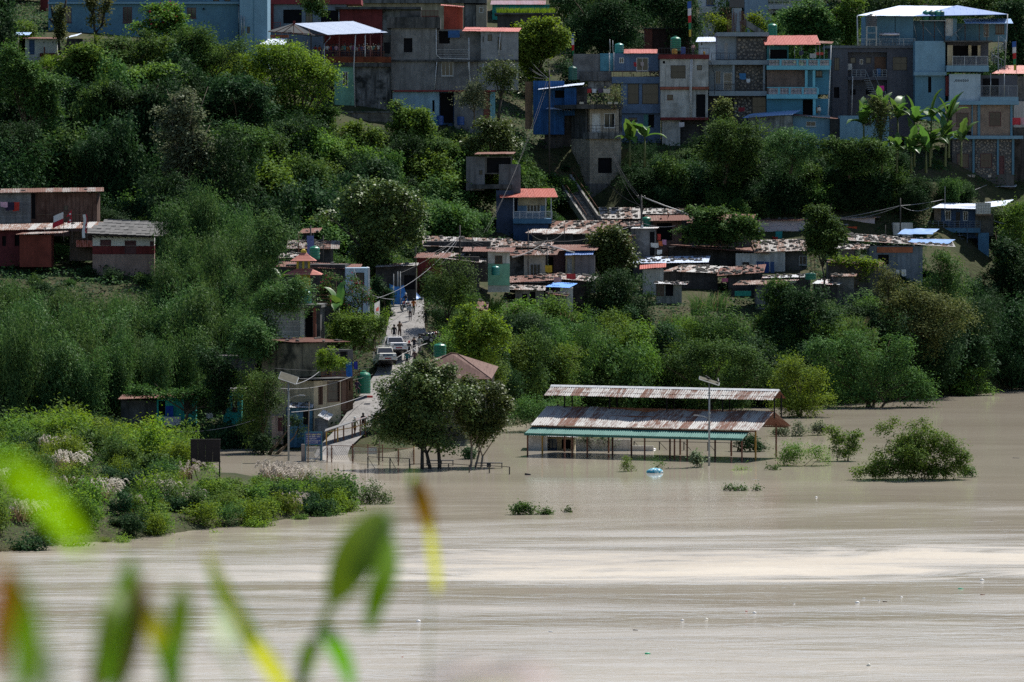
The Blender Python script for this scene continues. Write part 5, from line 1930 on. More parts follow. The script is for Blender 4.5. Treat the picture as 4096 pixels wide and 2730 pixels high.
cloth('blue and white cloth on the pole behind the shrine',P(468,595,493.5),.7,2.0,(.12,.14,.3))
# right of the big tree, above the road
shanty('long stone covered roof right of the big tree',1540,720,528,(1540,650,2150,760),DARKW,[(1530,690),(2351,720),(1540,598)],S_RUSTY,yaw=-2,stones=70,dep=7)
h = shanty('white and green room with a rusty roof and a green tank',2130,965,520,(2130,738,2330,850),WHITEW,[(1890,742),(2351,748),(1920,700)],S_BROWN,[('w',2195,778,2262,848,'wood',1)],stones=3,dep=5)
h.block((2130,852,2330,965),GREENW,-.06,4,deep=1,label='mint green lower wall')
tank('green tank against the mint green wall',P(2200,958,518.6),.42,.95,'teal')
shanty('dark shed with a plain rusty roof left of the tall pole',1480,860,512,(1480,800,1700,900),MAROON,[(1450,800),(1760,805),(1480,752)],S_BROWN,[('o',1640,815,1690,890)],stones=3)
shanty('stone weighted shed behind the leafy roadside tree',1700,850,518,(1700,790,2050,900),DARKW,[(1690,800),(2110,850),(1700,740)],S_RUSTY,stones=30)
shanty('brown sheet roof with a pale gutter above the leafy bank',2030,1110,545,(2030,1000,2600,1130),DARKW,[(2010,1050),(2380,1085),(2060,962)],S_BROWN,stones=18,dep=5,yaw=-3)
shanty('tiny stack roofed shed beside the lime tree',2040,1290,492,(2040,1265,2110,1310),WOOD,[(2025,1255),(2120,1290),(2040,1180)],S_BROWN,stones=6,dep=2,deep=3)
shanty('dark lean-to wall behind the blue tarpaulin',1060,1130,505,(1100,880,1470,1130),DARKW,[(1090,885),(1480,870),(1110,860)],S_RUSTY,[('o',1360,960,1460,1090)],stones=4)
for lab, x, yb, yt, Y in (('grey twin pipe post left of the parked tarpaulin',1302,1110,925,500),('grey twin pipe post right of the parked tarpaulin',1325,1140,925,500),('pale post at the roadside hedge',1262,1140,1055,497)):
    pole(lab,P(x,yb,Y)+Vector((0,0,-.5)),(yb-yt)*Y/FPX/9.184+.5,.06,'grey',name='pipe_post')

# ================================================================ centre shanties
shift(-10)
tile(2,1)
# house with the red awning and balcony
h = House('balcony_house','narrow grey house with a red awning and white balcony rail','house',-145,540,588)
h.block((-120,-60,80,460),M_wall('plaster_slate',(.17,.17,.18),.6,(.05,.05,.05)),2.0,7,deep=2)
h.block((-145,180,15,560),M_wall('plaster_inkblue',(.06,.08,.13),.4),1.0,6,deep=2)
h.block((15,250,300,445),M_wall('balcony_back',(.12,.2,.3),.3),.9,5,[('o',20,255,50,380),('w',135,255,260,378,'white',3)])
h.box('upper_band',(55,245,320,318),CREAM,.78,.9)
h.box('slab',(10,440,365,485),BLUEW,0,5)
h.block((10,487,335,560),DBLUEW,.4,5,deep=2)
h.rail((12,372,368,440),M_flat('rail_white',(.5,.5,.52),.5),0,bars=3,posts=.75,r=.025)
for x in (15,310,360):
    h.box('post',(x-4,245,x+4,440),M_flat('rail_white',(.5,.5,.52),.5),.0,.09)
h.roof((-110,245),(420,243),(-140,165),-.4,4.6,S_RED,stones=0,rag=.01)
protect(-145,165,420,490,588)
tile(1,1)
h.block((1930,-130,2100,180),M_wall('plaster_slate',(.17,.17,.18),.6),2.2,7,[('w',2050,-5,2080,35,'dark',0)])
h.block((2100,-130,2351,30),M_wall('balcony_dark',(.14,.13,.12),.5),2.2,7,[('o',2120,-120,2340,20)])
h.box('slab',(1990,125,2351,165),CONCD,1.2,3)
h.roof((2000,-152),(2360,-155),(2030,-170),1.2,7,S_BROWN,stones=0,up=0)
tile(2,1)
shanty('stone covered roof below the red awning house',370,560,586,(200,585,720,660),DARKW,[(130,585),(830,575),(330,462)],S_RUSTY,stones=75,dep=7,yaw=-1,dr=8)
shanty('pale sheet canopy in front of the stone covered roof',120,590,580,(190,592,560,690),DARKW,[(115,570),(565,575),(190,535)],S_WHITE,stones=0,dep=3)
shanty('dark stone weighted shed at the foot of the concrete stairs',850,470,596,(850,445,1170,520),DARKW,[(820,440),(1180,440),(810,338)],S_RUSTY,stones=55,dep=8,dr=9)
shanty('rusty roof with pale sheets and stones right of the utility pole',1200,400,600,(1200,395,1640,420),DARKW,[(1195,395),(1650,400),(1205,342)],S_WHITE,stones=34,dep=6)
shanty('brown porch roof on posts beside the creeper covered house',1215,655,592,(1300,462,1560,655),M_wall('plaster_rose',(.25,.16,.13),.5),[(1210,462),(1700,455),(1230,412)],S_BROWN,[('o',1330,480,1470,640)],stones=2,dep=4,de=-1.5)
shanty('small stone topped shed below the utility pole',990,520,588,(1090,510,1180,780),CONC,[(985,512),(1190,500),(1000,475)],S_RUSTY,stones=14,dep=3)
shanty('tall weathered board shed behind the laundry line',1095,790,584,(1095,530,1320,790),CONC,[(1085,530),(1330,530),(1100,518)],S_ZINC,[('o',1265,560,1310,780)],stones=0,dep=3)
h = House('orange_room','salmon painted room behind the glossy tree','house',1030,700,583)
h.block((1030,595,1098,720),ORANGE,0,3,deep=2)
h.roof((1010,597),(1135,593),(1020,580),-.4,3,S_RUSTY)
tank('green tank beside the dark utility pole',P(1235,525,591),.52,1.3,'green')
# row under the balcony house
shanty('dark stone topped shed at the left of the shanty row',-60,700,560,(-60,690,330,760),DARKW,[(-80,700),(345,705),(-40,650)],S_WHITE,stones=26,dep=5)
shanty('cream room with a three paned window and stone weighted eave',110,975,552,(110,775,308,975),M_wall('plaster_ivory',(.44,.41,.35),.4),[(-80,780),(410,770),(-40,730)],S_RUSTY,[('w',165,855,262,965,'grey',2)],stones=34,dep=5)
h = shanty('grey shed wall left of the cream room',-100,975,553,(-100,780,108,975),CONC,None,None)
h = House('blue_tarp_house','brown roofed house with a blue sheet along its eave and a small door','house',345,960,556,yaw=-2)
h.block((335,735,490,960),M_wall('plum_dark',(.10,.06,.07),.5),.8,5,[('o',320,790,380,950)],deep=2)
h.block((492,775,578,960),CREAM,.2,5,[('d',508,800,550,950,'grey')],deep=2)
h.block((578,775,760,960),M_wall('plaster_mauve',(.22,.2,.21),.4),0,5,deep=2)
h.roof((300,735),(770,730),(370,682),-.3,5.5,S_BROWN,stones=3)
h.roof((485,775),(740,772),(500,735),-.9,.3,S_DBLUE,rag=.02,name='tarp_eave',sheetname='tarp_sheet',label='blue plastic sheet along the eave')
protect(300,680,770,960,556)
h.pipe([(290,675,-1.2),(575,752,-1.6)],.07,M_flat('pipe_white',(.5,.5,.5),.5))
cloth('yellow cloth hanging from a post between the shanty rooms',P(305,868,550),.75,.75,(.5,.36,.04))
shanty('brown roof with a pale seam at the lower left of the shanty row',-60,1110,545,(-60,1035,380,1130),DARKW,[(-90,1035),(375,1005),(-50,975)],S_BROWN,stones=22,dep=4.5)
shanty('pale sheet roof strewn with cloths and stones',380,1100,549,(380,1010,720,1110),DARKW,[(350,985),(730,1020),(420,935)],S_WHITE,stones=26,dep=5)
h = shanty('low hut with a bright blue sheet roof',300,1190,543,(440,1075,560,1200),WHITEW,[(300,1065),(520,1075),(380,1024)],M_sheet('sheet_bright_blue',(.05,.22,.6),.0,(.1,.2,.4),.55),stones=0,dep=3,rag=.02)
shanty('rusty roofed hut with dark doorway at the leafy bank',30,1230,540,(30,1090,290,1235),M_wall('plaster_stained',(.33,.30,.27),.75,(.05,.05,.05)),[(-60,1088),(300,1100),(-40,1045)],S_RUSTY,[('o',95,1130,140,1220),('o',165,1110,215,1230)],stones=16,dep=4)
shanty('shed with rough stone and brushwood roof beside the low blue roof',310,1240,541,(310,1130,500,1235),CONC,[(300,1125),(505,1150),(330,1098)],S_BROWN,stones=22,dep=2.5)
cloth('red cloth drying on the pale sheet roof',P(500,955,546)+Vector((0,0,.12)),1.0,.6,(.5,.05,.04))
cloth('pink cloth hanging over the edge of the pale sheet roof',P(385,975,544.2),.8,.6,(.5,.25,.2))
# laundry line
for k, (lab,x,y,w_,hh,c) in enumerate((('white cloth at the left of the laundry line',1275,662,70,40,(.55,.54,.5)),('orange cloth in the middle of the laundry line',1345,645,38,42,(.5,.12,.04)),('pink patterned cloth at the right of the laundry line',1382,632,36,45,(.4,.2,.3)),('red cloth hung high above the laundry line',1335,580,30,55,(.4,.05,.04)),('white cloth hung below the laundry line',1332,725,45,40,(.55,.55,.52)))):
    kk = 580 / FPX / 9.184
    cloth(lab,P(x,y,580),w_*kk,hh*kk,c)
# long red roofed white house
h = shanty('long brown roofed house with white plaster front and blue doors',2055,960,585,(2055,758,2480,970),WHITEW,[(1430,680),(2360,760),(1560,676)],S_BROWN,[('w',2115,838,2180,882,'dark',1),('d',2245,832,2315,960,'blue')],stones=10,dep=7,de=-.4,dr=6,yaw=-1)
h.block((1440,700,2053,900),DARKW,1.5,7,deep=2,prot=True)
h.part('roof_infill',MB().hexa([h.V(1440,690,-.3),h.V(2351,758,-.35),h.V(2351,700,7),h.V(1560,676,6),h.V(1440,688,-.3),h.V(2351,755,-.35),h.V(2351,697,7),h.V(1560,673,6)]),S_BROWN)
cloth('dark blue curtain hanging beside the blue door of the white house',P(2320,835,584),.5,2.0,(.03,.06,.2))
shanty('rusty stone weighted roof behind the long brown roof',2010,700,592,(2020,690,2600,740),DARKW,[(2020,715),(2720,735),(2010,648)],S_RUSTY,stones=45,dep=6)
h = shanty('white sheet roof dotted with dark stones',1110,900,578,(1120,852,1800,900),DARKW,[(1105,850),(1800,842),(1130,790)],S_SILVER,stones=62,dep=6,rag=.03)
shanty('stone dotted sheet roof below the white one',1390,1060,571,(1390,930,1890,1190),DARKW,[(1385,920),(2000,945),(1560,862)],S_WHITE,stones=60,dep=6,dr=6.5)
shanty('small white gabled room with a red sheet roof',1205,1080,566,(1205,905,1392,1120),WHITEW,[(1170,905),(1410,885),(1180,868)],S_RED,stones=0,dep=4)
shanty('shed with twin dark doorways and a stone lined ledge',1310,1190,560,(1325,1040,1560,1195),M_wall('plaster_mossy',(.28,.27,.24),.7,(.05,.06,.04)),[(1300,1035),(1600,1045),(1330,1015)],S_ZINC,[('g',1330,1045,1395,1150,'wood'),('o',1410,1045,1480,1150)],stones=22,dep=2)
shanty('brown roofed shed with stone rows along its ridge',2000,1060,568,(1990,950,2300,1130),DARKW,[(1880,965),(2310,935),(1900,890)],S_BROWN,stones=45,dep=5)
shanty('low rusty shed at the right end of the lower row',2240,1140,560,(2240,1060,2560,1180),GREYW,[(2020,1050),(2560,1040),(2100,1010)],S_RUSTY,stones=14,dep=3)
o = MB().box(0,0,0,1.8,.06,.55).build('green_board',M_flat('board_green',(.01,.2,.15),.6),None,P(2045,1150,558))
tag(o,'flat green board propped under the lower shanty row','board')
cloth('pink plastic bundle on the edge of the lower row',P(1925,985,566),.7,.45,(.5,.12,.2))

# creeper covered house, white rooms with lattice vents
tile(3,1)

def lattice(h,x0,y0,x1,y1,d):
    a = h.rc((x0,y0,x1,y1),d)
    g = MB()
    n = 4
    cw, ch = (a[2]-a[0]) / n, (a[3]-a[1]) / 2
    for i in range(n+1):
        g.box(a[0]+cw*i-.03,d-.05,a[1],a[0]+cw*i+.03,d-.012,a[3])
    for j in range(3):
        g.box(a[0]-.028,d-.054,a[1]+ch*j-.03,a[2]+.028,d-.016,a[1]+ch*j+.03)
    for i in range(n):
        for j in range(2):
            cx_, cz_ = a[0] + cw * (i+.5), a[1] + ch * (j+.5)
            g.box(cx_-cw*.22,d-.045,cz_-ch*.22,cx_+cw*.22,d-.02,cz_+ch*.22)
    o = h.part('lattice_vent',g,M_flat('vent_white',(.6,.55,.56),.7))
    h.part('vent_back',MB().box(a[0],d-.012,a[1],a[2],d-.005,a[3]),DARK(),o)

h = shanty('long pinkish white house with lattice vents and blue doors',-120,640,603,(-90,455,340,645),PINKW,[(-140,462),(360,452),(-100,425)],S_BROWN,[('d',282,540,330,640,'blue')],stones=22,dep=6)
for x in (-5,130):
    lattice(h,x,540,x+48,595,0)
lattice(h,282,485,330,535,0)
h.pipe([(70,556,-.5),(215,556,-.5),(215,635,-.5)],.04,WOOD,'rack')
cloth('teal cloth on the rack of the pinkish white house',P(68,555,601),.8,.85,(.03,.25,.25))
o = MB().lathe([(.25,0),(.34,.3),(.36,.32)],12).build('red_basin',M_flat('tub_red',(.4,.03,.03),.4),None,P(65,632,601))
tag(o,'red plastic basin at the foot of the pinkish white wall','basin')
h = shanty('pinkish white house with a stone weighted roof right of the round tree',610,568,606,(610,430,980,570),PINKW,[(560,435),(1025,432),(600,392)],S_WHITE,stones=24,dep=6)
lattice(h,812,530,864,572,0)
h.roof((610,500),(735,500),(620,468),-1.4,.3,S_ZINC)
cloth('orange patterned blanket hung on the pinkish white wall',P(718,512,604.5),1.3,.85,(.5,.09,.04))
h = shanty('rusty roofed white house with a blue door left of the round tree',-30,970,585,(-40,745,158,975),WHITEW,[(-130,748),(370,735),(-140,640)],S_RUSTY,[('d',36,830,92,950,'blue')],stones=62,dep=7,yaw=-1)
h.block((160,740,360,960),M_wall('plaster_soot',(.11,.105,.10),.6),.5,6,[('w',285,782,355,865,'grey',1)],deep=2)
cloth('blue patterned curtain left of the blue door',P(22,835,584),.45,2.3,(.05,.09,.2))
h = shanty('wide roof heaped with stones, rusty sheets and blue plastic',860,880,582,(930,690,1420,900),M_wall('plaster_bluegrey',(.17,.21,.25),.5),[(740,640),(1720,700),(720,575)],S_WHITE,[('o',1010,770,1110,860)],stones=150,dep=8,yaw=-2,dr=9,de=-.8)
h.box('painted_band',(1000,700,1330,752),ORANGE,-.08,-.004,label='orange painted band')
for lab, x0, x1, y0, y1, yy in (('blue plastic sheet on the near edge of the stone heaped roof',1260,1660,645,690,583),('blue plastic sheet at the top of the stone heaped roof',1190,1510,548,600,589.5)):
    a = P(x0,y1,yy); b_ = P(x1,y1,yy+.4); d_ = P(x0+60,y0,yy+2.2)
    o = MB()
    vs_, fs_ = [], []
    rg = random.Random(lab)
    for j in range(5):
        for i in range(9):
            q = a.lerp(b_,i/8) + (d_-a) * (j/4) - a
            vs_.append(q+Vector((rg.uniform(-.1,.1),rg.uniform(-.1,.1),.16+rg.uniform(0,.1))))
    for j in range(4):
        for i in range(8):
            fs_.append((j*9+i,j*9+i+1,j*9+i+10,j*9+i+9))
    o = MB().add(vs_,fs_).add([v-Vector((0,0,.02)) for v in vs_],[f[::-1] for f in fs_]).build('plastic_sheet',M_flat('plastic_blue',(.12,.25,.5),.5,.3),None,a,smooth=True)
    tag(o,lab,'plastic sheet','blue plastic sheets on roofs')
shanty('rusty roofed hut half behind the round tree',660,800,577,(650,725,800,830),GREYW,[(600,715),(905,725),(640,670)],S_RUSTY,[('o',795,740,799,800)],stones=26,dep=4)
h = shanty('long dark wall with creepers along its sheet roof',555,1030,572,(555,840,1020,1035),M_wall('plaster_soot',(.11,.105,.10),.6),[(540,838),(1040,870),(560,805)],S_BROWN,stones=20,dep=4)
shanty('tiny rusty roof on a grey box below the long dark wall',600,1050,566,(600,975,790,1060),GREYW,[(575,970),(805,968),(590,948)],S_RUSTY,stones=8,dep=2)
shanty('low broken sheet roof beside the light green tank',400,1060,565,(430,1035,640,1090),DARKW,[(400,1035),(650,1048),(470,995)],S_ZINC,stones=7,dep=3)
shanty('dark shed with stones on its edge below the white house',-40,1080,566,(-60,985,390,1110),DARKW,[(-60,985),(390,975),(-40,962)],S_ZINC,stones=24,dep=3)
tank('wide light green tank lid below the ladder',P(390,1000,563),.62,.75,'green')
t = thing('ladder','bamboo ladder leaning on the sooty wall beside the round tree','ladder',P(420,945,568))
for x in (-.22,.22):
    MB().tube([(x,0,-.3),(x*.9-.25,.8,2.8)],.04,6).build('rail',WOOD,t)
for k in range(6):
    f = .1 + k * .16
    MB().tube([(-.22-.25*f,.8*f,3.1*f-.3),(.22-.25*f,.8*f,3.1*f-.3)],.03,5).build('rung',WOOD,t)
cloth('white shirt hung under the stone heaped roof',P(1228,905,574),.5,.75,(.6,.6,.6))
cloth('white cloth hung left of the white shirt',P(1172,908,574),.4,.45,(.6,.6,.6))
shift(8)
# blue two storey house with a tote tank
h = House('blue_house','two storey dark blue house with pale blue sheet roof and outside stair','house',1530,890,590,yaw=-3)
h.block((1590,330,1905,525),DBLUEW,.9,5,[('w',1628,366,1680,455,'white',1),('d',1725,380,1765,520,'dark'),('w',1792,373,1837,460,'white',1)])
h.block((1525,330,1592,530),M_wall('plaster_tan',(.26,.22,.18),.5),.95,4)
h.block((1905,400,2070,600),M_wall('plaster_soot2',(.15,.14,.12),.6),.7,5)
h.box('slab',(1465,528,1950,568),BLUEW,-.35,5)
h.block((1520,570,1750,890),DBLUEW,.6,5,[('o',1540,610,1600,700)],deep=2)
h.block((1752,570,1930,890),DBLUEW,.9,5,[('o',1830,620,1925,880)],deep=2)
h.block((1930,570,2030,890),BLUEW,0,5,deep=2)
h.roof((1495,340),(1910,352),(1600,295),-.5,4.5,S_SILVER,rag=.02)
h.roof((1905,345),(2170,320),(1990,290),-.4,4.5,S_SILVER,rag=.02)
h.rail((1470,460,1950,528),M_flat('rail_dark',(.1,.13,.17),.5),-.3,bars=2,posts=.6,r=.025)
st = MB()
for k in range(9):
    a = h.V(1765+k*8,590+k*34,-.5)
    st.box(a.x-.35,-.75,a.z-.05,a.x+.35,-.25,a.z)
st.tube([h.V(1755,570,-.5),h.V(1840,900,-.5)],.04,5).tube([h.V(1830,400,-.5),h.V(1830,880,-.5)],.04,5)
h.part('stair',st,M_flat('rail_dark',(.1,.13,.17),.5))
protect(1465,290,2070,890,590)
t = thing('tote_tank','white caged tote tank on the corner of the blue house','tank',P(1915,402,588))
k_ = 588 / FPX / 9.184
w_ = 132 * k_
MB().box(0,0,.1,w_,w_*.85,108*k_).build('bladder',M_flat('tote_white',(.5,.5,.47),.5),t)
g = MB()
for i in range(7):
    x = w_ * i / 6
    g.box(x-.02,-.035,0,x+.02,-.01,110*k_)
for j in range(5):
    z = 110 * k_ * j / 4
    g.box(-.02,-.04,z-.02,w_+.02,-.005,z+.02)
g.build('cage',M_flat('cage_grey',(.25,.25,.25),.4,.5,.6),t)
MB().box(-.04,-.05,-.12,w_+.04,w_*.9,.02).build('pallet',WOOD,t)
# house at the right edge above it
h = House('edge_house','pinkish house with a long grey sheet roof at the right edge below the brick tower','house',1935,262,612,yaw=2)
h.block((1935,150,2155,265),PINKW,0,4,[('w',1985,205,2022,258,'dark',0),('w',2068,200,2105,252,'dark',0)],deep=2)
h.block((2155,145,2420,265),DARKW,.8,4,deep=2)
h.roof((1700,140),(2270,150),(1760,78),-.9,4.5,S_ZINC)
h.box('blue_ledge',(1710,48,2320,80),M_flat('ledge_blue',(.05,.16,.32),.6),2,4)
shift(-10)
shanty('white plastered outhouse behind the stone heaped roof',1150,545,604,(1150,478,1330,555),WHITEW,None,None,dep=3)
for lab, x, yb, yt, Y, r_, c in (('dark wooden pole among the roofs at the right',1215,550,255,600,.09,'dark'),('thin dark post on the stone heaped roof',1078,700,500,583,.05,'dark'),('thin pale mast behind the blue house',1625,300,145,606,.04,'pale')):
    pole(lab,P(x,yb,Y)+Vector((0,0,-.8)),(yb-yt)*Y/FPX/9.184+.8,r_,c)
tile(2,1)
for lab, x, yb, yt, Y, r_, c in (('dark double utility pole with meter boxes',1187,790,230,585,.13,'dark'),('thin dark post at the left of the shanty row',148,960,540,550,.06,'dark'),('street lamp post left of the blue tarpaulin eave',322,980,620,551,.06,'dark'),('thin dark post before the stone covered roof',482,700,490,578,.06,'dark'),('thin dark post at the edge of the glossy tree',788,600,505,582,.05,'dark')):
    pole(lab,P(x,yb,Y)+Vector((0,0,-.8)),(yb-yt)*Y/FPX/9.184+.8,r_,c,arm=.45 if 'double' in lab else None)
for k, y in enumerate((510,580,625,725)):
    p_ = P(1195,y,584.6)
    o = MB().box(-.1,-.1,-.18,.14,.05,.18).build('meter_box',M_flat('meter_white',(.5,.5,.48),.5),None,p_)
    tag(o,['highest','second highest','third highest','lowest'][k]+' pale meter box on the dark double utility pole','meter box','meter boxes on the utility pole')
# bent pale conduit arching beside the creeper house
o = MB().tube([P(1185,235,590)-P(1185,235,590),P(1400,320,590)-P(1185,235,590),P(1560,375,590)-P(1185,235,590),P(1640,420,590)-P(1185,235,590),P(1680,470,590)-P(1185,235,590),P(1700,590,590)-P(1185,235,590)],.07,8).build('conduit',M_flat('pipe_pale',(.42,.4,.38),.5),None,P(1185,235,590),smooth=True)
tag(o,'bent pale conduit arching from the utility pole down to the creeper house','pipe')
shanty('house smothered in creeper with a bit of pale roof showing',1650,640,590,(1640,470,2200,650),GREYW,[(1600,480),(2200,480),(1650,400)],S_BROWN,dep=6,stones=0,name='creeper_house')

# ================================================================ upper town
shift(8)
tile(0,0)
STEELB = M_wall('paint_steelblue',(.10,.21,.29),.25,(.05,.09,.12))
STEELB2 = M_wall('paint_steelblue_pale',(.17,.30,.40),.2,(.08,.13,.17))
h = House('long_blue_building','long steel blue building with brown framed windows above the left slope','building',440,330,606)
h.block((445,38,2190,330),STEELB,0,9,[('w',597,65,655,205,'maroon',1),('w',905,70,948,210,'maroon',0),('w',1130,65,1212,208,'maroon',1),('w',1718,70,1800,165,'maroon',1)],deep=4)
h.box('cornice',(440,14,2195,36),STEELB2,-.45,9)
h.block((445,-90,2190,12),STEELB,.3,9,[('g',1958,-40,2012,10,'dark'),('g',2062,-40,2115,10,'dark')])
h.pipe([(2190,40,-.2),(2200,320,-.2)],.06,STEEL)
h.part('vent_pipe',MB().tube([h.V(1870,80,-.25),h.V(1870,80,.3)],.12,10),DARK())
h = House('pale_blue_tower','pale blue block at the right end of the long blue building','building',2200,330,604)
h.block((2200,-90,2455,330),STEELB2,0,8,[('g',2270,245,2295,305,'dark')],deep=4)
h.pipe([(2215,140,-.2),(2222,330,-.2)],.07,STEEL)
h.pipe([(2240,150,-.2),(2243,330,-.2)],.07,STEEL)
h.part('quoin',MB().box(h.V(2330,0,0).x-.05,-.03,-2,h.V(2330,0,0).x+.05,.0,12),STEELB)
h = House('red_box_house','dark red wall corner behind the two lopped trees','house',370,60,640)
h.block((370,-60,440,60),MAROON,0,5,deep=4)
h = House('white_hut','small white hut with a blue door among the bushes at the upper left','hut',232,505,588)
h.block((232,352,525,505),M_wall('white_wash2',(.60,.60,.58),.25,(.25,.25,.24)),0,4,[('d',268,365,318,500,'blue'),('o',399,381,408,400),('o',481,379,490,398)],deep=2)
h.roof((205,352),(545,358),(230,340),-.5,4.2,S_BROWN)
h.roof((40,322),(262,322),(70,298),.5,3,S_BLUE)
h.box('plinth',(365,488,530,520),MAROON,-.4,0)
h.pipe([(408,430,-.8),(408,600,-.8)],.1,M_flat('rust_column',(.16,.055,.035),.8),'post')
h = House('dark_shed','dark shed with a pale blue roof edge behind the lopped tree','shed',620,420,592)
h.block((615,355,760,430),DARKW,0,3,deep=3)
h.roof((600,352),(700,330),(650,328),-.4,2.5,S_SILVER)

# ---- behind: grey-blue shop house, maroon house
tile(1,0)
h = House('grey_shop_house','grey blue house with red trim and tall dark windows behind the meeting terrace','house',115,280,650)
h.block((115,40,830,285),M_wall('paint_greyblue',(.20,.25,.29),.3),0,8,[('o',250,88,420,215),('w',455,95,520,205,'dark',1),('o',596,95,760,230)],deep=3)
h.box('red_band',(110,-10,965,38),M_flat('trim_red',(.22,.03,.035),.7),-.4,8)
h.box('column',(105,40,160,280),MAROON,-.3,.2)
h.rail((110,205,225,270),M_flat('rail_red',(.3,.04,.03),.6),-.4,bars=2)
h = House('maroon_house','maroon house with a dark overhanging slab roof behind the meeting terrace','house',765,250,640)
h.block((765,82,1160,260),MAROON,0,6,deep=3)
h.block((1162,82,1330,250),CONC,.4,6,deep=3)
h.box('slab_roof',(722,62,1515,84),CONCD,-.8,6)
h.pipe([(762,90,-.2),(762,230,-.2)],.06,STEEL)
h = House('cream_block','cream apartment block with brown windows at the top edge','building',965,170,690)
h.block((965,30,1910,180),CREAM,0,8,[('w',1520,95,1675,150,'red',3)],deep=4)
h.block((1912,40,2020,180),CONC,.2,8,deep=4)
h.block((2022,45,2120,180),M_wall('plaster_sand',(.36,.31,.24),.4),-.2,8,[('w',2050,68,2088,118,'white',0)],deep=4)
h.box('stained_parapet',(965,-30,2120,28),CONC,-.5,8)
h = House('teal_roof_house','teal house with a purple brown sheet roof at the top edge','house',2170,80,700)
h.block((2170,42,2700,110),TURQ,0,6,[('w',2240,66,2285,96,'white',1)],deep=4)
h.roof((2150,42),(2655,42),(2160,5),-.6,6,M_sheet('sheet_plum',(.2,.12,.15),.2),rag=.02)

# ---- meeting terrace with the crowd
h = House('meeting_hall','open sided hall with silver blue roof and people crowding its terrace','hall',640,1000,602,yaw=0)
h.block((720,612,905,1005),GREENW,0,8,[('w',795,658,845,792,'white',1)],deep=4)
h.block((560,612,720,830),DARKW,.8,8,deep=3)
h.block((906,582,1240,990),M_wall('concrete_streaked',(.20,.20,.20),.95,(.02,.022,.022)),.25,8,deep=4)
h.box('slab',(600,576,1240,612),CONCD,-.3,8)
h.box('beam',(635,522,1240,574),M_wall('rust_beam',(.20,.055,.025),.6),-.35,-.1)
h.box('back_wall',(630,300,1165,520),MAROON,6.5,6.8)
h.box('side_wall',(1165,320,1238,575),CONCD,.2,7,label='grey side wall with a dark doorway')
h.box('doorway',(1178,390,1230,490),DARK(),.12,.195)  # near-black slab on the wall imitates the dark of a doorway
h.box('floor',(200,520,1165,530),CONC,-.1,8)
h.rail((640,470,1175,522),RUSTM,-.3,bars=1,posts=1.3)
for x in (765,1050,1150):
    h.box('post',(x-5,315,x+5,522),M_flat('post_plum',(.16,.06,.06),.7),-.2,-.06)
for x in (505,625):
    h.box('post',(x-6,320,x+6,560),M_flat('post_black',(.04,.035,.035),.7),1,1.2)
WP = M_flat('pipe_white',(.5,.5,.5),.5)
h.pipe([(680,322,-.6),(682,345,-.6),(628,405,-.6),(628,520,-.6),(632,625,-.6)],.07,WP,'downpipe')
h.pipe([(915,320,-.6),(905,480,-.6),(898,620,-.6),(908,985,-.6)],.07,WP,'downpipe')
h.pipe([(1004,320,-.6),(1003,470,-.6),(1002,520,-.6)],.07,WP,'downpipe')
h.roof((660,320),(1212,298),(345,216),-.9,5,S_SILVER,rag=.008,amp=.012)
a, b_, c_ = h.V(345,214,5), h.V(1010,204,5), h.V(100,290,9)
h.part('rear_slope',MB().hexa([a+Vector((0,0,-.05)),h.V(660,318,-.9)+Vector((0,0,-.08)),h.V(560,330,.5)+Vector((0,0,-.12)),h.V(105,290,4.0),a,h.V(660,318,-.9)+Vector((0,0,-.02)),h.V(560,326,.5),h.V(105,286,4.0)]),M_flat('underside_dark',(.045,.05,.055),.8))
tr = MB()
for (p0,p1) in (((105,290,3.9),(660,322,-.8)),((160,300,3),(345,220,3.6)),((230,312,2.5),(345,225,3.3)),((345,318,2),(345,222,3.2)),((450,320,1.5),(345,228,3)),((505,320,1),(480,262,1.5))):
    tr.tube([h.V(*p0),h.V(*p1)],.05,5)
h.part('truss',tr,RUSTM)
h.box('gable_board',(340,190,360,225),MAROON,3.0,3.2)
h.box('rear_rail_board',(130,320,300,345),M_flat('salmon_board',(.4,.14,.09),.7),5,5.2)
protect(100,200,1240,900,602)
h.roof((30,415),(268,410),(50,360),.2,2.5,S_SILVER,rag=.01,name='side_roof')
cr = random.Random(11)
SH = [(.4,.4,.4),(.3,.04,.04),(.05,.07,.15),(.45,.25,.3),(.03,.03,.035),(.42,.36,.25),(.08,.2,.2),(.35,.12,.05),(.5,.48,.45),(.15,.05,.12)]
SN = ['grey','red','navy','pink','black','tan','teal','rust','white','purple']
xs_ = [655,682,708,738,760,790,815,842,872,895,925,945,968,988,1020,1045,1075,1098,1125,1155,545,585]
for i, x in enumerate(xs_):
    d_ = [.3,.9,1.5][i % 3] if x > 640 else 2.2
    q = h.o + h.ex * h.V(x,520,d_).x + h.n * d_
    k_ = i % 10
    person('person in %s top, number %s from the left in the terrace crowd' % (SN[k_],['one','two','three','four','five','six','seven','eight','nine','ten','eleven','twelve','thirteen','fourteen','fifteen','sixteen','seventeen','eighteen','nineteen','twenty','in the shadow behind','second in the shadow behind'][i]) if i<20 else ['person in dark red top standing in the shade at the left of the terrace','person in orange top standing in the shade at the left of the terrace'][i-20],
Vector((q.x,q.y,h.o.z+h.V(x,530,-.1).z-.75+.02+.75)),['lean','stand','photo','hip'][i % 4],SH[k_] if i<20 else ((.25,.03,.03) if i==20 else (.45,.1,.03)),(.05,.05,.07),R(cr.uniform(-40,40)),cr.uniform(1.5,1.72),(.55,.55,.55) if i==19 else None,'crowd on the meeting terrace')

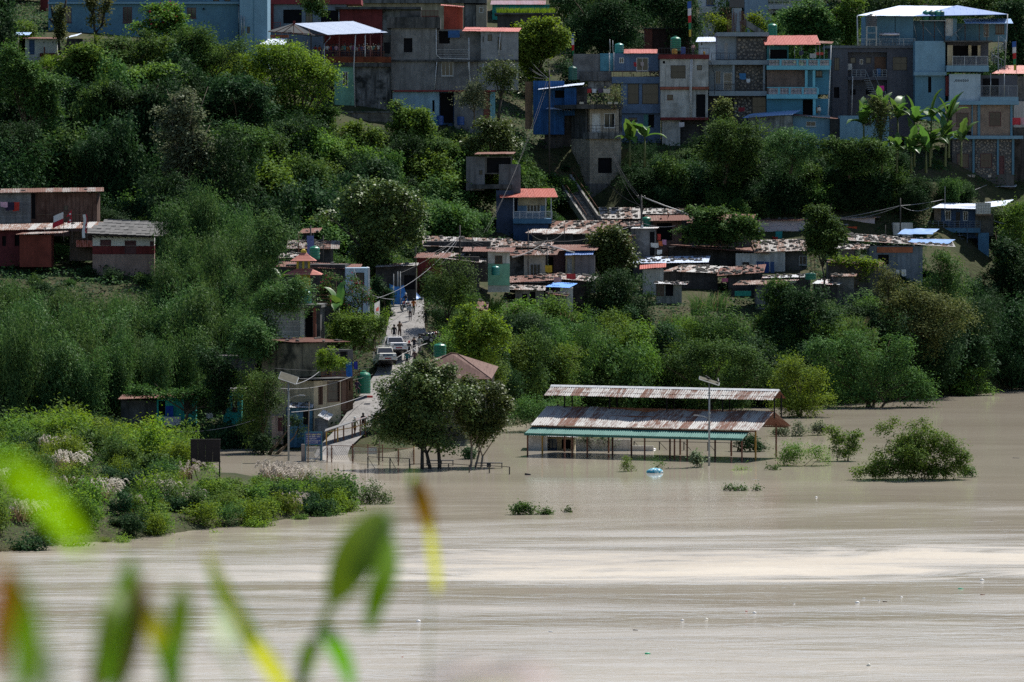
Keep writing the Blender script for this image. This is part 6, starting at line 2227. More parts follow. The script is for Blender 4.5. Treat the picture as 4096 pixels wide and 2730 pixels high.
# ---- concrete houses
h = House('concrete_house','unpainted grey concrete house with roof tank and pale blue ground floor','house',1240,1060,603)
GC = M_wall('plaster_bare',(.21,.21,.21),.55,(.07,.07,.07))
GC2 = M_wall('plaster_bare_pale',(.27,.285,.30),.4,(.1,.1,.1))
h.block((1240,258,1655,550),GC,0,8,[('o',1357,350,1436,480)])
h.box('parapet',(1200,156,1690,258),CONCD,-.4,8)
h.box('roof_tank',(1320,100,1515,156),CONCD,1,3)
h.block((1657,270,2062,552),GC,1.4,8,[('o',1680,285,1780,400)])
h.block((2064,290,2410,552),GC2,.2,8,[('w',2128,318,2168,376,'dark',0),('o',2082,335,2090,385),('g',2220,338,2252,460,'dark')])
h.box('floor_band',(1235,548,2410,566),CONCD,-.25,8)
h.block((1243,566,1645,828),GC,0,8)
h.block((1647,566,2040,828),GC,.5,8,[('w',1703,560,1812,696,'steel',2),('o',1650,575,1665,690)])
h.block((2042,566,2410,828),GC2,.3,8,[('w',2050,615,2066,675,'dark',0),('w',2110,615,2145,660,'dark',0)])
h.box('red_band',(1262,828,2200,842),M_flat('trim_red2',(.2,.03,.03),.7),-.15,8)
PB = M_wall('paint_icyblue',(.26,.42,.52),.4,(.1,.14,.16))
h.block((1255,842,1682,1075),PB,.3,8,[('o',1620,920,1640,1040)],deep=3)
h.block((1684,842,1818,1140),DBLUEW,1.2,8,[('o',1690,855,1812,1130)],deep=3)
h.block((1820,842,2090,1120),GC,.6,8,deep=3)
h.block((2150,842,2196,1030),M_wall('paint_aqua',(.2,.42,.48),.3),.3,6,deep=3)
h.block((2092,842,2148,1030),M_flat('door_rust',(.18,.06,.04),.8),.5,6,deep=3)
h.block((1725,55,1850,275),M_wall('paint_brick_red',(.30,.06,.04),.35),1.6,3.4,name='stair_tower')
h.block((1850,60,1898,275),M_wall('paint_brick_red2',(.36,.08,.05),.35),1.8,3.4,name='stair_tower_side')
h.roof((1690,48),(1900,66),(1700,40),1.2,3.6,S_RED,rag=.01)
h.box('blue_panel',(1765,280,1870,345),M_flat('panel_blue',(.02,.09,.26),.6),.9,1.3)
h.roof((1890,285),(2410,292),(1920,250),-.3,5,S_RED,rag=.02)
h.rail((1660,455,1948,545),M_flat('rail_pale',(.35,.36,.36),.5),.3,bars=3,posts=3)
for pts in ([(1655,262),(1656,500),(1690,535),(1945,542),(1968,740),(1972,1000)],[(1955,345),(1957,545),(1962,750)],[(2245,300),(2228,515)],[(2086,580),(2082,780)],[(1660,566),(1640,820)]):
    h.pipe([(x,y,-.15) for x,y in pts],.06,WP,'downpipe')
barrel('blue drum beside the dark doorway of the concrete house',P(1690,1150,600),'blue',.42,1.1)
barrel('teal drum left of the blue drum at the concrete house',P(1655,1145,600),'teal',.3,.6)
barrel('blue drum under the papaya trees',P(1880,1150,600),'blue',.45,1.0)
# stone retaining wall
h = House('retaining_wall','rubble retaining wall with a pale coping below the concrete house','wall',750,1120,596)
h.block((740,1035,1255,1160),STONEY,0,1,deep=3)
h.box('coping',(735,1022,1260,1036),CONC,-.12,1)
tile(1,0)
# dark flat-roofed house with grass on top
tile(2,0)
h = House('grass_roof_house','dark abandoned house with grass growing on its flat roof','house',-135,290,630)
h.block((-135,130,395,300),M_wall('concrete_black',(.07,.065,.06),.6),0,7,[('o',-20,215,90,290)],deep=3)
h.box('roof_slab',(-160,118,400,132),CONCD,-.6,7)
vrng = np.random.default_rng(8)
x0_, z0_ = h.L(-140,118,0)
x1_, _ = h.L(395,118,0)
Q = []
for k in range(900):
    p0 = np.array([x0_+(x1_-x0_)*vrng.random(),vrng.random()*3-.4,z0_])
    d_ = np.array([vrng.normal()*.2,vrng.normal()*.2,.35+.4*vrng.random()])
    s_ = np.array([.035,0,0])
    Q.append([p0-s_,p0+s_,p0+d_+s_*.2,p0+d_-s_*.2])
o = ob('roof_grass',quads(np.array(Q),'roof_grass',LM['lime']),h.root)
o['kind'] = 'stuff'

# ---- tower with balcony and roof terrace
TW = M_wall('tower_block',(.42,.365,.29),.45,(.08,.07,.06),blocks=(.42,.21,.014))
tile(2,0)
h = House('narrow_tower','narrow weathered tower house with a balcony and leafy roof terrace','house',715,1860,600,yaw=24)
h.block((715,1275,1003,1868),TW,0,5.4,[('o',790,1450,920,1590)],deep=1)
h.block((715,1000,1003,1218),M_wall('tower_beige',(.46,.40,.32),.35),1.0,5.4,[('d',735,1045,810,1216,'white'),('w',845,1040,945,1172,'white',1)])
h.box('corner_post',(990,1000,1008,1270),CONC,0,.3)
h.box('balcony_slab',(708,1218,1012,1274),CONC,-.5,1.2)
h.rail((712,1150,1010,1216),M_flat('rail_black',(.04,.04,.045),.6),-.4,bars=1,posts=.9)
x0_, z0_, x1_, z1_ = h.rc((715,1275,1003,1868))
h.box('roof_slab',(590,962,1020,998),CONCD,-.5,6)
zt = h.rc((590,962,1020,998),-.5)[3]
h.part('side_upper',MB().box(x0_-.02,1.2,z1_,x0_+.2,5.4,zt-.3),CONCD)
h.rail((605,885,1015,962),M_flat('rail_black',(.04,.04,.045),.6),-.45,bars=2,posts=.8)
protect(540,790,1005,1868,600)
tile(2,1)
h.block((715,118,1003,335),M_wall('tower_base',(.17,.165,.16),.6),-.08,5.4,deep=3)
tile(2,0)
for k, (x,c) in enumerate(((690,(.35,.04,.04)),(735,(.5,.55,.6)),(790,(.08,.06,.1)),(840,(.5,.46,.4)))):
    cloth(['red','pale blue','dark','cream'][k]+' cloth drying on the narrow tower roof terrace',P(x,815,598),[.5,.5,.55,.8][k],.5,c)
for k, x in enumerate((620,880,935)):
    o = MB().box(0,0,0,.5,.3,.25).build('planter',M_flat('planter_pale',(.45,.43,.36),.7),None,P(x,955,598.6))
    tag(o,['leftmost','middle','rightmost'][k]+' pale planter box on the narrow tower roof terrace','planter','planters on the tower terrace')
# blue shed and awnings beside it
h = House('blue_shed','bright blue sheet metal shed with pale awnings left of the narrow tower','shed',195,1010,604)
h.block((195,742,480,1010),M_wall('tin_blue',(.03,.11,.30),.3,blocks=(.3,5,.02)),.8,4,[('o',395,830,478,900)],deep=3)
h.block((482,805,592,985),M_wall('tin_blue',(.03,.11,.30),.3,blocks=(.3,5,.02)),0,3,name='door_panel',deep=1)
h.block((594,810,690,960),DARKW,.6,3)
h.roof((235,823),(650,778),(250,805),-1,2.5,S_SILVER,rag=.01)
h.roof((310,998),(545,1016),(330,985),-1.2,.4,S_SILVER,rag=.03)
h.block((400,800,730,830),M_flat('beam_dark',(.05,.05,.06),.7),1.8,2.2,name='beam',prot=False)
h.block((120,750,190,960),M_wall('mud_wall',(.22,.15,.10),.4),1.5,3,deep=3)
h.block((300,1020,560,1260),DARKW,1.6,4,deep=4)
tank('dark green tank with standpipe behind the blue shed',P(556,735,608),.55,1.7,'darkgreen')
# stairs up the slope, tile (2,1)
tile(2,1)
sp = [P(560,500+0,588),P(700,500,584)]
A0, A1 = P(760,505,585), P(465,75,600)
t = thing('concrete_stairs','long straight concrete stairs with pale side walls climbing to the narrow tower','stairs',A0)
NS = 30
for k in range(NS):
    q = A0.lerp(A1,k/NS) - A0
    MB().box(q.x-.75,q.y-.05,q.z-.5,q.x+.75,q.y+(A1.y-A0.y)/NS+.1,q.z+.06).build('step',CONC,t)
for s_ in (-.95,.95):
    d_ = A1 - A0
    v = [Vector((s_-.12,0,-.4)),Vector((s_+.12,0,-.4)),d_+Vector((s_+.12,0,-.4)),d_+Vector((s_-.12,0,-.4)),Vector((s_-.12,0,.55)),Vector((s_+.12,0,.55)),d_+Vector((s_+.12,0,.55)),d_+Vector((s_-.12,0,.55))]
    MB().hexa(v).build('side_wall',M_wall('stair_wall',(.30,.29,.27),.6),t)
    for k in range(8):
        q = d_ * (k/7.5) + Vector((s_,0,.5))
        MB().box(q.x-.03,q.y-.03,q.z,q.x+.03,q.y+.03,q.z+.8).build('rail_post',RUSTM,t)
    MB().tube([Vector((s_,0,1.3)),d_+Vector((s_,0,1.3))],.03,5).build('hand_rail',RUSTM,t)
protect(400,50,860,510,584)

# ---- blue house B6
tile(2,0)
SLATEB = M_wall('paint_slateblue',(.11,.17,.27),.35,(.05,.07,.1))
h = House('slate_blue_house','slate blue two storey house with green tank and red roof strip','house',920,1180,612)
h.block((930,490,1345,652),SLATEB,1.0,7,[('w',1143,530,1252,650,'white',1),('w',985,530,1028,580,'white',1)])
h.block((810,490,928,652),M_wall('paint_tealblue',(.10,.28,.36),.3),1.2,7)
h.block((562,495,808,655),GC,1.4,7,deep=1)
h.box('balcony_slab',(918,705,1360,765),SLATEB,-.3,7)
h.rail((930,650,1355,706),M_flat('rail_maroon',(.1,.05,.05),.6),-.2,sp=.2)
h.block((625,655,915,745),M_wall('block_grey2',(.17,.17,.17),.6,blocks=(.42,.2,.012)),.8,7)
h.block((700,747,920,830),M_wall('white_stained',(.38,.38,.37),.9,(.04,.04,.04)),1.2,7)
h.block((1000,766,1360,960),SLATEB,0,7,[('g',1062,770,1165,955,'dark'),('g',1195,770,1345,955,'dark')])
h.box('mid_band',(1000,960,1362,1040),SLATEB,-.1,7)
h.block((1000,1042,1365,1190),SLATEB,.3,7,[('w',1070,1080,1150,1110,'dark',2),('d',1210,1050,1250,1170,'teal'),('o',1252,1052,1306,1172)],deep=2)
h.roof((1025,490),(1330,490),(1030,452),.4,5.5,S_RED,rag=.01)
h.pipe([(893,485,.6),(897,655,.6)],.08,WP,'downpipe')
h.pipe([(935,480,.6),(935,650,.6)],.04,WP,'downpipe')
h.pipe([(898,360,1),(903,480,1)],.04,WP,'vent_pipe')
h.pipe([(925,372,1),(928,480,1)],.04,WP,'vent_pipe')
tank('bright green tank on the roof of the slate blue house',P(984,490,615),.56,1.25,'teal')
cloth('red cloth on the slate blue house balcony',P(1118,570,611),.35,.55,(.35,.04,.05))
cloth('grey cloth on the slate blue house balcony',P(1182,570,611),.4,.5,(.35,.3,.3))
h = House('brick_box','dark brick box behind the slate blue house','shed',1220,440,648)
h.block((1220,262,1288,440),M_wall('brick_red',(.22,.08,.06),.5,blocks=(.24,.09,.012)),0,5,deep=3)
h.block((1289,262,1640,440),M_wall('brick_black',(.07,.04,.035),.5,blocks=(.24,.09,.012)),.1,5,deep=3)
h.box('coping',(1210,255,1650,264),CONCD,-.2,5)
fl('string of prayer flags on a pole above the slope',572,600,300,616,30,260,'prayer')
fl('tall prayer flag pole on the white house roof',1648,500,0,622,38,330,'prayer')

# ---- white house B9
h = House('white_plaster_house','white stained plaster house with a big green roof tank and dark red bands','house',1360,1105,610)
WS = M_wall('white_dirty',(.46,.47,.46),.5,(.10,.10,.09))
h.block((1360,542,1805,796),WS,0,7,[('o',1385,560,1406,584),('g',1457,600,1594,720,'dark'),('w',1699,598,1744,644,'dark',0)])
h.box('parapet',(1348,500,1812,540),MAROON,-.35,7)
h.box('band',(1362,797,1808,822),M_wall('band_redbrown',(.28,.10,.07),.5),-.3,7)
h.block((1365,824,1800,1078),WS,.05,7,[('w',1425,870,1478,912,'wood',0),('o',1690,866,1776,1076)])
h.box('base_band',(1368,1078,1805,1102),MAROON,-.3,7)
h.block((1380,1104,1545,1295),WS,.4,5,name='round_wall',deep=2)
h.block((1547,1104,1800,1200),DARKW,1.2,6,deep=3)
h.rail((1348,440,1810,500),M_flat('rail_black',(.04,.04,.045),.6),-.2,sp=.35,posts=1.4)
for x in (1643,1655):
    h.pipe([(x,545,-.25),(x-8,800,-.4),(x-5,1075,-.25)],.07,WP,'downpipe')
h.pipe([(1800,535,-.3),(1830,580,-.3),(1858,680,-.3),(1860,870,-.3)],.04,WIREM(),'cable')
tank('big ribbed green tank on the roof of the white plaster house',P(1502,470,614),.66,1.8,'green')
barrel('yellow drum under the big green roof tank',P(1492,500,612),'yellow',.33,.62)
barrel('blue drum right of the big green roof tank',P(1570,500,612),'blue',.3,.85)
barrel('small yellow can on the white house roof edge',P(1765,500,612),'yellow',.13,.32)
person('person in pale top on the white house roof beside the flag pole',P(1665,505,613),'stand',(.5,.35,.3),(.1,.1,.12),0,1.4,None,'people on roofs')
cloth('white cloth hanging under the white plaster house',P(1535,1122,608),.65,.55,(.55,.52,.55))
h = House('white_outhouse','small white outhouse with a pale blue roof behind the roof terrace','shed',1720,460,634)
h.block((1720,383,1880,470),M_wall('white_wash3',(.62,.62,.63),.2),0,3,[('w',1735,368,1748,415,'dark',0)],deep=3)
h.block((1880,385,1905,470),M_flat('pink_wall',(.5,.12,.22),.7),.02,3,deep=3)
h.block((1907,360,1950,470),WHITEW,.3,3,[('w',1914,390,1936,455,'grey',0)],deep=3)
h.roof((1685,385),(1905,382),(1705,342),-.5,3,S_SILVER,rag=.01)

# ---- stone clad house B10
STC = M_wall('stone_base',(.10,.10,.10),.5)
h = House('stone_clad_house','blue grey house with stone clad panels and balconies','house',1810,1080,611)
BG = M_wall('paint_bluegrey',(.22,.27,.31),.25,(.1,.12,.14))
h.block((1885,335,2062,548),BG,2.0,7,[('d',1950,392,1980,545,'grey')])
h.box('top_slab',(1880,296,2360,333),BG,.8,7)
h.block((2062,345,2335,548),STC,1.8,7)
h.box('slab',(1808,552,2360,594),BG,-.3,7)
h.rail((1832,485,2330,550),M_flat('rail_black',(.04,.04,.045),.6),-.2,sp=.22)
h.block((1810,596,2048,832),BG,1.2,7,[('w',1868,650,1917,772,'grey',1),('g',1942,668,2022,830,'white')])
h.block((2048,596,2325,832),STC,1.0,7)
h.box('slab',(1808,836,2360,880),BG,-.3,7)
h.rail((1870,770,2350,836),M_flat('rail_black',(.04,.04,.045),.6),-.2,sp=.22)
for x in (2035,2315):
    h.box('column',(x-10,596,x+10,836),BG,-.1,.25)
h.block((1810,882,2360,1085),DARKW,.9,7,[('g',2205,890,2340,1070,'dark'),('o',1930,900,2030,1070)],deep=3)

def cobbles(h,rect,d,n,seed,parent=None,mn=.75):
    """stone cladding: each stone its own rounded slab on the wall face"""
    x0, z0, x1, z1 = h.rc(rect,d)
    rg = random.Random(seed)
    pts, tries = [], 0
    rr = math.sqrt((x1-x0)*(z1-z0)/n) * mn
    while len(pts) < n and tries < n * 60:
        tries += 1
        q = (rg.uniform(x0+rr*.4,x1-rr*.4),rg.uniform(z0+rr*.4,z1-rr*.4))
        if all((q[0]-p[0]) ** 2+(q[1]-p[1]) ** 2>rr*rr for p in pts):
            pts.append(q)
    m_, key = None, 'cladding_stone'
    if key not in MATS:
        m_, nt_ = nmat(key)
        oi_ = nd(nt_,'ShaderNodeObjectInfo').outputs['Random']
        tc_ = nd(nt_,'ShaderNodeTexCoord').outputs['Object']
        c_ = mixc(nt_,noise(nt_,tc_,5,4),ramp(nt_,oi_,[(0,(.16,.15,.14)),(.5,(.28,.26,.23)),(1,(.42,.34,.25))]),(.1,.1,.1))
        finish(nt_,princ(nt_,c_,.9,None,.15).outputs[0])
    mt = MATS[key]
    for q in pts:
        k = rg.randint(5,7)
        a0 = rg.random() * 6
        vs_ = []
        for i in range(k):
            a = a0 + 2 * math.pi * i / k
            r_ = rr * .52 * rg.uniform(.85,1.1)
            vs_.append((r_*math.cos(a)*1.1,0,r_*math.sin(a)))
        top = [(v[0]*.82,-rg.uniform(.04,.08),v[2]*.82) for v in vs_]
        me_ = MB().add(vs_+top,[tuple(range(k,2*k))]+[(i,(i+1) % k,k+(i+1) % k,k+i) for i in range(k)]).mesh('stone',mt)
        ob('stone',me_,h.root,(q[0],d,q[1]))

cobbles(h,(2066,352,2330,546),1.8,42,1)
cobbles(h,(2052,600,2320,830),1.0,55,2)
cobbles(h,(2040,890,2200,1080),.9,30,3)
protect(1810,296,2351,1085,611)
cloth('blue cloth hung before the stone cladding',P(2090,672,609.5),.8,.75,(.04,.14,.3))
cloth('pale cloth hung before the stone cladding',P(2155,722,609.5),.45,.45,(.45,.5,.55))
cloth('dark red cloth under the stone clad house',P(2080,985,609),.8,.5,(.2,.03,.04))
# unfinished columns and stair on the roof
t = thing('rebar_frame','unfinished roof stair with bundles of bare reinforcement bars','frame',P(1960,295,622))
k_ = 622 / FPX / 9.184
b0 = P(1960,295,622)
for i, x in enumerate((1980,2010,2040,2100,2125)):
    for j in range(3):
        q = P(x+j*7,295,622) - b0
        MB().tube([q,q+Vector(((j-1)*.12,0,230*k_*random.Random(i*3+j).uniform(.7,1)))],.035,4).build('bar',RUSTM,t)
q0, q1 = P(2110,180,622) - b0, P(2290,290,622) - b0
MB().hexa([q0+Vector((-.3,0,-.3)),q1+Vector((-.3,0,-.3)),q1+Vector((-.3,2,-.3)),q0+Vector((-.3,2,-.3)),q0+Vector((.4,0,.05)),q1+Vector((.4,0,.05)),q1+Vector((.4,2,.05)),q0+Vector((.4,2,.05))]).build('stair_slab',CONC,t)
q = P(2045,290,622) - b0
MB().box(q.x-.3,.2,q.z,q.x+.9,1.4,q.z+220*k_).build('column',BG,t)
MB().box(q.x-.6,0,q.z+225*k_,q.x+1.2,1.6,q.z+300*k_).build('water_box',M_flat('box_black',(.06,.06,.06),.6),t)
# far houses at the top edge
h = House('white_far_house','white house with a blue window at the top edge behind the rebar','house',1720,150,690)
h.block((1720,-40,2000,60),M_wall('white_wash4',(.62,.62,.62),.2),0,6,[('w',1782,-30,1865,50,'blue',2),('w',1968,-30,1990,55,'blue',0)],prot=False)
h.box('boards',(1722,60,1905,120),M_flat('boards_pale',(.5,.48,.46),.7),-.4,0)
h.block((1720,122,1910,300),WHITEW,.4,6,deep=4,prot=False)
h.box('red_band',(1925,82,1990,140),M_flat('trim_red3',(.3,.05,.03),.7),-.1,.5)
h = House('grey_far_house','plain blue grey wall at the top edge right of the rebar','house',2140,200,680)
h.block((2140,-60,2351,210),M_wall('paint_dustblue',(.22,.29,.37),.15),0,6,deep=4,prot=False)

# ---- turquoise balustrade house B11
tile(3,0)
AQ = M_wall('paint_aquablue',(.15,.42,.52),.2,(.08,.2,.24))
AQD = M_wall('paint_deepaqua',(.07,.22,.32),.25,(.04,.1,.14))
h = House('aqua_balcony_house','aqua blue house with white balustrades and a red awning roof','house',-10,1065,610)
h.block((-10,420,190,542),M_wall('paint_teal',(.06,.22,.25),.3),2.5,7,[('o',20,455,176,541)])
h.box('slab',(-10,602,576,640),AQ,-.5,7)
h.box('slab',(-10,866,456,906),AQ,-.5,7)
h.block((-10,645,338,866),M_wall('brick_grey',(.22,.17,.15),.45,(.06,.05,.05),blocks=(.24,.09,.012)),.6,7)
h.block((338,645,560,866),AQD,1.4,7,[('w',440,650,500,705,'dark',1)])
h.block((-10,906,318,1070),AQD,.4,7,deep=3)
h.block((318,906,560,1070),AQD,1.6,7,[('o',320,915,410,1060),('w',440,985,466,1040,'dark',0)],deep=3)
for x, y0, y1 in ((352,645,866),(422,645,866),(426,906,1068)):
    h.box('column',(x-12,y0,x+12,y1),AQ,-.3,0)
WB = M_flat('balustrade_white',(.5,.47,.5),.6)

def balus(h,x0,x1,y0,y1,seg,d=-.48):
    a = h.rc((x0,y0,x1,y1),d)
    n = len(seg)
    h.part('coping',MB().box(a[0],d-.05,a[3]-.1,a[2],d+.15,a[3]),AQ)
    for i, (s0,s1) in enumerate(seg):
        b = h.rc((s0,y0,s1,y1),d)
        g = MB()
        m_ = max(3,int((b[2]-b[0])/.16))
        for k in range(m_):
            xm = b[0] + (b[2]-b[0]) * (k+.5) / m_
            g.lathe([(.045,b[1]+.02),(.06,b[1]+.15),(.03,(b[1]+b[3])/2),(.06,b[3]-.25),(.045,b[3]-.105)],6,(xm,d+.05))
        o = h.part('balustrade_panel',g,WB)
        o['kind'] = 'stuff'
        h.part('pier',MB().box(b[2],d-.04,b[1],b[2]+.25,d+.14,b[3]-.1),AQ)

balus(h,-10,572,542,604,[(10,106),(125,262),(285,352),(372,458),(478,562)])
balus(h,-10,456,800,868,[(5,92),(112,190),(208,310),(326,448)])
h.roof((-30,413),(482,410),(-60,328),-.6,5.5,S_RED,rag=.01)
h.roof((440,395),(582,402),(460,376),0,3,S_BROWN,rag=.02)
for x in (15,245,310,440,475,515):
    h.pipe([(x,412,0),(x,545,0)],.045,STEEL,'post')
h.pipe([(578,415,-.4),(572,640,-.4),(552,1075,-.4)],.08,WP,'downpipe')
h.box('red_fold',(438,480,508,505),M_flat('fold_red',(.45,.05,.04),.7),2,2.3)
protect(-10,326,578,1068,610)
cloth('dark cloth on the aqua house roof terrace',P(285,465,609),.55,.55,(.05,.05,.08))
cloth('white and dark shirts on the aqua house roof terrace',P(385,490,609),.8,.55,(.35,.35,.35))
tank('green tank at the roof edge above the aqua house',P(40,330,622),.6,1.55,'green')
h = House('white_arch_house','white house with arched window and balcony rails at the top edge','house',-20,280,690)
h.block((-20,90,330,290),M_wall('white_wash5',(.55,.56,.56),.25),.8,7,[('o',25,115,160,250)],deep=4,prot=False)
h.box('slab',(-20,40,780,84),M_wall('slab_pale',(.4,.41,.42),.3),-.6,7)
h.part('arch',MB().tube([h.V(20,250,.6),h.V(22,150,.6),h.V(45,110,.6),h.V(92,98,.6),h.V(140,110,.6),h.V(162,150,.6),h.V(165,250,.6)],.14,6),M_wall('white_wash5',(.55,.56,.56),.25))
h.rail((-20,2,440,40),STEEL,-.5,bars=2,posts=1.2)
h.rail((540,-15,780,25),WB,-.5,sp=.2)
h.rail((60,230,160,275),STEEL,0,bars=2)
h.block((560,28,775,62),AQD,0,5,prot=False)

# ---- row of little blue rooms below it
h = House('blue_room','small plain blue room with a tilted rusty eave and one slot window','house',225,1290,606)
h.block((228,1062,570,1295),STEELB2,0,4,[('w',350,1115,438,1160,'steel',1)],deep=2)
h.roof((215,1058),(645,1092),(240,1046),-.5,4,S_BROWN)
h = House('grey_room','stained grey room with a blue sheet roof left of the small blue room','house',-170,1180,605)
h.block((-170,1062,226,1190),M_wall('white_stained2',(.30,.31,.31),.8,(.06,.06,.06)),0,4,deep=3)
h.roof((-240,1085),(225,1050),(-160,1045),-.6,4,S_BLUE,rag=.02)
h = House('blue_room','wide plain blue room with one slot window under the banana plants','house',660,1305,604)
h.block((662,1062,1112,1310),STEELB2,0,4,[('w',865,1095,945,1144,'dark',1)],deep=2)
h.block((572,1090,660,1300),DARKW,.8,4,deep=2)
person('person in white top sitting behind the rusty eave of the blue room',P(468,1075,607),'stand',(.5,.48,.45),(.1,.1,.1),R(180),1.35,None,'people on roofs')

# ---- big dark grey block with the blue roof
DG = M_wall('paint_charcoal',(.085,.09,.11),.3,(.03,.03,.04))
h = House('charcoal_house','charcoal block with balconies under a pale blue roofed top floor','building',590,1060,616)
h.block((590,440,735,1060),DG,0,9,[('w',608,530,656,648,'dark',1),('o',605,800,655,900)],deep=3)
h.block((735,480,1090,1060),DG,1.3,9,[('w',755,527,806,582,'dark',0),('w',843,545,872,590,'white',0),('w',897,525,948,583,'dark',0),('d',978,522,1082,640,'wood'),('o',755,820,805,870),('o',897,820,948,870)],deep=3)
h.block((1092,440,1350,1060),DG,0,9,[('g',1145,522,1278,646,'dark')],deep=3)
h.box('parapet',(540,418,1348,440),M_wall('paint_charcoal2',(.13,.14,.16),.3),-.25,9)
h.box('lintel',(735,442,1092,480),DG,.1,1.3)
h.box('balcony_slab',(735,705,1092,735),DG,-.2,1.3)
h.rail((770,640,895,706),M_flat('rail_grey',(.22,.25,.28),.5),-.1,bars=2,posts=.6)
h.rail((965,640,1090,706),M_flat('rail_grey',(.22,.25,.28),.5),-.1,bars=2,posts=.6)
st = MB()
for k in range(9):
    a = h.V(905+k*8,720+k*20,-.3)
    st.box(a.x-.4,-.6,a.z-.05,a.x+.4,-.1,a.z)
st.tube([h.V(900,655,-.3),h.V(985,850,-.3)],.035,5).tube([h.V(965,655,-.3),h.V(1050,850,-.3)],.035,5)
h.part('stair',st,M_flat('rail_grey',(.22,.25,.28),.5))
h.rail((985,840,1080,880),M_flat('rail_grey',(.22,.25,.28),.5),-.3,sp=.2)
h.pipe([(778,700,-.4),(768,1055,-.4)],.06,WP,'downpipe')
h.box('ac_box',(733,585,772,642),M_flat('ac_white',(.4,.42,.43),.5),.9,1.29)
h.box('blue_drum_box',(1000,630,1035,700),M_flat('panel_blue2',(.02,.12,.3),.6),.6,1.2)
cloth('bright pink cloth on the charcoal block balcony',P(1010,787,613.5),.75,.6,(.6,.04,.25))
# roof storey
h.block((890,148,1335,420),STEELB,1.2,8,[])
h.part('joint',MB().box(h.V(1168,200,1.2).x-.03,1.16,h.V(0,420,1.2).z,h.V(1168,200,1.2).x+.03,1.2,h.V(0,150,1.2).z),DARK())
h.roof((815,142),(1340,148),(1200,52),-.6,6,S_BLUE,rag=.005,amp=.012)
h.part('roof_right',MB().hexa([h.V(1340,150,-.6),h.V(2205,135,0),h.V(2205,135,7),h.V(1735,52,6),h.V(1340,146,-.6),h.V(2205,130,0),h.V(2205,130,7),h.V(1735,48,6)]),S_DBLUE)
h.roof((1810,215),(2250,215),(1790,172),-.8,3.5,S_BLUE,rag=.005,amp=.012,name='porch_roof')
h.block((1335,190,1625,375),STEELB,3.0,8)
h.block((1625,170,1735,378),STEELB2,2.0,8,[('d',1632,172,1698,330,'white')])
h.block((1737,215,2200,380),STEELB,3.2,8,[('w',1980,225,2030,340,'grey',1),('w',2090,225,2170,310,'wood',2)])
h.rail((830,355,1350,418),STEEL,.2,bars=2,posts=1.4)
for x0, y0, x1, y1 in ((1325,150,1370,370),(1395,200,1530,350),(1530,220,1625,370),(1640,375,1810,220),(1720,290,1760,375),(1980,270,2010,330)):
    h.pipe([(x0,y0,1.5),(x1,y1,1.5)],.045,STEEL,'strut')
for x in (1425,1530,1625,1810,1940,2010):
    h.pipe([(x,200,1.4),(x,375,1.4)],.05,RUSTM,'strut')
h.pipe([(820,145,-.3),(825,420,-.3)],.09,M_flat('pole_white',(.4,.42,.44),.5),'downpipe')
h.box('tank_deck',(1395,186,1640,192),STEEL,.8,2.4)
protect(540,50,2250,1060,616)
tank('black ribbed tank on a steel stand on the charcoal block',P(950,242,615),.68,1.5,'black')
t = thing('tank_stand','steel tower under the black ribbed tank','stand',P(950,420,615))
hh = 180 * 615 / FPX / 9.184
for x, y in ((-.6,-.6),(.6,-.6),(.6,.6),(-.6,.6)):
    MB().tube([(x,y,0),(x,y,hh)],.05,5).build('leg',STEEL,t)
for z in (.33,.66,1):
    MB().box(-.65,-.65,hh*z-.05,.65,.65,hh*z).build('tier',STEEL,t)
for k, x in enumerate((1450,1502,1555,1590)):
    tank(['first','second','third','fourth'][k]+' from the left of the green tanks under the blue roof',P(x,186,617.2+.25*k),.42,1.2,'darkgreen' if k % 2 else 'green')
t = thing('solar_heater','solar water heater with a silver cylinder on the charcoal roof','solar heater',P(1115,415,615))
k_ = 615 / FPX / 9.184
MB().tube([(-95*k_,0,100*k_),(95*k_,0,100*k_)],.22,14).build('cylinder',M_flat('silver',(.5,.45,.47),.3,.5,.7),t,smooth=True)
for k in range(12):
    x = (-80+k*14.5) * k_
    MB().tube([(x,-.1,90*k_),(x,-1.0,.1)],.028,5).build('tube',M_flat('tube_dark',(.05,.05,.06),.3),t)
for x in (-90*k_,90*k_):
    MB().tube([(x,0,85*k_),(x,0,0)],.03,5).build('leg',STEEL,t)
    MB().tube([(x,-1.05,.05),(x,0,80*k_)],.03,5).build('leg',STEEL,t)

# ---- right hand tower: blue upper, white wall, brick and stone floors
h = House('brick_stone_house','tall house at the right with stone ground floor, brick middle and blue balconies','building',1690,1600,612)
BK = M_wall('brick_buff',(.32,.25,.20),.35,(.1,.08,.07),blocks=(.24,.1,.012))
h.block((1350,376,1628,700),STEELB2,.6,8)
h.box('ledge',(1340,660,1640,690),STEELB2,.3,.6)
h.block((1350,702,1628,960),STEELB,1.0,8,[('o',1470,705,1500,850)],deep=2)
h.block((1645,385,2025,600),DG,2.2,8,[('o',1700,420,1840,520),('o',1868,420,1925,520)])
h.box('roof_edge',(1620,372,2060,386),CONCD,-.6,8)
for x0, x1 in ((1648,1697),(1840,1868),(1926,1952)):
    h.box('column',(x0,415,x1,602 if x0<1700 else 520),CREAM,.3 if x0<1700 else 1.6,.8 if x0<1700 else 2.0)
h.box('balcony_slab',(1640,602,2028,657),STEELB2,-.6,8)
h.rail((1697,515,2018,602),M_flat('rail_pale2',(.36,.4,.43),.5),-.5,sp=.15,posts=1.3)
h.block((1665,680,1952,928),M_wall('white_blueshade',(.34,.44,.52),.25,(.15,.2,.24)),0,8)
h.block((1632,700,1664,880),MAROON,.6,8)
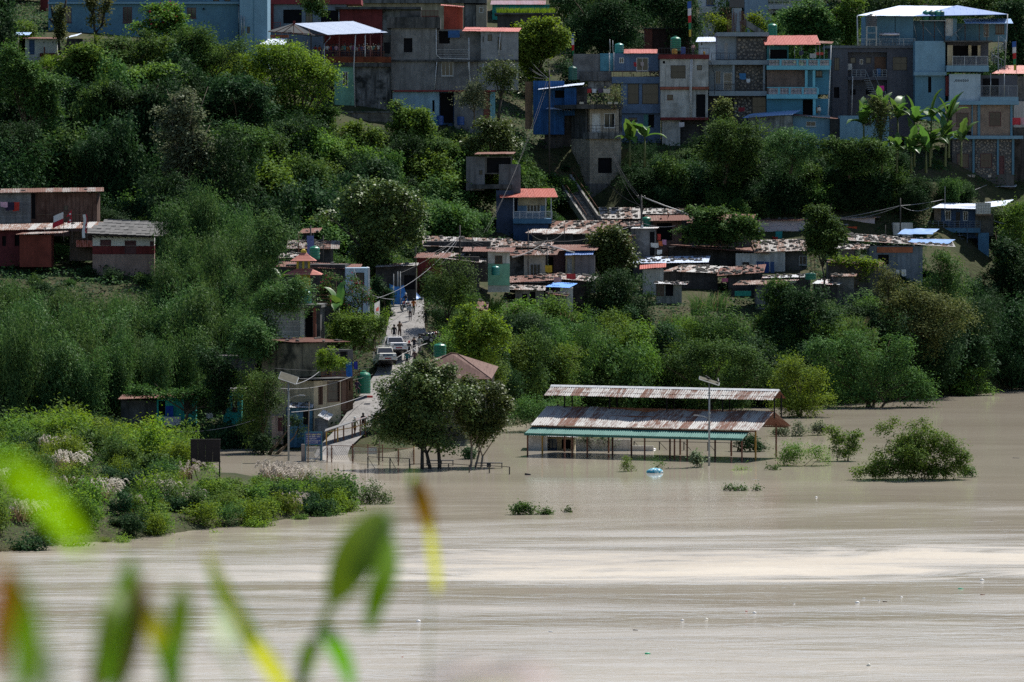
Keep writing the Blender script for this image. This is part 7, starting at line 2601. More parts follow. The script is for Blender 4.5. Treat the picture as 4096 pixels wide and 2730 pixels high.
# row of round vents in the white wall
for k in range(7):
    x = 1715 + k * 20
    a = h.V(x,740,0)
    if k == 0:
        h.part('letter_vent',MB().tube([(a.x+.07,-.02,a.z+.14),(a.x+.07,-.02,a.z-.08),(a.x,-.02,a.z-.14),(a.x-.07,-.02,a.z-.1)],.03,5),DARK())
    else:
        ring = [(a.x+.075*math.cos(t_),-.02,a.z+.13*math.sin(t_)) for t_ in np.linspace(0,2*math.pi,13)]
        h.part('letter_vent',MB().tube(ring,.028,5),DARK())
h.block((1952,690,2290,890),DG,1.8,8,[('o',1970,720,2120,880)])
h.box('balcony_slab',(1640,928,2305,962),STEELB2,-.6,8)
h.box('balcony_front',(1950,890,2300,928),STEELB2,-.55,-.3)
h.rail((1952,786,2292,890),M_flat('rail_grey',(.22,.25,.28),.5),-.5,sp=.14,posts=1.3)
for x in (2045,2170):
    h.pipe([(x,670,-.45),(x,890,-.45)],.05,STEEL,'post')
h.block((1690,964,2242,1246),BK,0,8,[('g',1730,1036,1842,1166,'maroon'),('g',2030,1026,2140,1160,'maroon'),('o',1815,1205,1865,1240)])
for x0, x1 in ((1870,1882),(1925,1950),(2226,2246)):
    h.box('column',(x0,964,x1,1246),STEELB,-.15,0)
h.box('slab',(1670,1246,2345,1276),STEELB2,-.6,8)
h.block((1690,1278,2262,1610),STC,0,8,[('g',1735,1412,1842,1540,'maroon'),('g',1950,1410,2056,1540,'maroon'),('d',2122,1432,2170,1600,'maroon')],deep=2)
for x0, x1 in ((1878,1898),(2102,2122),(2240,2262)):
    h.box('column',(x0,1276,x1,1605),STEELB,-.18,0)
for r_, n_, s_ in (((1692,1282,1876,1408),26,4),((1900,1282,2100,1406),30,5),((2124,1282,2238,1428),20,6),((2060,1412,2100,1600),10,7),((1900,1412,1948,1600),12,8),((2174,1432,2238,1600),14,9),((1950,1545,2056,1605),8,10)):
    cobbles(h,r_,0,n_,s_)
protect(1350,376,2300,1600,612)
# spiral stair
st = MB()
c0 = h.V(2115,640,-.3)
zt_, zb_ = h.V(0,400,-.3).z, h.V(0,640,-.3).z
for k in range(16):
    a = k * .5
    z = zb_ + (zt_-zb_) * k / 15
    e = Vector((math.cos(a),math.sin(a),0))
    s_ = Vector((-e.y,e.x,0))
    q = Vector((c0.x,-.3,z))
    st.hexa([q+s_*.06,q-s_*.06,q+e*.85-s_*.25,q+e*.85+s_*.25]+[p+Vector((0,0,.05)) for p in (q+s_*.06,q-s_*.06,q+e*.85-s_*.25,q+e*.85+s_*.25)])
    st.tube([q+e*.85,q+e*.85+Vector((0,0,.9))],.02,4)
st.tube([Vector((c0.x,-.3,zb_-.2)),Vector((c0.x,-.3,zt_+1))],.06,8)
pts_ = [Vector((c0.x,-.3,zb_+(zt_-zb_)*k/30+.9))+Vector((math.cos(k*.25),math.sin(k*.25),0))*.85 for k in range(31)]
st.tube(pts_,.025,4)
h.part('spiral_stair',st,M_flat('rail_grey',(.22,.25,.28),.5))
h.pipe([(2200,130,-.5),(2175,640,-.5)],.08,STEEL,'post')
fl('prayer flag string on a thin pole at the right edge',2280,650,370,618,40,270,'prayer')
h = House('rust_awning_house','house with a rusty red awning at the right edge','house',2180,960,624)
h.roof((2050,675),(2345,678),(2180,600),-1.5,3,S_RED,rag=.05)
h.block((2260,930,2480,1075),M_wall('white_wash6',(.5,.5,.5),.3),.3,4,deep=3)
h.block((2110,700,2480,930),CONC,1.5,5,[('o',2120,720,2250,900)])
cloth('red and pink cloths hanging at the right edge',P(2245,1080,615),1.0,.9,(.5,.06,.08))
cloth('pink blanket hanging at the right edge',P(2315,1078,615),.6,.9,(.5,.3,.35))
h = House('edge_wall','dark wall with potted plants at the right edge below the brick floor','wall',2250,1300,614)
h.block((2246,1170,2480,1330),DARKW,0,3,deep=6)
tile(3,1)
for k in range(6):
    x = 1720 + k * 38 if k < 5 else 2020
    o = MB().hexa([(0,0,0),(.38,0,0),(.38,.3,0),(0,.3,0),(-.03,-.03,.32),(.41,-.03,.32),(.41,.33,.32),(-.03,.33,.32)]).build('flower_trough',M_flat('trough_white',(.42,.38,.34),.7),None,P(x,60,610))
    tag(o,['first','second','third','fourth','fifth','sixth'][k]+' from the left of the pale flower troughs under the stone wall','trough','flower troughs under the stone wall')

shift(0)

# ================================================================ trees and shrubs
# ---- at the landing
tile(1,2)
reg(1024,1366,2.298)
bt = onwater(*uv(1610,1168))
tree('broadleaf_tree','big glossy broadleaf tree standing in the water at the landing','tree',bt+Vector((0,0,-.6)),
lob([(1500,400,300,200),(1330,560,260,200),(1660,500,290,240),(1220,700,190,190),(1450,760,310,230),(1730,730,270,230),(1600,900,330,130),(1840,560,200,200),(1440,280,160,110),(1720,330,170,130),(1300,860,200,120)],bt.y),30000,.22,'round','gloss',.2,seed=21,stems=3,spread=.75,trunkcol='dark',hang=.5)
bt2 = onwater(*uv(2000,1152))
tree('broadleaf_tree','smaller glossy tree with leaning pale trunks right of the big landing tree','tree',bt2+Vector((0,0,-.6)),
lob([(2020,540,210,200),(2130,680,200,190),(1980,760,210,190),(2210,560,150,180),(2120,860,200,140),(2240,790,120,140),(1950,620,150,150)],bt2.y),15000,.22,'round','gloss',.13,seed=22,stems=3,spread=.5,trunkcol='pale',hang=.5)

def wbush(label,x,yb,lst,n,size,kind,mat,dep=.8,cat='shrub',name='flooded_shrub',group='shrubs standing in the flood',**kw):
    b0 = onwater(*uv(x,yb))
    return tree(name,label,cat,b0+Vector((0,0,-.4)),lob(lst,b0.y,dep),n,size,kind,mat,kw.pop('r0',.05),seed=sum(map(ord,label)),group=group,stems=kw.pop('stems',3),spread=.3,**kw)

wbush('small dark shrub in the water between the two landing trees',1950,1078,[(1950,1030,90,60)],900,.2,'broad','dark')
wbush('rounded grey green shrub in the open water left of centre',1050,1492,[(1040,1400,120,80),(1150,1430,70,60),(960,1400,60,60),(1080,1320,45,50),(1060,1460,130,45)],2600,.16,'fine','mid')
wbush('low leafy shrub at the tip of the grassy point',870,1535,[(850,1500,80,45),(760,1500,60,40)],1000,.16,'broad','bright')
reg(2048,1366,2.298)
wbush('spiky shrub in the water before the pavilion',1070,1195,[(1060,1120,55,70),(1120,1150,35,30),(1020,1150,30,40)],800,.17,'long','bright')
wbush('round topped shrub beside the solar lamp',1705,1158,[(1705,1070,58,48),(1690,1110,40,40),(1740,1090,35,40)],900,.17,'round','grey')
wbush('sprig behind the floating blue sack',1362,1172,[(1360,1140,40,22)],220,.15,'fine','mid')
wbush('leafy clump in the open water at centre left',80,1590,[(60,1530,65,50),(120,1530,50,40),(200,1560,80,30),(300,1575,60,25),(20,1560,50,30)],1700,.17,'broad','mid')
wbush('leafy sprigs trailing right of the clump in open water',520,1570,[(515,1560,25,18)],120,.16,'broad','mid')
for k, x in enumerate((1980,2035,2080,2140,2240)):
    wbush(['first','second','third','fourth','fifth'][k]+' from the left of the tiny sprigs in a row in the water',x,1372,[(x,1355,24 if k<4 else 32,16)],110,.15,'broad','mid',group='tiny sprigs in the water')
wbush('floating weeds in the water beside the lamp',2110,1182,[(2080,1172,60,10),(2150,1170,50,10)],160,.15,'fine','lime')
wbush('shrub behind the pavilion corner with a bent trunk',1985,1010,[(2180,930,110,90),(2080,940,60,60),(2250,970,90,60)],1700,.2,'broad','dark',r0=.16,stems=1)
wbush('grey green bush behind the low yard wall',770,1002,[(720,900,120,50),(860,910,90,40),(650,900,80,45)],1500,.2,'fine','grey')
reg(3072,1366,2.298)
wbush('largest shrub standing alone in the water at the right',1400,1268,[(1300,860,220,130),(1180,960,230,150),(1480,900,220,150),(1620,1010,190,130),(1350,1030,330,150),(1000,1150,170,85),(1200,1160,260,85),(1480,1150,300,95),(1720,1150,120,70),(1120,800,110,100),(1380,770,110,90),(900,1190,120,60),(1100,1190,200,75),(1300,1190,220,80),(1550,1190,220,80),(1700,1080,150,110),(1250,1060,250,150),(1500,1050,250,150)],26000,.18,'broad','bright',dep=.8,stems=6)
wbush('small tuft beside the largest shrub in the water',1860,1245,[(1860,1200,75,42)],600,.17,'broad','mid')
wbush('upright leafy shrub left of the largest shrub',700,1098,[(640,880,90,90),(760,950,90,110),(800,880,60,70),(680,1020,120,60),(580,820,50,45)],3200,.18,'broad','bright',stems=4)
wbush('pale leafy shrub at the pavilion end',220,1140,[(220,990,120,110),(300,1050,130,80),(160,1080,90,60),(470,1020,110,75),(520,1080,90,40)],3600,.17,'fine','bright',stems=5)
wbush('low weed at the pavilion end',50,1180,[(50,1165,60,18)],260,.15,'broad','mid')
wbush('grey flooded shrub behind the pavilion end',150,870,[(120,830,90,40),(290,820,60,70),(240,880,60,30)],1300,.2,'broad','grey')
wbush('grey flooded shrub in the gap right of the pavilion',440,860,[(430,810,80,45),(500,790,45,30)],1000,.2,'broad','grey')
wbush('bright leafy tree standing in the water beside the pavilion roof',300,692,[(180,260,160,100),(300,330,190,120),(150,400,160,120),(420,430,140,100),(300,520,250,100),(250,610,260,75),(480,560,90,80)],11000,.24,'fine','lime',name='flooded_tree',cat='tree',r0=.15,group='trees standing in the flood')
wbush('widest leafy tree clump in the water below the far bank',950,605,[(500,130,200,170),(780,100,230,180),(1030,150,220,180),(620,330,250,180),(900,330,270,180),(1180,330,210,160),(1380,370,140,110),(750,500,260,100),(1100,500,280,95),(1400,500,130,80),(1220,60,130,120)],22000,.27,'fine','mid',name='flooded_tree',cat='tree',r0=.2,stems=5,group='trees standing in the flood')
wbush('low leafy tree clump in the water at the far right',1820,495,[(1720,300,110,70),(1880,290,110,70),(1780,390,170,80),(1650,430,90,60),(1930,410,110,70),(1800,460,250,40),(2010,465,60,22)],6000,.25,'broad','bright',name='flooded_tree',cat='tree',group='trees standing in the flood')
reg(2048,1366,2.298)
wbush('olive leafy tree in the water behind the pavilion roof',1800,640,[(1500,260,170,110),(1700,150,200,130),(1950,110,210,130),(1850,280,260,130),(2150,200,200,140),(2050,360,220,110),(1700,400,160,80),(1720,560,130,50),(2000,560,250,60),(2250,350,140,130)],18000,.26,'fine','mid',name='flooded_tree',cat='tree',r0=.2,stems=4,group='trees standing in the flood')
ptree('leafy_tree','bright leafy tree above the left end of the pavilion roof','tree',430,560,505,[(420,110,170,100),(560,120,110,90),(330,230,140,100),(480,250,170,110),(420,340,180,80)],7500,.26,'fine','bright')
ptree('leafy_tree','low pale bushes behind the left of the pavilion roofs','shrub',350,760,478,[(150,600,200,90),(400,600,200,90),(560,590,110,70),(300,680,280,70),(60,690,120,90)],6500,.22,'fine','mid',stems=4)

# ---- trees along the road and among the roofs
tile(1,1)
ptree('broadleaf_tree','large round crowned tree with glinting leaves rising behind the shanty roofs','tree',1010,960,508,[(1020,190,220,130),(1240,250,230,150),(880,400,200,150),(1120,430,270,190),(1380,430,190,150),(980,620,230,160),(1230,640,260,150),(1420,600,130,130),(660,420,110,40),(1520,380,90,70),(1080,780,200,70),(1420,250,90,60)],17000,.3,'round','gloss',r0=.3,trunkcol='dark')
ptree('roadside_tree','slender leafy tree at the right edge of the upper road','tree',1720,1500,486,[(1800,880,170,90),(1700,980,160,110),(1900,980,140,110),(1800,1090,220,110),(1650,1190,160,110),(1850,1220,180,110),(1620,1330,120,80),(1780,1360,160,100)],9500,.22,'fine','mid',r0=.12,trunkcol='dark')
ptree('lime_tree','lime green rounded tree below the upper road','tree',2050,1800,468,[(1950,1310,140,80),(2080,1400,190,110),(1880,1430,160,100),(2000,1520,240,110),(2200,1540,140,110),(1850,1560,140,100),(2050,1640,220,100)],10500,.23,'round','lime',r0=.16)
ptree('bougainvillea','tangled shrub with scattered red flowers below the shrine','shrub',850,1300,471,[(740,990,140,60),(880,1090,150,90),(700,1110,110,90),(1000,1160,110,80),(830,1190,160,70),(620,1180,60,60)],6000,.18,'broad','mid',stems=4,extra=('red',.07))
ptree('hedge','dense leafy hedge on the left side of the road','hedge',1000,1600,463.5,[(860,1380,160,90),(1040,1420,160,130),(900,1500,220,110),(1140,1420,60,150),(760,1420,90,90)],9000,.2,'broad','bright',stems=5)
ptree('ivy','dark ivy hanging on the wall left of the upper road','creeper',1180,1330,493,[(1190,1200,70,110),(1160,1320,60,80),(1130,1060,60,110),(1220,1350,40,90)],4500,.2,'broad','dark',stems=3)
banana('banana plant with a few huge upright leaves below the shrine',P(760,1420,466.5),2.2,5,2.9,41)
banana('small banana plant among the bamboo left of the shrine',P(230,1130,469),1.6,5,1.8,44)
ptree('young_bush','leafy bush spilling over the cream house terrace','shrub',690,1720,450,[(660,1500+180,70,60),(700,1760,110,60),(610,1780,70,60),(760,1770,80,40)],3000,.17,'broad','lime',stems=3)
reg(1024,1366,2.298)
ptree('creeper','creeper draped over the roof left of the cream house terrace','creeper',300,60,458,[(300,10,170,22),(160,60,130,40),(120,140,70,90),(210,180,40,70)],3200,.2,'round','lime',stems=2)
ptree('leafy_tree','leafy tree behind the left solar lamp beside the brick shed','tree',60,1000,443,[(60,380,140,90),(180,420,90,110),(0,520,150,120),(130,560,150,100),(60,680,160,110),(0,840,120,110)],8500,.2,'fine','mid',r0=.12)
ptree('shrub','dark shrub on the bank below the brick shed','shrub',100,1030,440,[(60,940,130,70),(330,740,90,60),(380,830,60,40)],2200,.2,'broad','dark',stems=3)

tile(0,2)
ptree('leafy_tree','leafy tree hiding the small striped turquoise hut','tree',2280,800,449,[(2260,330,80,70),(2310,420,110,100),(2250,520,90,90),(2330,580,100,110),(2290,700,120,80)],6500,.2,'fine','bright')
ptree('creeper','creeper sprawling over the turquoise hut roof','creeper',1700,690,458.5,[(1350,470,160,40),(1600,485,190,30),(1820,480,110,50),(1840,560,60,60),(1960,500,110,40),(1990,600,60,70)],5500,.22,'broad','mid',dep=.5)
ptree('dark_tree','dark tree shading the block shed','tree',2050,620,456,[(1900,170,150,120),(2020,290,140,120),(2200,110,120,90),(1960,400,110,80),(2130,360,90,90)],7500,.24,'broad','dark')
tile(1,1)
for k, (lab,x,y,Y,lst) in enumerate((('bamboo spray arching over the board sided house',60,1560,457,[(400,1020,120,50),(280,1060,130,60),(180,1150,140,80),(330,1190,130,50),(60,1200,130,110),(60,1380,100,140),(430,1100,60,50)]),('tall bamboo spray left of the shrine',60,1100,468,[(60,440,130,80),(150,560,130,80),(320,540,100,40),(60,680,150,120),(200,680,80,80),(120,850,130,120),(40,980,140,110)]),('bamboo spray hanging beside the cream house',-60,1560,452,[(-40,1450,120,90),(60,1560,110,70),(-60,1600,140,110)]))):
    ptree('bamboo_spray',lab,'bamboo',x,y,Y,lst,9000,.34,'bamboo','bamboo',r0=.06,stems=4)
tile(2,1)
ptree('broadleaf_tree','dense glossy tree among the shanty roofs at centre','tree',930,1100,550,[(880,570,110,60),(930,640,170,80),(830,700,120,80),(1040,720,100,70),(920,780,180,80),(1060,830,90,60),(860,850,130,50)],9000,.3,'round','gloss',r0=.2,trunkcol='dark')
ptree('drooping_tree','tall dark tree with drooping leaf fans below the glossy tree','tree',960,1560,538,[(900,940,190,60),(1060,1010,200,80),(820,1060,150,90),(980,1120,260,110),(760,1230,130,130),(1150,1180,140,100),(900,1300,260,140),(1100,1380,200,150),(800,1430,150,110),(950,1500,300,140),(1050,1640,280,130),(850,1640,240,130)],24000,.33,'long','dark',r0=.25,trunkcol='dark')
ptree('leafy_tree','light feathery tree on the bank left of the drooping tree','tree',390,1560,522,[(380,1240,150,60),(300,1330,150,80),(470,1340,150,80),(380,1430,220,90),(560,1430,110,90),(300,1520,180,70)],8500,.28,'fine','bright',r0=.15)
ptree('leafy_tree','pale feathery tree on the bank below the rusty hut','tree',110,1600,518,[(90,1270,130,70),(0,1340,130,90),(150,1380,150,90),(60,1480,190,90),(220,1500,110,80)],7500,.27,'fine','bright',r0=.15)
shift(-10)
ptree('creeper','thick creeper covering a whole shanty roof','creeper',1900,650,586,[(1700,380,130,28),(1860,400,200,34),(1800,470,200,50),(2050,470,180,45),(1950,540,230,60),(2150,520,130,60),(2230,570,70,60),(1700,560,150,35),(1600,555,90,22),(1740,620,200,40),(2000,620,200,40)],13000,.3,'round','mid',dep=.6,stems=5)
shift(0)
tile(3,1)
ptree('round_tree','rounded tree on a thin dark trunk among the right hand roofs','tree',515,1080,553,[(460,400,110,60),(500,470,130,70),(400,560,100,70),(590,560,130,80),(480,620,160,90),(620,650,80,60),(430,720,110,70),(560,730,120,60)],8500,.28,'round','mid',r0=.13,trunkcol='dark',skirt=False)
ptree('creeper','creeper along the top of the long dark wall','creeper',800,1030,560.5,[(620,815,70,18),(760,825,90,18),(900,838,90,18),(1000,850,50,18)],1600,.25,'round','lime',stems=2)
ptree('leafy_shrub','pointed olive shrub before the long dark wall','shrub',1100,1400,548,[(1090,900,70,50),(1110,970,90,60),(1090,1050,110,70),(1130,1130,130,80)],3600,.24,'grey','olive')
ptree('cypress_bush','tall olive bush in front of the stone heaped roof','shrub',1620,1500,554,[(1580,790,70,40),(1650,820,110,70),(1600,900,150,80),(1700,960,120,90),(1560,1000,130,90),(1660,1080,190,110),(1480,1080,80,80)],8500,.26,'grey','mid')
ptree('leafy_tree','broad dull green tree on the bank at the right','tree',1350,1700,546,[(1300,1120,150,80),(1450,1200,150,90),(1250,1230,160,90),(1600,1250,170,110),(1400,1340,210,110),(1750,1330,130,120),(1550,1450,230,120),(1250,1430,170,110)],13000,.3,'fine','olive',r0=.2)
ptree('leafy_tree','dark green tree on the bank under the light green tank','tree',350,1600,539,[(330,1150,160,70),(430,1250,170,90),(250,1280,150,90),(380,1380,220,100),(550,1330,110,100),(200,1430,150,90)],9500,.3,'fine','dark',r0=.2)
ptree('leafy_tree','leafy tree on the bank at the edge of the lower shanty row','tree',120,1600,541,[(110,1080,120,60),(40,1150,120,80),(180,1180,110,80),(100,1270,180,90),(20,1380,160,100)],7500,.28,'broad','mid',r0=.15)
ptree('leafy_tree','feathery tree at the right edge beside the blue house','tree',2280,1200,590,[(2260,330,130,60),(2200,440,110,60),(2320,420,110,90),(2240,540,140,70),(2330,620,130,110)],5500,.3,'fine','bright',r0=.15)
ptree('leafy_tree','dark hanging tree mass at the right edge','tree',2150,1600,585,[(2200,760,150,150),(2080,980,170,120),(2280,980,160,160),(2000,1130,130,110),(2180,1200,200,150),(2300,1350,170,170),(2050,1350,170,130),(2150,1500,230,120)],14000,.33,'broad','dark',r0=.25)
for k, (x,y,Y,n_,hh,lab) in enumerate(((820,1480,541,130,2.6,'tall arching cane grass on the bank below the tiny rusty roof'),(930,1560,541,120,2.3,'arching grass tussock on the bank among dark trees'))):
    plume_grass(lab,P(x,y,Y),n_,hh,.9,60+k,'cane grass on the bank',0,(0,-.1),'bamboo',.15)
tile(2,1)
for k, (x,y,Y,n_,hh,lab) in enumerate(((1730,1330,541,170,4.0,'tall arching cane grass in front of the dark shanty wall'),(1880,1290,543,150,3.6,'tall cane grass below the pink bundle'),(500,1420,521,110,2.6,'arching grass beside the light feathery tree'),(1460,1420,540,90,2.2,'arching grass tussock right of the drooping tree'))):
    plume_grass(lab,P(x,y,Y),n_,hh,1.0,70+k,'cane grass on the bank',0,(0,-.1),'bamboo',.15)
tile(1,1)
plume_grass('arching grass at the edge of the brown sheet roof',P(2180,1290,520),110,2.4,.9,80,'cane grass on the bank',0,(0,-.1),'lime',.1)

# ---- upper left
tile(0,0)
for k, (x,lab) in enumerate(((545,'lopped bare tree with leaf tufts on its trunk left of the forked one'),(880,'forked lopped tree with leaf tufts before the long blue building'))):
    Y = 594
    b0 = P(x,470,Y)
    kk = Y / FPX / 9.184
    t = thing('lopped_tree',lab,'tree',b0)
    mb = MB()
    if k == 0:
        lim = [[(0,-20),(-5,100),(0,260),(30,380)],[(0,250),(-60,330),(-70,420)],[(10,260),(45,370),(65,470)],[(-5,200),(-90,300)]]
        tuf = [(0,300,35,60),(25,380,30,35),(-10,220,35,60),(10,150,30,50)]
    else:
        lim = [[(0,-10),(-5,120),(-15,260),(-20,460)],[(0,170),(60,240),(80,360),(110,470)],[(-15,300),(-50,400),(-40,470)]]
        tuf = [(-20,300,35,50),(-25,390,50,50),(-30,455,55,30),(90,390,35,40),(120,455,50,25),(70,250,25,25)]
    for L in lim:
        mb.tube([Vector((a*kk,0,b*kk)) for a,b in L],[14*kk*(1-.5*i/len(L)) for i in range(len(L))],7)
    mb.build('trunk',M_bark('bark_dark',(.05,.045,.04)),t,smooth=True)
    V = leaf_quads([(a*kk,0,b*kk,rx*kk,rx*kk,ry*kk) for a,b,rx,ry in tuf],1500,.28,'round',np.random.default_rng(k+9))
    ob('crown',quads(V,'crown',[LM['olive']]),t)
ptree('red_tipped_bush','tall bush with red tipped leaves before the long blue building','shrub',1520,420,596,[(1460,90,110,55),(1580,100,110,60),(1500,170,170,80),(1640,200,120,70),(1440,250,170,80),(1560,300,190,80)],6500,.3,'round','bright',extra=('red',.03))
ptree('pale_tree','pale silvery leaved tree standing out on the dark slope','tree',1720,2050,541,[(1710,880,110,40),(1690,930,130,40),(1590,1040,150,55),(1720,1060,130,50),(1600,1150,140,55),(1780,1160,110,60),(1620,1260,190,70),(1820,1290,150,70),(1700,1390,210,70),(1880,1430,140,70),(1640,1520,210,75),(1850,1560,190,75),(1700,1660,200,80),(1870,1720,130,80),(1640,1790,130,60)],15000,.3,'round','grey',r0=.22,trunkcol='pale',inner=.1)
ptree('bright_tree','bright leafy tree spilling down at the far left of the slope','tree',250,1500,553,[(60,500,180,110),(180,640,220,110),(320,740,210,110),(200,830,240,120),(420,880,150,110),(300,980,220,110),(470,1020,100,90),(120,720,160,160),(430,1130,70,90)],15000,.32,'broad','mid',r0=.25)
ptree('bright_tree','sunlit bushy tree below the small white hut','tree',780,1000,571,[(760,470,190,70),(640,560,150,80),(850,570,160,80),(720,660,210,80),(900,690,130,70)],8500,.32,'round','bright')  # sunlit look is put into the brighter leaf colour
tile(1,0)
ptree('feathery_tree','large feathery light green tree beside the meeting hall','tree',300,1500,590,[(280,470,200,70),(120,560,190,100),(380,560,200,90),(560,620,150,70),(230,680,230,100),(470,720,210,90),(660,680,100,50),(120,820,200,110),(340,850,230,100),(560,860,150,80),(700,770,60,30),(200,1000,230,110),(420,1030,210,100)],24000,.34,'fine','lime',r0=.3)
ptree('dark_tree','dark shaded tree under the feathery tree','tree',500,1750,578,[(480,1150,170,110),(300,1220,200,120),(420,1350,220,110),(200,1400,200,110),(520,1450,140,110)],8500,.33,'fine','dark',r0=.2)
ptree('papaya_tree','taller papaya like tree with drooping crown before the concrete house','tree',2225,1080,598,[(2260,570,110,40),(2190,640,100,45),(2310,640,90,45),(2250,700,130,40),(2300,770,70,40)],3000,.36,'long','gloss',r0=.2,trunkcol='dark',skirt=False)
ptree('papaya_tree','shorter papaya like tree with greyish drooping leaves','tree',1990,1140,598,[(1990,790,120,40),(1920,850,90,45),(2070,860,80,45),(1990,920,110,50)],2600,.36,'long','grey',r0=.12,skirt=False)
ptree('hanging_tree','leafy branch tip hanging in at the top edge','tree',620,-250,630,[(540,20,110,70),(470,70,90,40),(600,100,60,40)],2000,.3,'broad','mid')
ptree('vine_mound','vine smothered mound left of the retaining wall','shrub',680,1500,590,[(670,1040,110,45),(650,1130,100,90),(690,1230,90,100),(640,1330,110,100)],6000,.3,'broad','mid')
ptree('vine_mound','bright vine smothered mound below the pale blue ground floor','shrub',1400,1420,591,[(1290,980,60,40),(1330,1060,120,60),(1460,1050,130,55),(1400,1140,190,80),(1560,1150,110,80),(1330,1220,150,80),(1520,1260,150,80),(1400,1340,190,80)],13000,.3,'round','bright')
ptree('vine_mound','rounded vine hummock at the middle of the slope','shrub',880,1560,584,[(850,1180,130,50),(880,1280,130,50),(820,1330,120,60),(900,1420,160,70),(1060,1380,110,60),(1090,1260,110,60)],9500,.3,'round','bright')
ptree('vine_mound','rounded vine hummock above the red awning house','shrub',1750,1700,586,[(1650,1330,150,60),(1770,1400,150,70),(1640,1450,160,80),(1830,1500,120,70),(1700,1560,180,70)],9500,.31,'broad','mid')
ptree('vine_mound','leafy mass beside the papaya trees','shrub',2150,1480,588,[(2080,1170,130,50),(2230,1180,110,70),(2130,1290,170,70),(2280,1330,130,80),(2000,1330,130,70)],9500,.3,'broad','gloss')
ptree('vine_mound','leafy cover on the roof of the narrow grey balcony house','shrub',2150,1600,586,[(1990,1440,110,30),(2120,1450,130,32),(2250,1440,110,30)],2600,.3,'long','olive',dep=.5)
tile(2,0)
ptree('bushy_tree','bushy tree with bright yellow green tips left of the slate blue house','tree',260,760,622,[(330,230,110,60),(180,260,110,70),(420,320,110,70),(250,350,170,80),(120,400,110,80),(380,430,140,80),(240,500,200,80),(120,520,100,60)],10500,.34,'round','lime')
ptree('bamboo_tree','huge dark drooping tree behind the slate blue house','tree',800,560,646,[(560,-20,170,100),(760,60,200,120),(980,40,180,120),(640,180,190,110),(880,200,210,110),(1080,200,150,110),(760,320,260,100),(1050,350,190,90),(560,330,150,90)],19000,.42,'long','dark',r0=.3)
ptree('bamboo_tree','dark thin leaved tree behind the brick box','tree',1450,430,655,[(1300,20,150,80),(1480,10,150,90),(1620,60,110,80),(1350,130,130,70),(1530,160,110,80),(1690,200,50,90)],8500,.36,'fine','dark',r0=.2,trunkcol='dark')
ptree('bright_bush','bright bush behind the roof stair','shrub',1900,330,650,[(1850,190,70,60),(1930,230,80,60),(2260,210,90,60),(2200,160,60,40)],2600,.3,'broad','lime')
ptree('round_bush','round shrub beside the white plaster house','shrub',1940,1160,608,[(1950,960,70,40),(1930,1030,90,45),(1960,1090,70,40)],2400,.28,'round','olive')
ptree('terrace_shrub','spindly shrub on the narrow tower roof terrace','shrub',940,960,607,[(945,830,40,30),(930,880,50,35),(960,910,30,25)],800,.22,'fine','olive')
banana('banana plant with broad torn leaves right of the narrow tower',P(1150,1500,598),3.2,15,3.2,51,stems=2)
ptree('shaded_tree','dark feathery tree under the grey room','tree',1950,1650,597,[(2000,1180,170,50),(1880,1200,110,40),(2200,1200,160,60),(1950,1300,190,80),(2200,1330,190,90),(1860,1420,150,80),(2080,1450,200,90)],12500,.34,'fine','mid',r0=.2)
tile(3,0)
ptree('round_tree','rounded leafy tree behind the aqua house','tree',350,430,645,[(400,40,110,50),(330,110,130,60),(470,130,110,60),(250,190,120,70),(400,220,160,70),(560,220,110,70),(300,280,150,60),(520,310,130,70)],9500,.34,'round','mid')
ptree('dark_tree','upright leafy tree left of the blue roofed storey','tree',760,420,648,[(780,30,90,60),(700,120,90,70),(780,160,80,80),(660,240,110,70),(760,280,70,70)],6000,.33,'broad','bright')
ptree('dark_tree','dark trees above the pale blue roof','tree',1600,150,690,[(1000,10,150,40),(1350,20,130,30),(1700,20,150,40),(1950,30,130,40),(2150,40,160,90)],5500,.4,'broad','mid',dep=.6)
ptree('dark_tree','tall black green tree at the upper right corner','tree',2300,700,640,[(2260,100,130,120),(2330,280,130,160),(2270,450,80,130),(2340,520,90,110)],7500,.38,'broad','dark',r0=.2)
banana('tallest banana clump before the brick and stone house',P(1270,1420,602),5.4,46,3.7,52,stems=6)
banana('second banana clump under the tallest one',P(1250,1560,598),2.4,26,3.2,53,stems=4)
banana('third banana clump leaning against the stone floor',P(1560,1500,600),3.0,28,3.4,54,stems=4)
ptree('feathery_bush','feathery olive bush left of the banana clump','shrub',1020,1330,601,[(1000,960,80,60),(1060,1040,90,70),(980,1080,70,70),(1050,1160,80,90)],3600,.26,'grey','olive')
ptree('cane_bush','pale cane bush below the small blue room','shrub',200,1560,594,[(180,1200,140,40),(60,1260,140,60),(260,1270,150,60),(380,1290,70,50),(150,1370,200,70),(320,1390,130,70)],9000,.32,'long','bamboo')
ptree('leafy_bush','leafy bush under the wide blue room','shrub',750,1600,594,[(560,1320,110,50),(720,1370,140,60),(880,1360,140,60),(640,1440,160,70),(820,1470,180,70),(1050,1430,140,80)],11000,.31,'broad','mid')

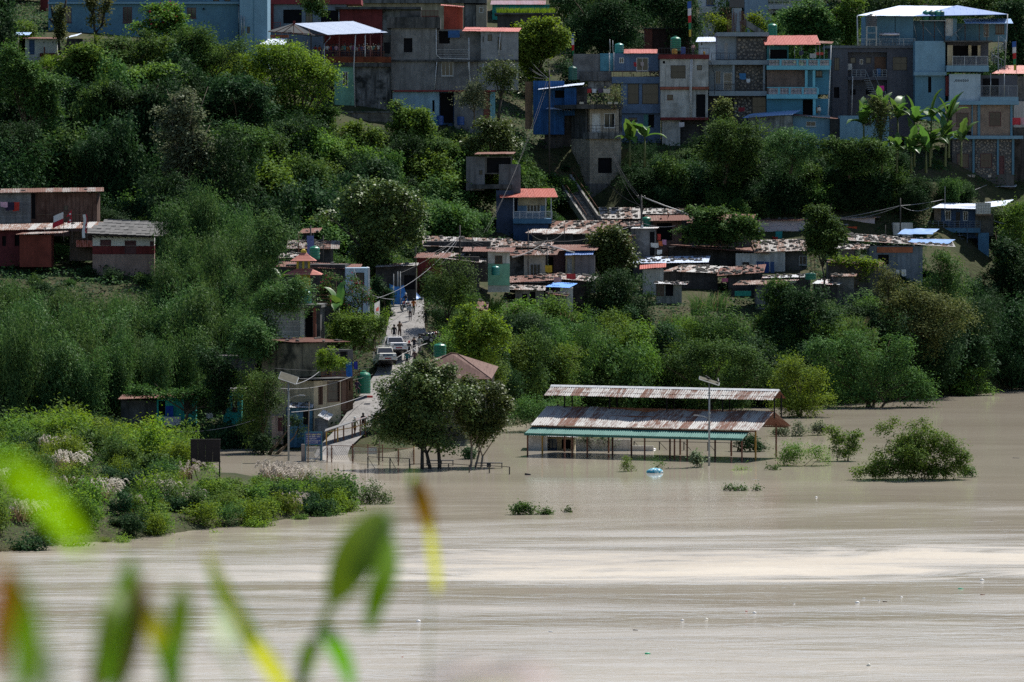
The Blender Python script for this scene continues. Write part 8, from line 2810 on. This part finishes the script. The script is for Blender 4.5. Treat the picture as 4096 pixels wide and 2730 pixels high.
tile(0,0)
for k, (x,y,Y,rr,kd,mt,lab) in enumerate(((1150,560,585,330,'broad','mid','broad dark crowned tree below the red tipped bush'),(1900,520,586,360,'fine','mid','wide feathery crown below the right end of the long blue building'),(640,980,566,330,'broad','dark','dark wide crowned tree in the middle of the left slope'),(1180,1060,562,360,'broad','dark','dark wide crowned tree left of the pale tree'),(2150,900,572,340,'broad','dark','dark wide crowned tree right of the pale tree'),(180,1330,546,330,'long','dark','dark wide crowned tree above the tin huts'),(900,1430,545,320,'long','dark','dark drooping crown above the slate roofed house'),(2200,1380,556,300,'broad','mid','rounded crown below and right of the pale tree'),(1380,820,575,260,'round','bright','sunlit crown left above the pale tree'))):  # the sunlit crown has its light put into brighter leaves
    g_ = random.Random(k+70)
    ls = [(x+g_.uniform(-.75,.75)*rr,y+g_.uniform(-.5,.5)*rr,rr*g_.uniform(.35,.6),rr*g_.uniform(.22,.36),g_.uniform(-2.5,2)) for _ in range(9)]
    ptree('slope_crown_tree',lab,'tree',x,y+rr*1.1,Y,ls,13000,.33,kd,mt,r0=.25)

# ---- thickets (single shrubs, too many alike to name one by one)
cl = lambda pts: (lambda u:(np.interp(u,[p[0] for p in pts],[p[1] for p in pts]),np.interp(u,[p[0] for p in pts],[p[2] for p in pts])))
bam = [('bamboo','bamboo')]
PROT.append((93,216,152,258,515))
LN = [(20,'below the tin huts'),(120,'below the slate roofed house'),(190,'above the turquoise huts'),(270,'beside the board sided house')]
scatter('bamboo clump','bamboo grove on the left bank',120,-30,292,cl([(-30,460,512),(150,460,506),(200,460,520),(240,459,512),(292,463,486)]),bam,1.9,3.0,5,'bamboo_clump','bamboo',.8,2.0,.4,6500,.11,near=LN,hmul=1.7)
scatter('shrub under the bamboo','shrubs at the foot of the bamboo grove',46,-20,290,cl([(-20,452,462),(290,446,452)]),[('broad','dark'),('fine','dark'),('broad','mid')],1.3,2.3,6,'bamboo_shrub',minsp=.6,near=LN)
scatter('tree on the left slope','shrubs of the left slope',95,-40,330,cl([(-40,528,598),(200,528,600),(330,545,594)]),[('broad','dark'),('fine','dark'),('round','dark'),('broad','mid'),('broad','dark')],2.6,5.0,7,'slope_tree','tree',minsp=.72,tall=1.35,n_leaf=6500,leaf=.075,near=[(20,'below the small white hut'),(110,'left of the pale tree'),(200,'right of the pale tree'),(300,'below the meeting hall')])  # mostly dark leaf colour, standing in for shade on this slope
scatter('bush topping the left slope','sun tinted bushes at the top of the left slope',42,0,290,cl([(0,588,603),(290,584,600)]),[('round','bright'),('fine','lime'),('broad','bright')],1.8,3.6,8,'hilltop_bush',minsp=.48,n_leaf=5000,leaf=.08,near=[(40,'beside the small white hut'),(100,'by the lopped trees'),(180,'by the red tipped bush'),(260,'below the pale blue block')])  # sun on these bushes is put into yellow-green leaf colours
scatter('shrub on the middle slope','shrubs of the middle slope',130,250,600,cl([(250,545,606),(420,548,608),(600,580,606)]),[('broad','mid'),('round','mid'),('broad','dark'),('fine','dark'),('round','bright')],2.0,4.2,9,'hill_shrub',minsp=.62,tall=1.2,n_leaf=5500,leaf=.08,near=[(290,'below the feathery tree'),(380,'below the retaining wall'),(460,'beside the balcony house'),(540,'by the concrete stairs')])
scatter('shrub on the right slope','shrubs of the right slope',170,600,1030,cl([(600,584,610),(800,582,610),(930,594,614),(1030,600,624)]),[('broad','dark'),('long','dark'),('fine','dark'),('broad','mid')],2.0,4.0,10,'thicket_shrub',minsp=.58,tall=1.2,n_leaf=5500,leaf=.08,near=[(640,'beside the narrow tower'),(720,'below the white plaster house'),(800,'below the blue rooms'),(900,'below the banana clumps'),(1000,'below the brick and stone house')])
scatter('tree in the flooded wood','trees of the bank below the shanties',120,455,905,cl([(455,476,512),(520,498,530),(600,514,538),(800,530,548),(930,544,562),(1050,570,592)]),[('fine','mid'),('broad','mid'),('fine','dark'),('broad','dark'),('fine','bright')],2.4,4.4,11,'bank_tree','tree',.62,1.6,n_leaf=6500,leaf=.075,near=[(480,'behind the hipped shelter'),(560,'above the pavilion'),(650,'below the drooping tree'),(760,'below the round tree'),(870,'below the stone heaped roof'),(990,'at the far right shore')])
scatter('shore tree tinted for shade','trees tinted for shade on the far right shore',46,895,1060,cl([(895,548,572),(930,546,578),(1060,572,604)]),[('broad','dark'),('long','dark'),('fine','dark')],2.6,4.8,31,'shore_tree','tree',.5,1.7,n_leaf=6500,leaf=.075,near=[(900,'below the stone heaped roof'),(960,'below the blue house'),(1020,'at the right edge')])  # only dark leaf colours, so the shade is painted into the trees
scatter('bush by the road','bushes beside the road',70,285,470,cl([(285,468,545),(370,485,545),(400,525,545),(470,466,530)]),[('broad','mid'),('fine','mid'),('broad','dark'),('fine','bright')],1.1,2.3,12,'roadside_bush',minsp=.5,near=[(300,'near the shrine'),(360,'left of the road'),(440,'right of the road')])
scatter('tree behind the upper houses','trees behind the upper houses',80,-20,1050,cl([(-20,636,720),(1050,650,730)]),[('broad','mid'),('fine','dark'),('round','mid'),('broad','dark')],3.6,5.6,13,'far_tree','tree',.6,1.3,n_leaf=6500,leaf=.075,near=[(100,'over the long blue building'),(350,'over the meeting hall'),(600,'over the slate blue house'),(800,'over the aqua house'),(960,'over the pale blue roof')])
scatter('low shrub on the right slope','low shrubs of the right slope',120,540,1030,cl([(540,575,612),(800,560,612),(930,570,616),(1030,596,626)]),[('broad','dark'),('fine','mid'),('broad','mid')],.7,1.4,23,'low_shrub',minsp=.5,near=[(560,'by the concrete stairs'),(640,'beside the narrow tower'),(800,'among the right hand roofs'),(960,'near the blue house')])
scatter('low shrub on the left slope','low shrubs of the left slope',90,-20,420,cl([(-20,500,545),(420,510,600)]),[('broad','dark'),('fine','mid'),('broad','mid')],.7,1.5,24,'low_shrub',minsp=.5,near=[(30,'by the tin huts'),(150,'by the slate roofed house'),(300,'behind the shrine'),(400,'above the road')])
# plants of the grassy point
tile(0,2)

def isl(u):
    near = np.interp(u,[-60,0,120,240,300,350],[324,325,332,346,357,368])
    far = np.interp(u,[-60,0,120,200,260,320,350],[444,440,430,404,386,377,373])
    return near, far

IN = [(20,'at its left edge'),(100,'in its middle'),(180,'before the dark billboard'),(260,'towards the plume grass'),(330,'at its tip')]
scatter('bush on the grassy point','bushes of the grassy point',260,-30,348,isl,[('fine','lime'),('broad','bright'),('fine','bright'),('broad','mid'),('fine','mid'),('broad','dark')],.6,1.7,14,'leafy_bush',minsp=.42,n_leaf=1800,leaf=.13,sink=.15,near=IN)
scatter('tall bush on the grassy point','taller bushes of the grassy point',34,10,185,cl([(10,400,440),(185,396,420)]),[('fine','lime'),('fine','bright')],1.6,2.6,15,'tall_bush',minsp=.45,near=IN)
gr = random.Random(4)
for k in range(18):
    u_ = gr.uniform(-10,300)
    a, b_ = isl(u_)
    Y = gr.uniform(a+3,b_-8)
    q = tu(u_,Y)
    if q.z < .35:
        continue
    plume_grass('tussock of pale plume grass on the grassy point',q-Vector((0,0,.1)),60,gr.uniform(1.1,1.9),.45,200+k,'plume grass of the grassy point',gr.choice([.25,.6,.8]),(.45,gr.uniform(-.3,.1)),'lime',.35)
for k, (u_,Y,hh,n_) in enumerate(((268,379,2.6,170),(279,381,2.3,130),(62,372,2.0,120),(150,362,1.9,120),(98,356,1.9,120),(20,340,1.7,110),(45,394,1.9,110))):
    q = tu(u_,Y)
    plume_grass(['thickest clump of pinkish plume grass near the tip of the point','second clump of pinkish plume grass at the tip of the point','bright white plume clump in the middle of the point','plume clump below the dark billboard','plume clump on the near side of the point','plume clump at the near left corner of the point','plume clump beside the dark hollow on the point'][k],q-Vector((0,0,.1)),n_,hh,.7,300+k,'plume grass of the grassy point',.75,(.5,-.1),'olive',.5,pw=.07)
q = tu(296,380)
plume_grass('dark green rushes at the tip of the grassy point',q,150,2.6,.8,333,'plume grass of the grassy point',.05,(.1,0),'olive',.3)

# ---- ground cover
rg = np.random.default_rng(77)
N = 300000
U = rg.uniform(-40,1064,N)
Y = np.where(rg.random(N)<.25,rg.uniform(328,450,N),rg.uniform(446,660,N))
X = (U-512) / FPX * Y
Z = terrain_z(X,Y)
inr = (Y>436) & (Y<524) & (U>np.interp(Y,RY,[r_[2] for r_ in ROAD])-2) & (U<np.interp(Y,RY,[r_[3] for r_ in ROAD])+2)
ok = (Z>.15) & ~inr
VV = VH + FPX * (H-Z-.5) / Y
for (a0,b0,a1,b1,py) in PROT:
    ok &= ~((U>a0-1) & (U<a1+1) & (VV>b0) & (VV<b1+2) & (Y<py))
X, Y, Z = X[ok], Y[ok], Z[ok]
near = Y < 447
n = len(X)
sz = np.where(near,.16,.32) * (.6+.8*rg.random(n))
hgt_ = .25 + 1.1 * np.clip(smooth_noise(X,Y,1.3,2.0)*.5+.3,0,1)
p = np.stack([X,Y,Z+rg.random(n) ** .6*np.where(near,.4,hgt_)],-1)
nr = unit(np.stack([rg.normal(size=n)*.5,rg.normal(size=n)*.5-.3,np.ones(n)],-1))
dr = rg.normal(size=(n,3))
dr = unit(dr-nr*(dr*nr).sum(-1,keepdims=True))
sd = np.cross(nr,dr)
L = sz[:,None]
V = np.stack([p-dr*L*.5,p+sd*L*.3+nr*L*.08,p+dr*L*.5-nr*L*.12,p-sd*L*.3+nr*L*.08],1)
o = ob('undergrowth',quads(V,'undergrowth',[LM['dark'],LM['bright'],LM['mid']],np.where(near,1,np.where(rg.random(n)<.25,2,0))))  # slope leaves mostly dark, shade between crowns put into the colour
tag(o,'low leafy ground cover on the slopes and the grassy point','ground cover',None,'stuff')

# ================================================================ wires
tile(2,0)
top1 = P(330,715,600)
for k, (x,y,Y) in enumerate(((0,440,640),(0,470,640),(0,300,645),(30,600,640))):
    wire(top1,P(x,y,Y),.6,.02,True)
pole('dark utility pole left of the narrow tower',P(342,1560,598),12.0,.12,'dark',arm=.6)
for k, (x,y) in enumerate(((450,1080),(430,1060),(410,1100))):
    wire(top1+Vector((0,0,-.3)),P(x,y,603),.3,.015)
A = P(325,720,600)
tile(1,1)
wire(A,P(2120,560,560),1.2,.013)
wire(A+Vector((.3,0,0)),P(2090,570,560),1.4,.013)
B0 = P(1872,600,514)
for x, y, Y in ((1470,800,500),(1320,940,499),(1680,870,505),(2351,760,540),(2351,700,545)):
    wire(B0,P(x,y,Y),.35,.018)
wire(B0,P(1110,1170,480),1.0,.02,True)
C0 = P(975,1090,471)
for x, y, Y in ((900,900,478),(1270,1180,480),(1260,1480,470),(1120,1320,470)):
    wire(C0,P(x,y,Y),.25,.02,True)
tile(2,1)
U0 = P(1187,250,575)
for k, (x,y,Y) in enumerate(((900,-200,590),(930,-150,590),(860,-260,592),(760,-30,590),(960,-60,592))):
    wire(U0+Vector((.1*k,0,-.3*k)),P(x,y,Y),.4+.15*k,.02)
wire(U0+Vector((0,0,-2.8)),P(1500,505,573),.3,.02,True)
wire(U0+Vector((0,0,-2.8)),P(640,580,566),.4,.02,True)
S0 = P(322,640,541)
for x, y, Y in ((0,790,536),(0,800,540),(480,560,566),(780,600,571),(150,560,541),(-200,700,520)):
    wire(S0,P(x,y,Y),.3,.022,x==0)
tile(3,1)
E0 = P(1215,320,590)
for x, y, Y in ((2010,130,615),(1480,340,596),(-200,520,590),(600,440,594)):
    wire(E0,P(x,y,Y),.5,.03,True)
wire(P(1920,400,600),P(2180,490,600),.1,.06,True,label='pale pipe running down from the tote tank',group='pale pipes')
reg(1100,1360,4.61)
L0 = lampL[1] + Vector((0,0,5.6))
wire(pt(*uv(350,820),432),pt(*uv(830,570),449),.2,.03,True)
wire(pt(*uv(100,890),440),pt(*uv(1400,680),452),.4,.02,True)
wire(pt(*uv(300,1330),432),pt(*uv(1690,1010),456),.3,.025,True)
wire(pt(*uv(900,750),446),pt(*uv(1800,630),460),.3,.02)
wire(pt(*uv(0,520),440),pt(*uv(1930,480),470),.3,.015)
reg(1460,1300,5.88)
wire(pt(*uv(240,430),462),pt(*uv(1460,430),466),.3,.02)
wire(pt(*uv(750,770),462),pt(*uv(1460,430),466),-.1,.025,True)
tile(0,2)
wire(P(1600,828,450),P(2353,715,446),.35,.02,True)

# ================================================================ things afloat
tile(2,2)
reg(2048,1366,2.298)

def floater(label,x,y,w_,hh,col,kind='bottle',group='rubbish floating on the river',cat='litter'):
    b0 = onwater(*uv(x,y))
    m_ = M_flat('litter_%d_%d_%d' % tuple(int(c*99) for c in col),col,.45,.3)
    rz = random.Random(label).uniform(-.4,.4)
    w_, hh = w_ * .55, hh * .4
    col = tuple(c*.75 for c in col)
    if kind == 'bottle':
        o = MB().tube([(-w_/2,0,hh*.2),(-w_*.45,0,hh*.2),(w_*.2,0,hh*.2),(w_*.35,0,hh*.22),(w_*.5,0,hh*.22)],[hh*.35,hh*.5,hh*.5,hh*.2,hh*.16],8).build('floating_bottle',m_,None,b0,smooth=True)
    elif kind == 'bag':
        mb = MB()
        rr = random.Random(label)
        pr = []
        mb.lathe([(w_*.5,-.05),(w_*.52,hh*.25),(w_*.42,hh*.6),(w_*.22,hh*.9),(w_*.05,hh)],12)
        mb.v = [(a*rr.uniform(.85,1.1),b*.6*rr.uniform(.85,1.1),c_*rr.uniform(.85,1.12)) for a,b,c_ in mb.v]
        o = mb.build('floating_bag',m_,None,b0,smooth=True)
    else:
        o = MB().hexa([(-w_/2,-.06,-.05),(w_/2,-.05,-.05),(w_/2,.05,-.05),(-w_/2,.06,-.05),(-w_/2,-.05,hh),(w_/2,-.03,hh*.6),(w_/2,.03,hh*.6),(-w_/2,.05,hh)]).build('driftwood',m_,None,b0)
    o.rotation_euler = (0,0,rz)
    return tag(o,label,cat,group)

b0 = onwater(*uv(1313,1207))
t = thing('floating_sack','plump blue and white sack floating before the pavilion','sack',b0)
mb = MB()
rr = random.Random(2)
mb.lathe([(.55,-.12),(.72,.04),(.68,.2),(.45,.33),(.15,.39)],16)
mb.v = [(a*rr.uniform(.9,1.08),b*.7*rr.uniform(.9,1.08),c_*rr.uniform(.9,1.1)) for a,b,c_ in mb.v]
m_, nt = nmat('sack_cloth')
tc_ = nd(nt,'ShaderNodeTexCoord').outputs['Object']
finish(nt,princ(nt,ramp(nt,noise(nt,tc_,5,3),[(.42,(.02,.2,.32)),(.55,(.1,.4,.5)),(.6,(.65,.65,.66))]),.6,None,.2).outputs[0])
mb.build('bag',m_,t,smooth=True)
MB().tube([(-.3,-.25,.3),(-.45,-.38,.1)],.035,5).build('tie',M_flat('tie_dark',(.02,.05,.08),.8),t)
floater('dark wedge of timber floating left of the pavilion',145,1228,.9,.42,(.03,.025,.025),'wood',cat='driftwood')
floater('pale plank floating right of the solar lamp',2238,1270,1.1,.06,(.5,.48,.42),'wood',cat='driftwood')
floater('white and red rubbish against the yard fence',1300,992,.9,.3,(.6,.58,.58),'bag')
reg(2048,1900,1.149)
LT = [(180,722,.5,.22,(.65,.64,.62),'bottle','white bottle floating at the lower left of the litter line'),(568,714,.5,.12,(.03,.03,.03),'wood','black stick floating on the litter line'),(624,823,.55,.28,(.03,.45,.22),'bottle','green bottle floating at the bottom centre'),(783,670,.4,.25,(.65,.64,.62),'bag','white bag floating at the crest of the litter line'),(893,663,.4,.18,(.6,.58,.5),'bag','cream bag floating just right of the crest'),(1078,628,.22,.2,(.6,.2,.2),'bottle','red bottle floating on the litter line'),(1115,636,.4,.25,(.65,.64,.62),'bag','white bag right of the red bottle'),(1297,592,.3,.15,(.6,.6,.58),'bottle','pale bottle in the middle of the litter line'),(1587,588,.5,.25,(.65,.65,.63),'bag','white bag floating above the right third'),(1618,569,.35,.2,(.65,.65,.63),'bottle','white bottle just above the right third bag'),(1688,578,.25,.2,(.6,.6,.58),'bottle','small white bottle left of the brown float'),(1714,583,.45,.12,(.06,.035,.03),'wood','brown float on the litter line'),(1790,562,.35,.15,(.65,.64,.62),'bag','flat white bag right of the brown float'),(2063,524,.6,.22,(.03,.42,.24),'bottle','green bottle floating at the right'),(2160,486,.5,.3,(.68,.67,.65),'bag','white bag floating at the far right'),(2163,551,.5,.12,(.25,.1,.06),'wood','rusty float at the far right'),(1640,878,.4,.3,(.6,.58,.5),'bag','cream bag floating at the lower right'),(1398,103,.3,.2,(.68,.67,.65),'bag','white bag in the calm water below the large shrub'),(2205,208,.3,.06,(.1,.05,.04),'wood','dark twig floating far right above the bright band'),(1935,582,.7,.05,(.4,.35,.25),'wood','tan stick floating on the litter line')]
for x, y, w_, hh, c, kd, lab in LT:
    floater(lab,x,y,w_,hh,c,kd)
reg(0,1800,1.149)
floater('white bag floating left of the blurred stem',1923,790,.5,.3,(.68,.67,.65),'bag')
floater('white bottle floating below the white bag at the left',1818,855,.25,.16,(.68,.67,.65),'bottle')
floater('red speck of rubbish near the bottom of the river',1850,952,.2,.12,(.5,.1,.08),'bottle')
tile(3,2)
reg(3072,1366,2.298)
floater('dark branch drifting at the far right',2280,1072,1.1,.1,(.04,.035,.03),'wood',cat='driftwood')
floater('white bag in the calm water left of the large shrub',445,1434,.35,.22,(.68,.67,.65),'bag')

# ================================================================ out of focus plants beside the photographer
FG = {
'green':M_leaf('fore_green',(.15,.29,.014),(.19,.35,.018),.58,.45,.2),
'dark':M_leaf('fore_dark',(.06,.16,.012),(.08,.2,.016),.5,.4,.3),
'yellow':M_leaf('fore_yellow',(.42,.44,.03),(.48,.48,.04),.5,.45,.3),
'orange':M_leaf('fore_orange',(.55,.2,.03),(.6,.24,.04),.5,.5,.2),
'brown':M_leaf('fore_brown',(.13,.09,.02),(.17,.12,.025),.4,.5,.2),
'pale':M_leaf('fore_pale',(.45,.5,.36),(.5,.55,.4),.5,.5,.2),
'white':M_leaf('fore_white',(.6,.5,.46),(.66,.56,.52),.5,.5,.2),
}

def fleaf(parent,pts,wid,mat,d,fold=.25,name='leaf'):
    """a blade along picture points (1024 px frame), width in px, at distance d"""
    P3 = [pt(u_,v_,d+dd) for u_,v_,dd in pts]
    n = 14
    C = []
    for i in range(n+1):
        t_ = i / n * (len(P3)-1)
        k = min(int(t_),len(P3)-2)
        f = t_ - k
        p0 = P3[max(k-1,0)]; p1 = P3[k]; p2 = P3[k+1]; p3 = P3[min(k+2,len(P3)-1)]
        C.append(.5*((2*p1)+(p2-p0)*f+(2*p0-5*p1+4*p2-p3)*f*f+(3*p1-p0-3*p2+p3)*f ** 3))
    base = parent.location
    vs_, fs_ = [], []
    for i, c_ in enumerate(C):
        t_ = i / n
        dv = (C[min(i+1,n)]-C[max(i-1,0)]).normalized()
        sd_ = dv.cross(Vector((0,1,0)))
        sd_ = sd_.normalized() if sd_.length > 1e-5 else Vector((1,0,0))
        nn = sd_.cross(dv)
        if callable(wid):
            hw = wid(t_) * d / FPX * .5
        else:
            hw = wid * 1.05 * d / FPX * .5 * max(.06,math.sin(math.pi*min(1,t_*.96+.02)) ** .7)
        vs_ += [c_-base-sd_*hw+nn*hw*fold,c_-base,c_-base+sd_*hw+nn*hw*fold*.6]
    for i in range(n):
        a = i * 3
        fs_ += [(a,a+1,a+4,a+3),(a+1,a+2,a+5,a+4)]
    return MB().add(vs_,fs_).build(name,FG[mat],parent,smooth=True)

def fplant(label,stem,d,leaves,r=.006,stemmat='green',cat='plant'):
    b_ = pt(stem[0][0],stem[0][1],d)
    gz = float(np.interp(d,[-25,-3,4,8,20,60],[30,24.2,23.6,22.6,15,-3]))
    root = Vector((b_.x,d,gz-.1))
    t = thing('foreground_plant',label,cat,root,0,'out of focus plants in front')
    pts_ = [Vector((0,0,0)),Vector((0,0,(b_.z-root.z)*.6))] + [pt(u_,v_,d)-root for u_,v_ in stem]
    MB().tube(pts_,[r*1.3,r*1.15]+[r*(1-.55*i/max(1,len(stem)-1)) for i in range(len(stem))],8).build('stem',FG[stemmat],t,smooth=True)
    for L in leaves:
        fleaf(t,*L[:3],d,**(L[3] if len(L)>3 else {}))
    return t

# the forked plant with the big dark leaf
fplant('blurred plant with a big dark green leaf above a fork',[(300,700),(302,670),(312,645),(322,622)],4.6,[
([(322,625,0),(338,590,.02),(362,545,.05),(384,512,.08)],lambda t_:9+36*max(0,math.sin(math.pi*min(1,max(0,(t_-.22)/.80)))) ** .8,'green'),
([(352,580,.03),(366,560,.05),(381,530,.07),(389,510,.09)],28,'dark',{'fold':.1}),
([(390,535,.03),(388,565,.0),(378,595,-.02),(368,632,-.03)],24,'green'),
([(320,622,0),(332,640,.02),(345,665,.04),(352,690,.05)],18,'dark'),
([(318,640,0),(308,655,.02),(300,690,.04)],18,'dark'),
])
fplant('blurred slanting stem with yellow lower half at the bottom',[(300,720),(275,672),(250,640),(228,600),(214,568),(206,552)],4.4,[
([(284,690,0),(262,655,.01),(240,622,.02),(222,590,.03),(207,552,.04)],20,'dark'),
([(292,700,-.02),(270,665,-.02),(252,640,-.02)],17,'yellow'),
],.005,'yellow')
fplant('blurred brown tipped leaf hanging at the upper right of the plants',[(426,720),(428,660),(431,600),(434,565),(430,530),(424,500)],5.2,[
([(414,478,0),(420,495,.01),(426,515,.02),(432,540,.03)],18,'brown'),
([(428,520,0),(432,545,0),(436,575,0),(438,592,0)],9,'yellow'),
([(412,474,0),(416,486,.01),(421,500,.02)],11,'dark'),
],.0011,'green')
fplant('blurred pair of green blades at the lower left',[(118,720),(120,660),(128,590)],3.6,[
([(104,690,0),(112,650,.02),(122,610,.04),(132,556,.06)],34,'green'),
([(96,655,-.03),(104,635,-.02),(112,605,0),(118,590,.02)],20,'green'),
([(122,690,0),(130,650,.02),(140,600,.04),(146,575,.06)],22,'brown'),
([(92,700,.02),(100,660,.04),(110,640,.05)],18,'brown'),
],.005)
fplant('blurred yellow green forked blade at the lower left',[(168,720),(168,672),(164,640)],3.7,[
([(170,690,0),(164,655,.02),(154,625,.03),(144,598,.04)],20,'yellow'),
([(168,685,0),(174,650,.02),(180,612,.04),(183,585,.05)],26,'green'),
([(172,700,0),(176,680,.01),(180,650,.02)],14,'green'),
],.005,'green')
fplant('blurred orange edged leaf at the bottom left corner',[(16,730),(18,680),(14,620)],2.6,[
([(-8,680,0),(-2,640,.01),(4,600,.02),(2,560,.03)],24,'orange'),
([(30,690,.03),(28,640,.04),(18,600,.05),(6,566,.06)],34,'green'),
([(44,700,.05),(46,670,.06),(40,640,.07)],26,'pale'),
],.005)
fplant('blurred bright diagonal leaf at the left edge',[(-40,480),(-20,470),(0,462)],2.3,[
([(-30,455,0),(10,468,.02),(45,500,.04),(70,530,.06),(85,552,.08)],20,'green',{'fold':.1}),
],.004)
fplant('blurred pale blossom low at the bottom of the picture',[(250,730),(240,690),(230,650)],3.2,[
([(216,610,0),(224,630,0),(232,650,0)],20,'pale'),
([(228,660,0),(222,640,.02),(212,622,.03)],14,'pale'),
],.002)
fplant('blurred cream and pink flowers at the bottom edge',[(470,760),(472,715),(474,690)],2.4,[
([(420,690,0),(450,676,.01),(480,674,.02),(500,684,.03)],22,'white',{'fold':.5}),
([(470,695,0),(500,680,.01),(530,676,.02),(556,688,.03)],22,'white',{'fold':.5}),
([(450,700,0),(480,690,.01),(520,690,.02)],20,'pale',{'fold':.4}),
],.004)
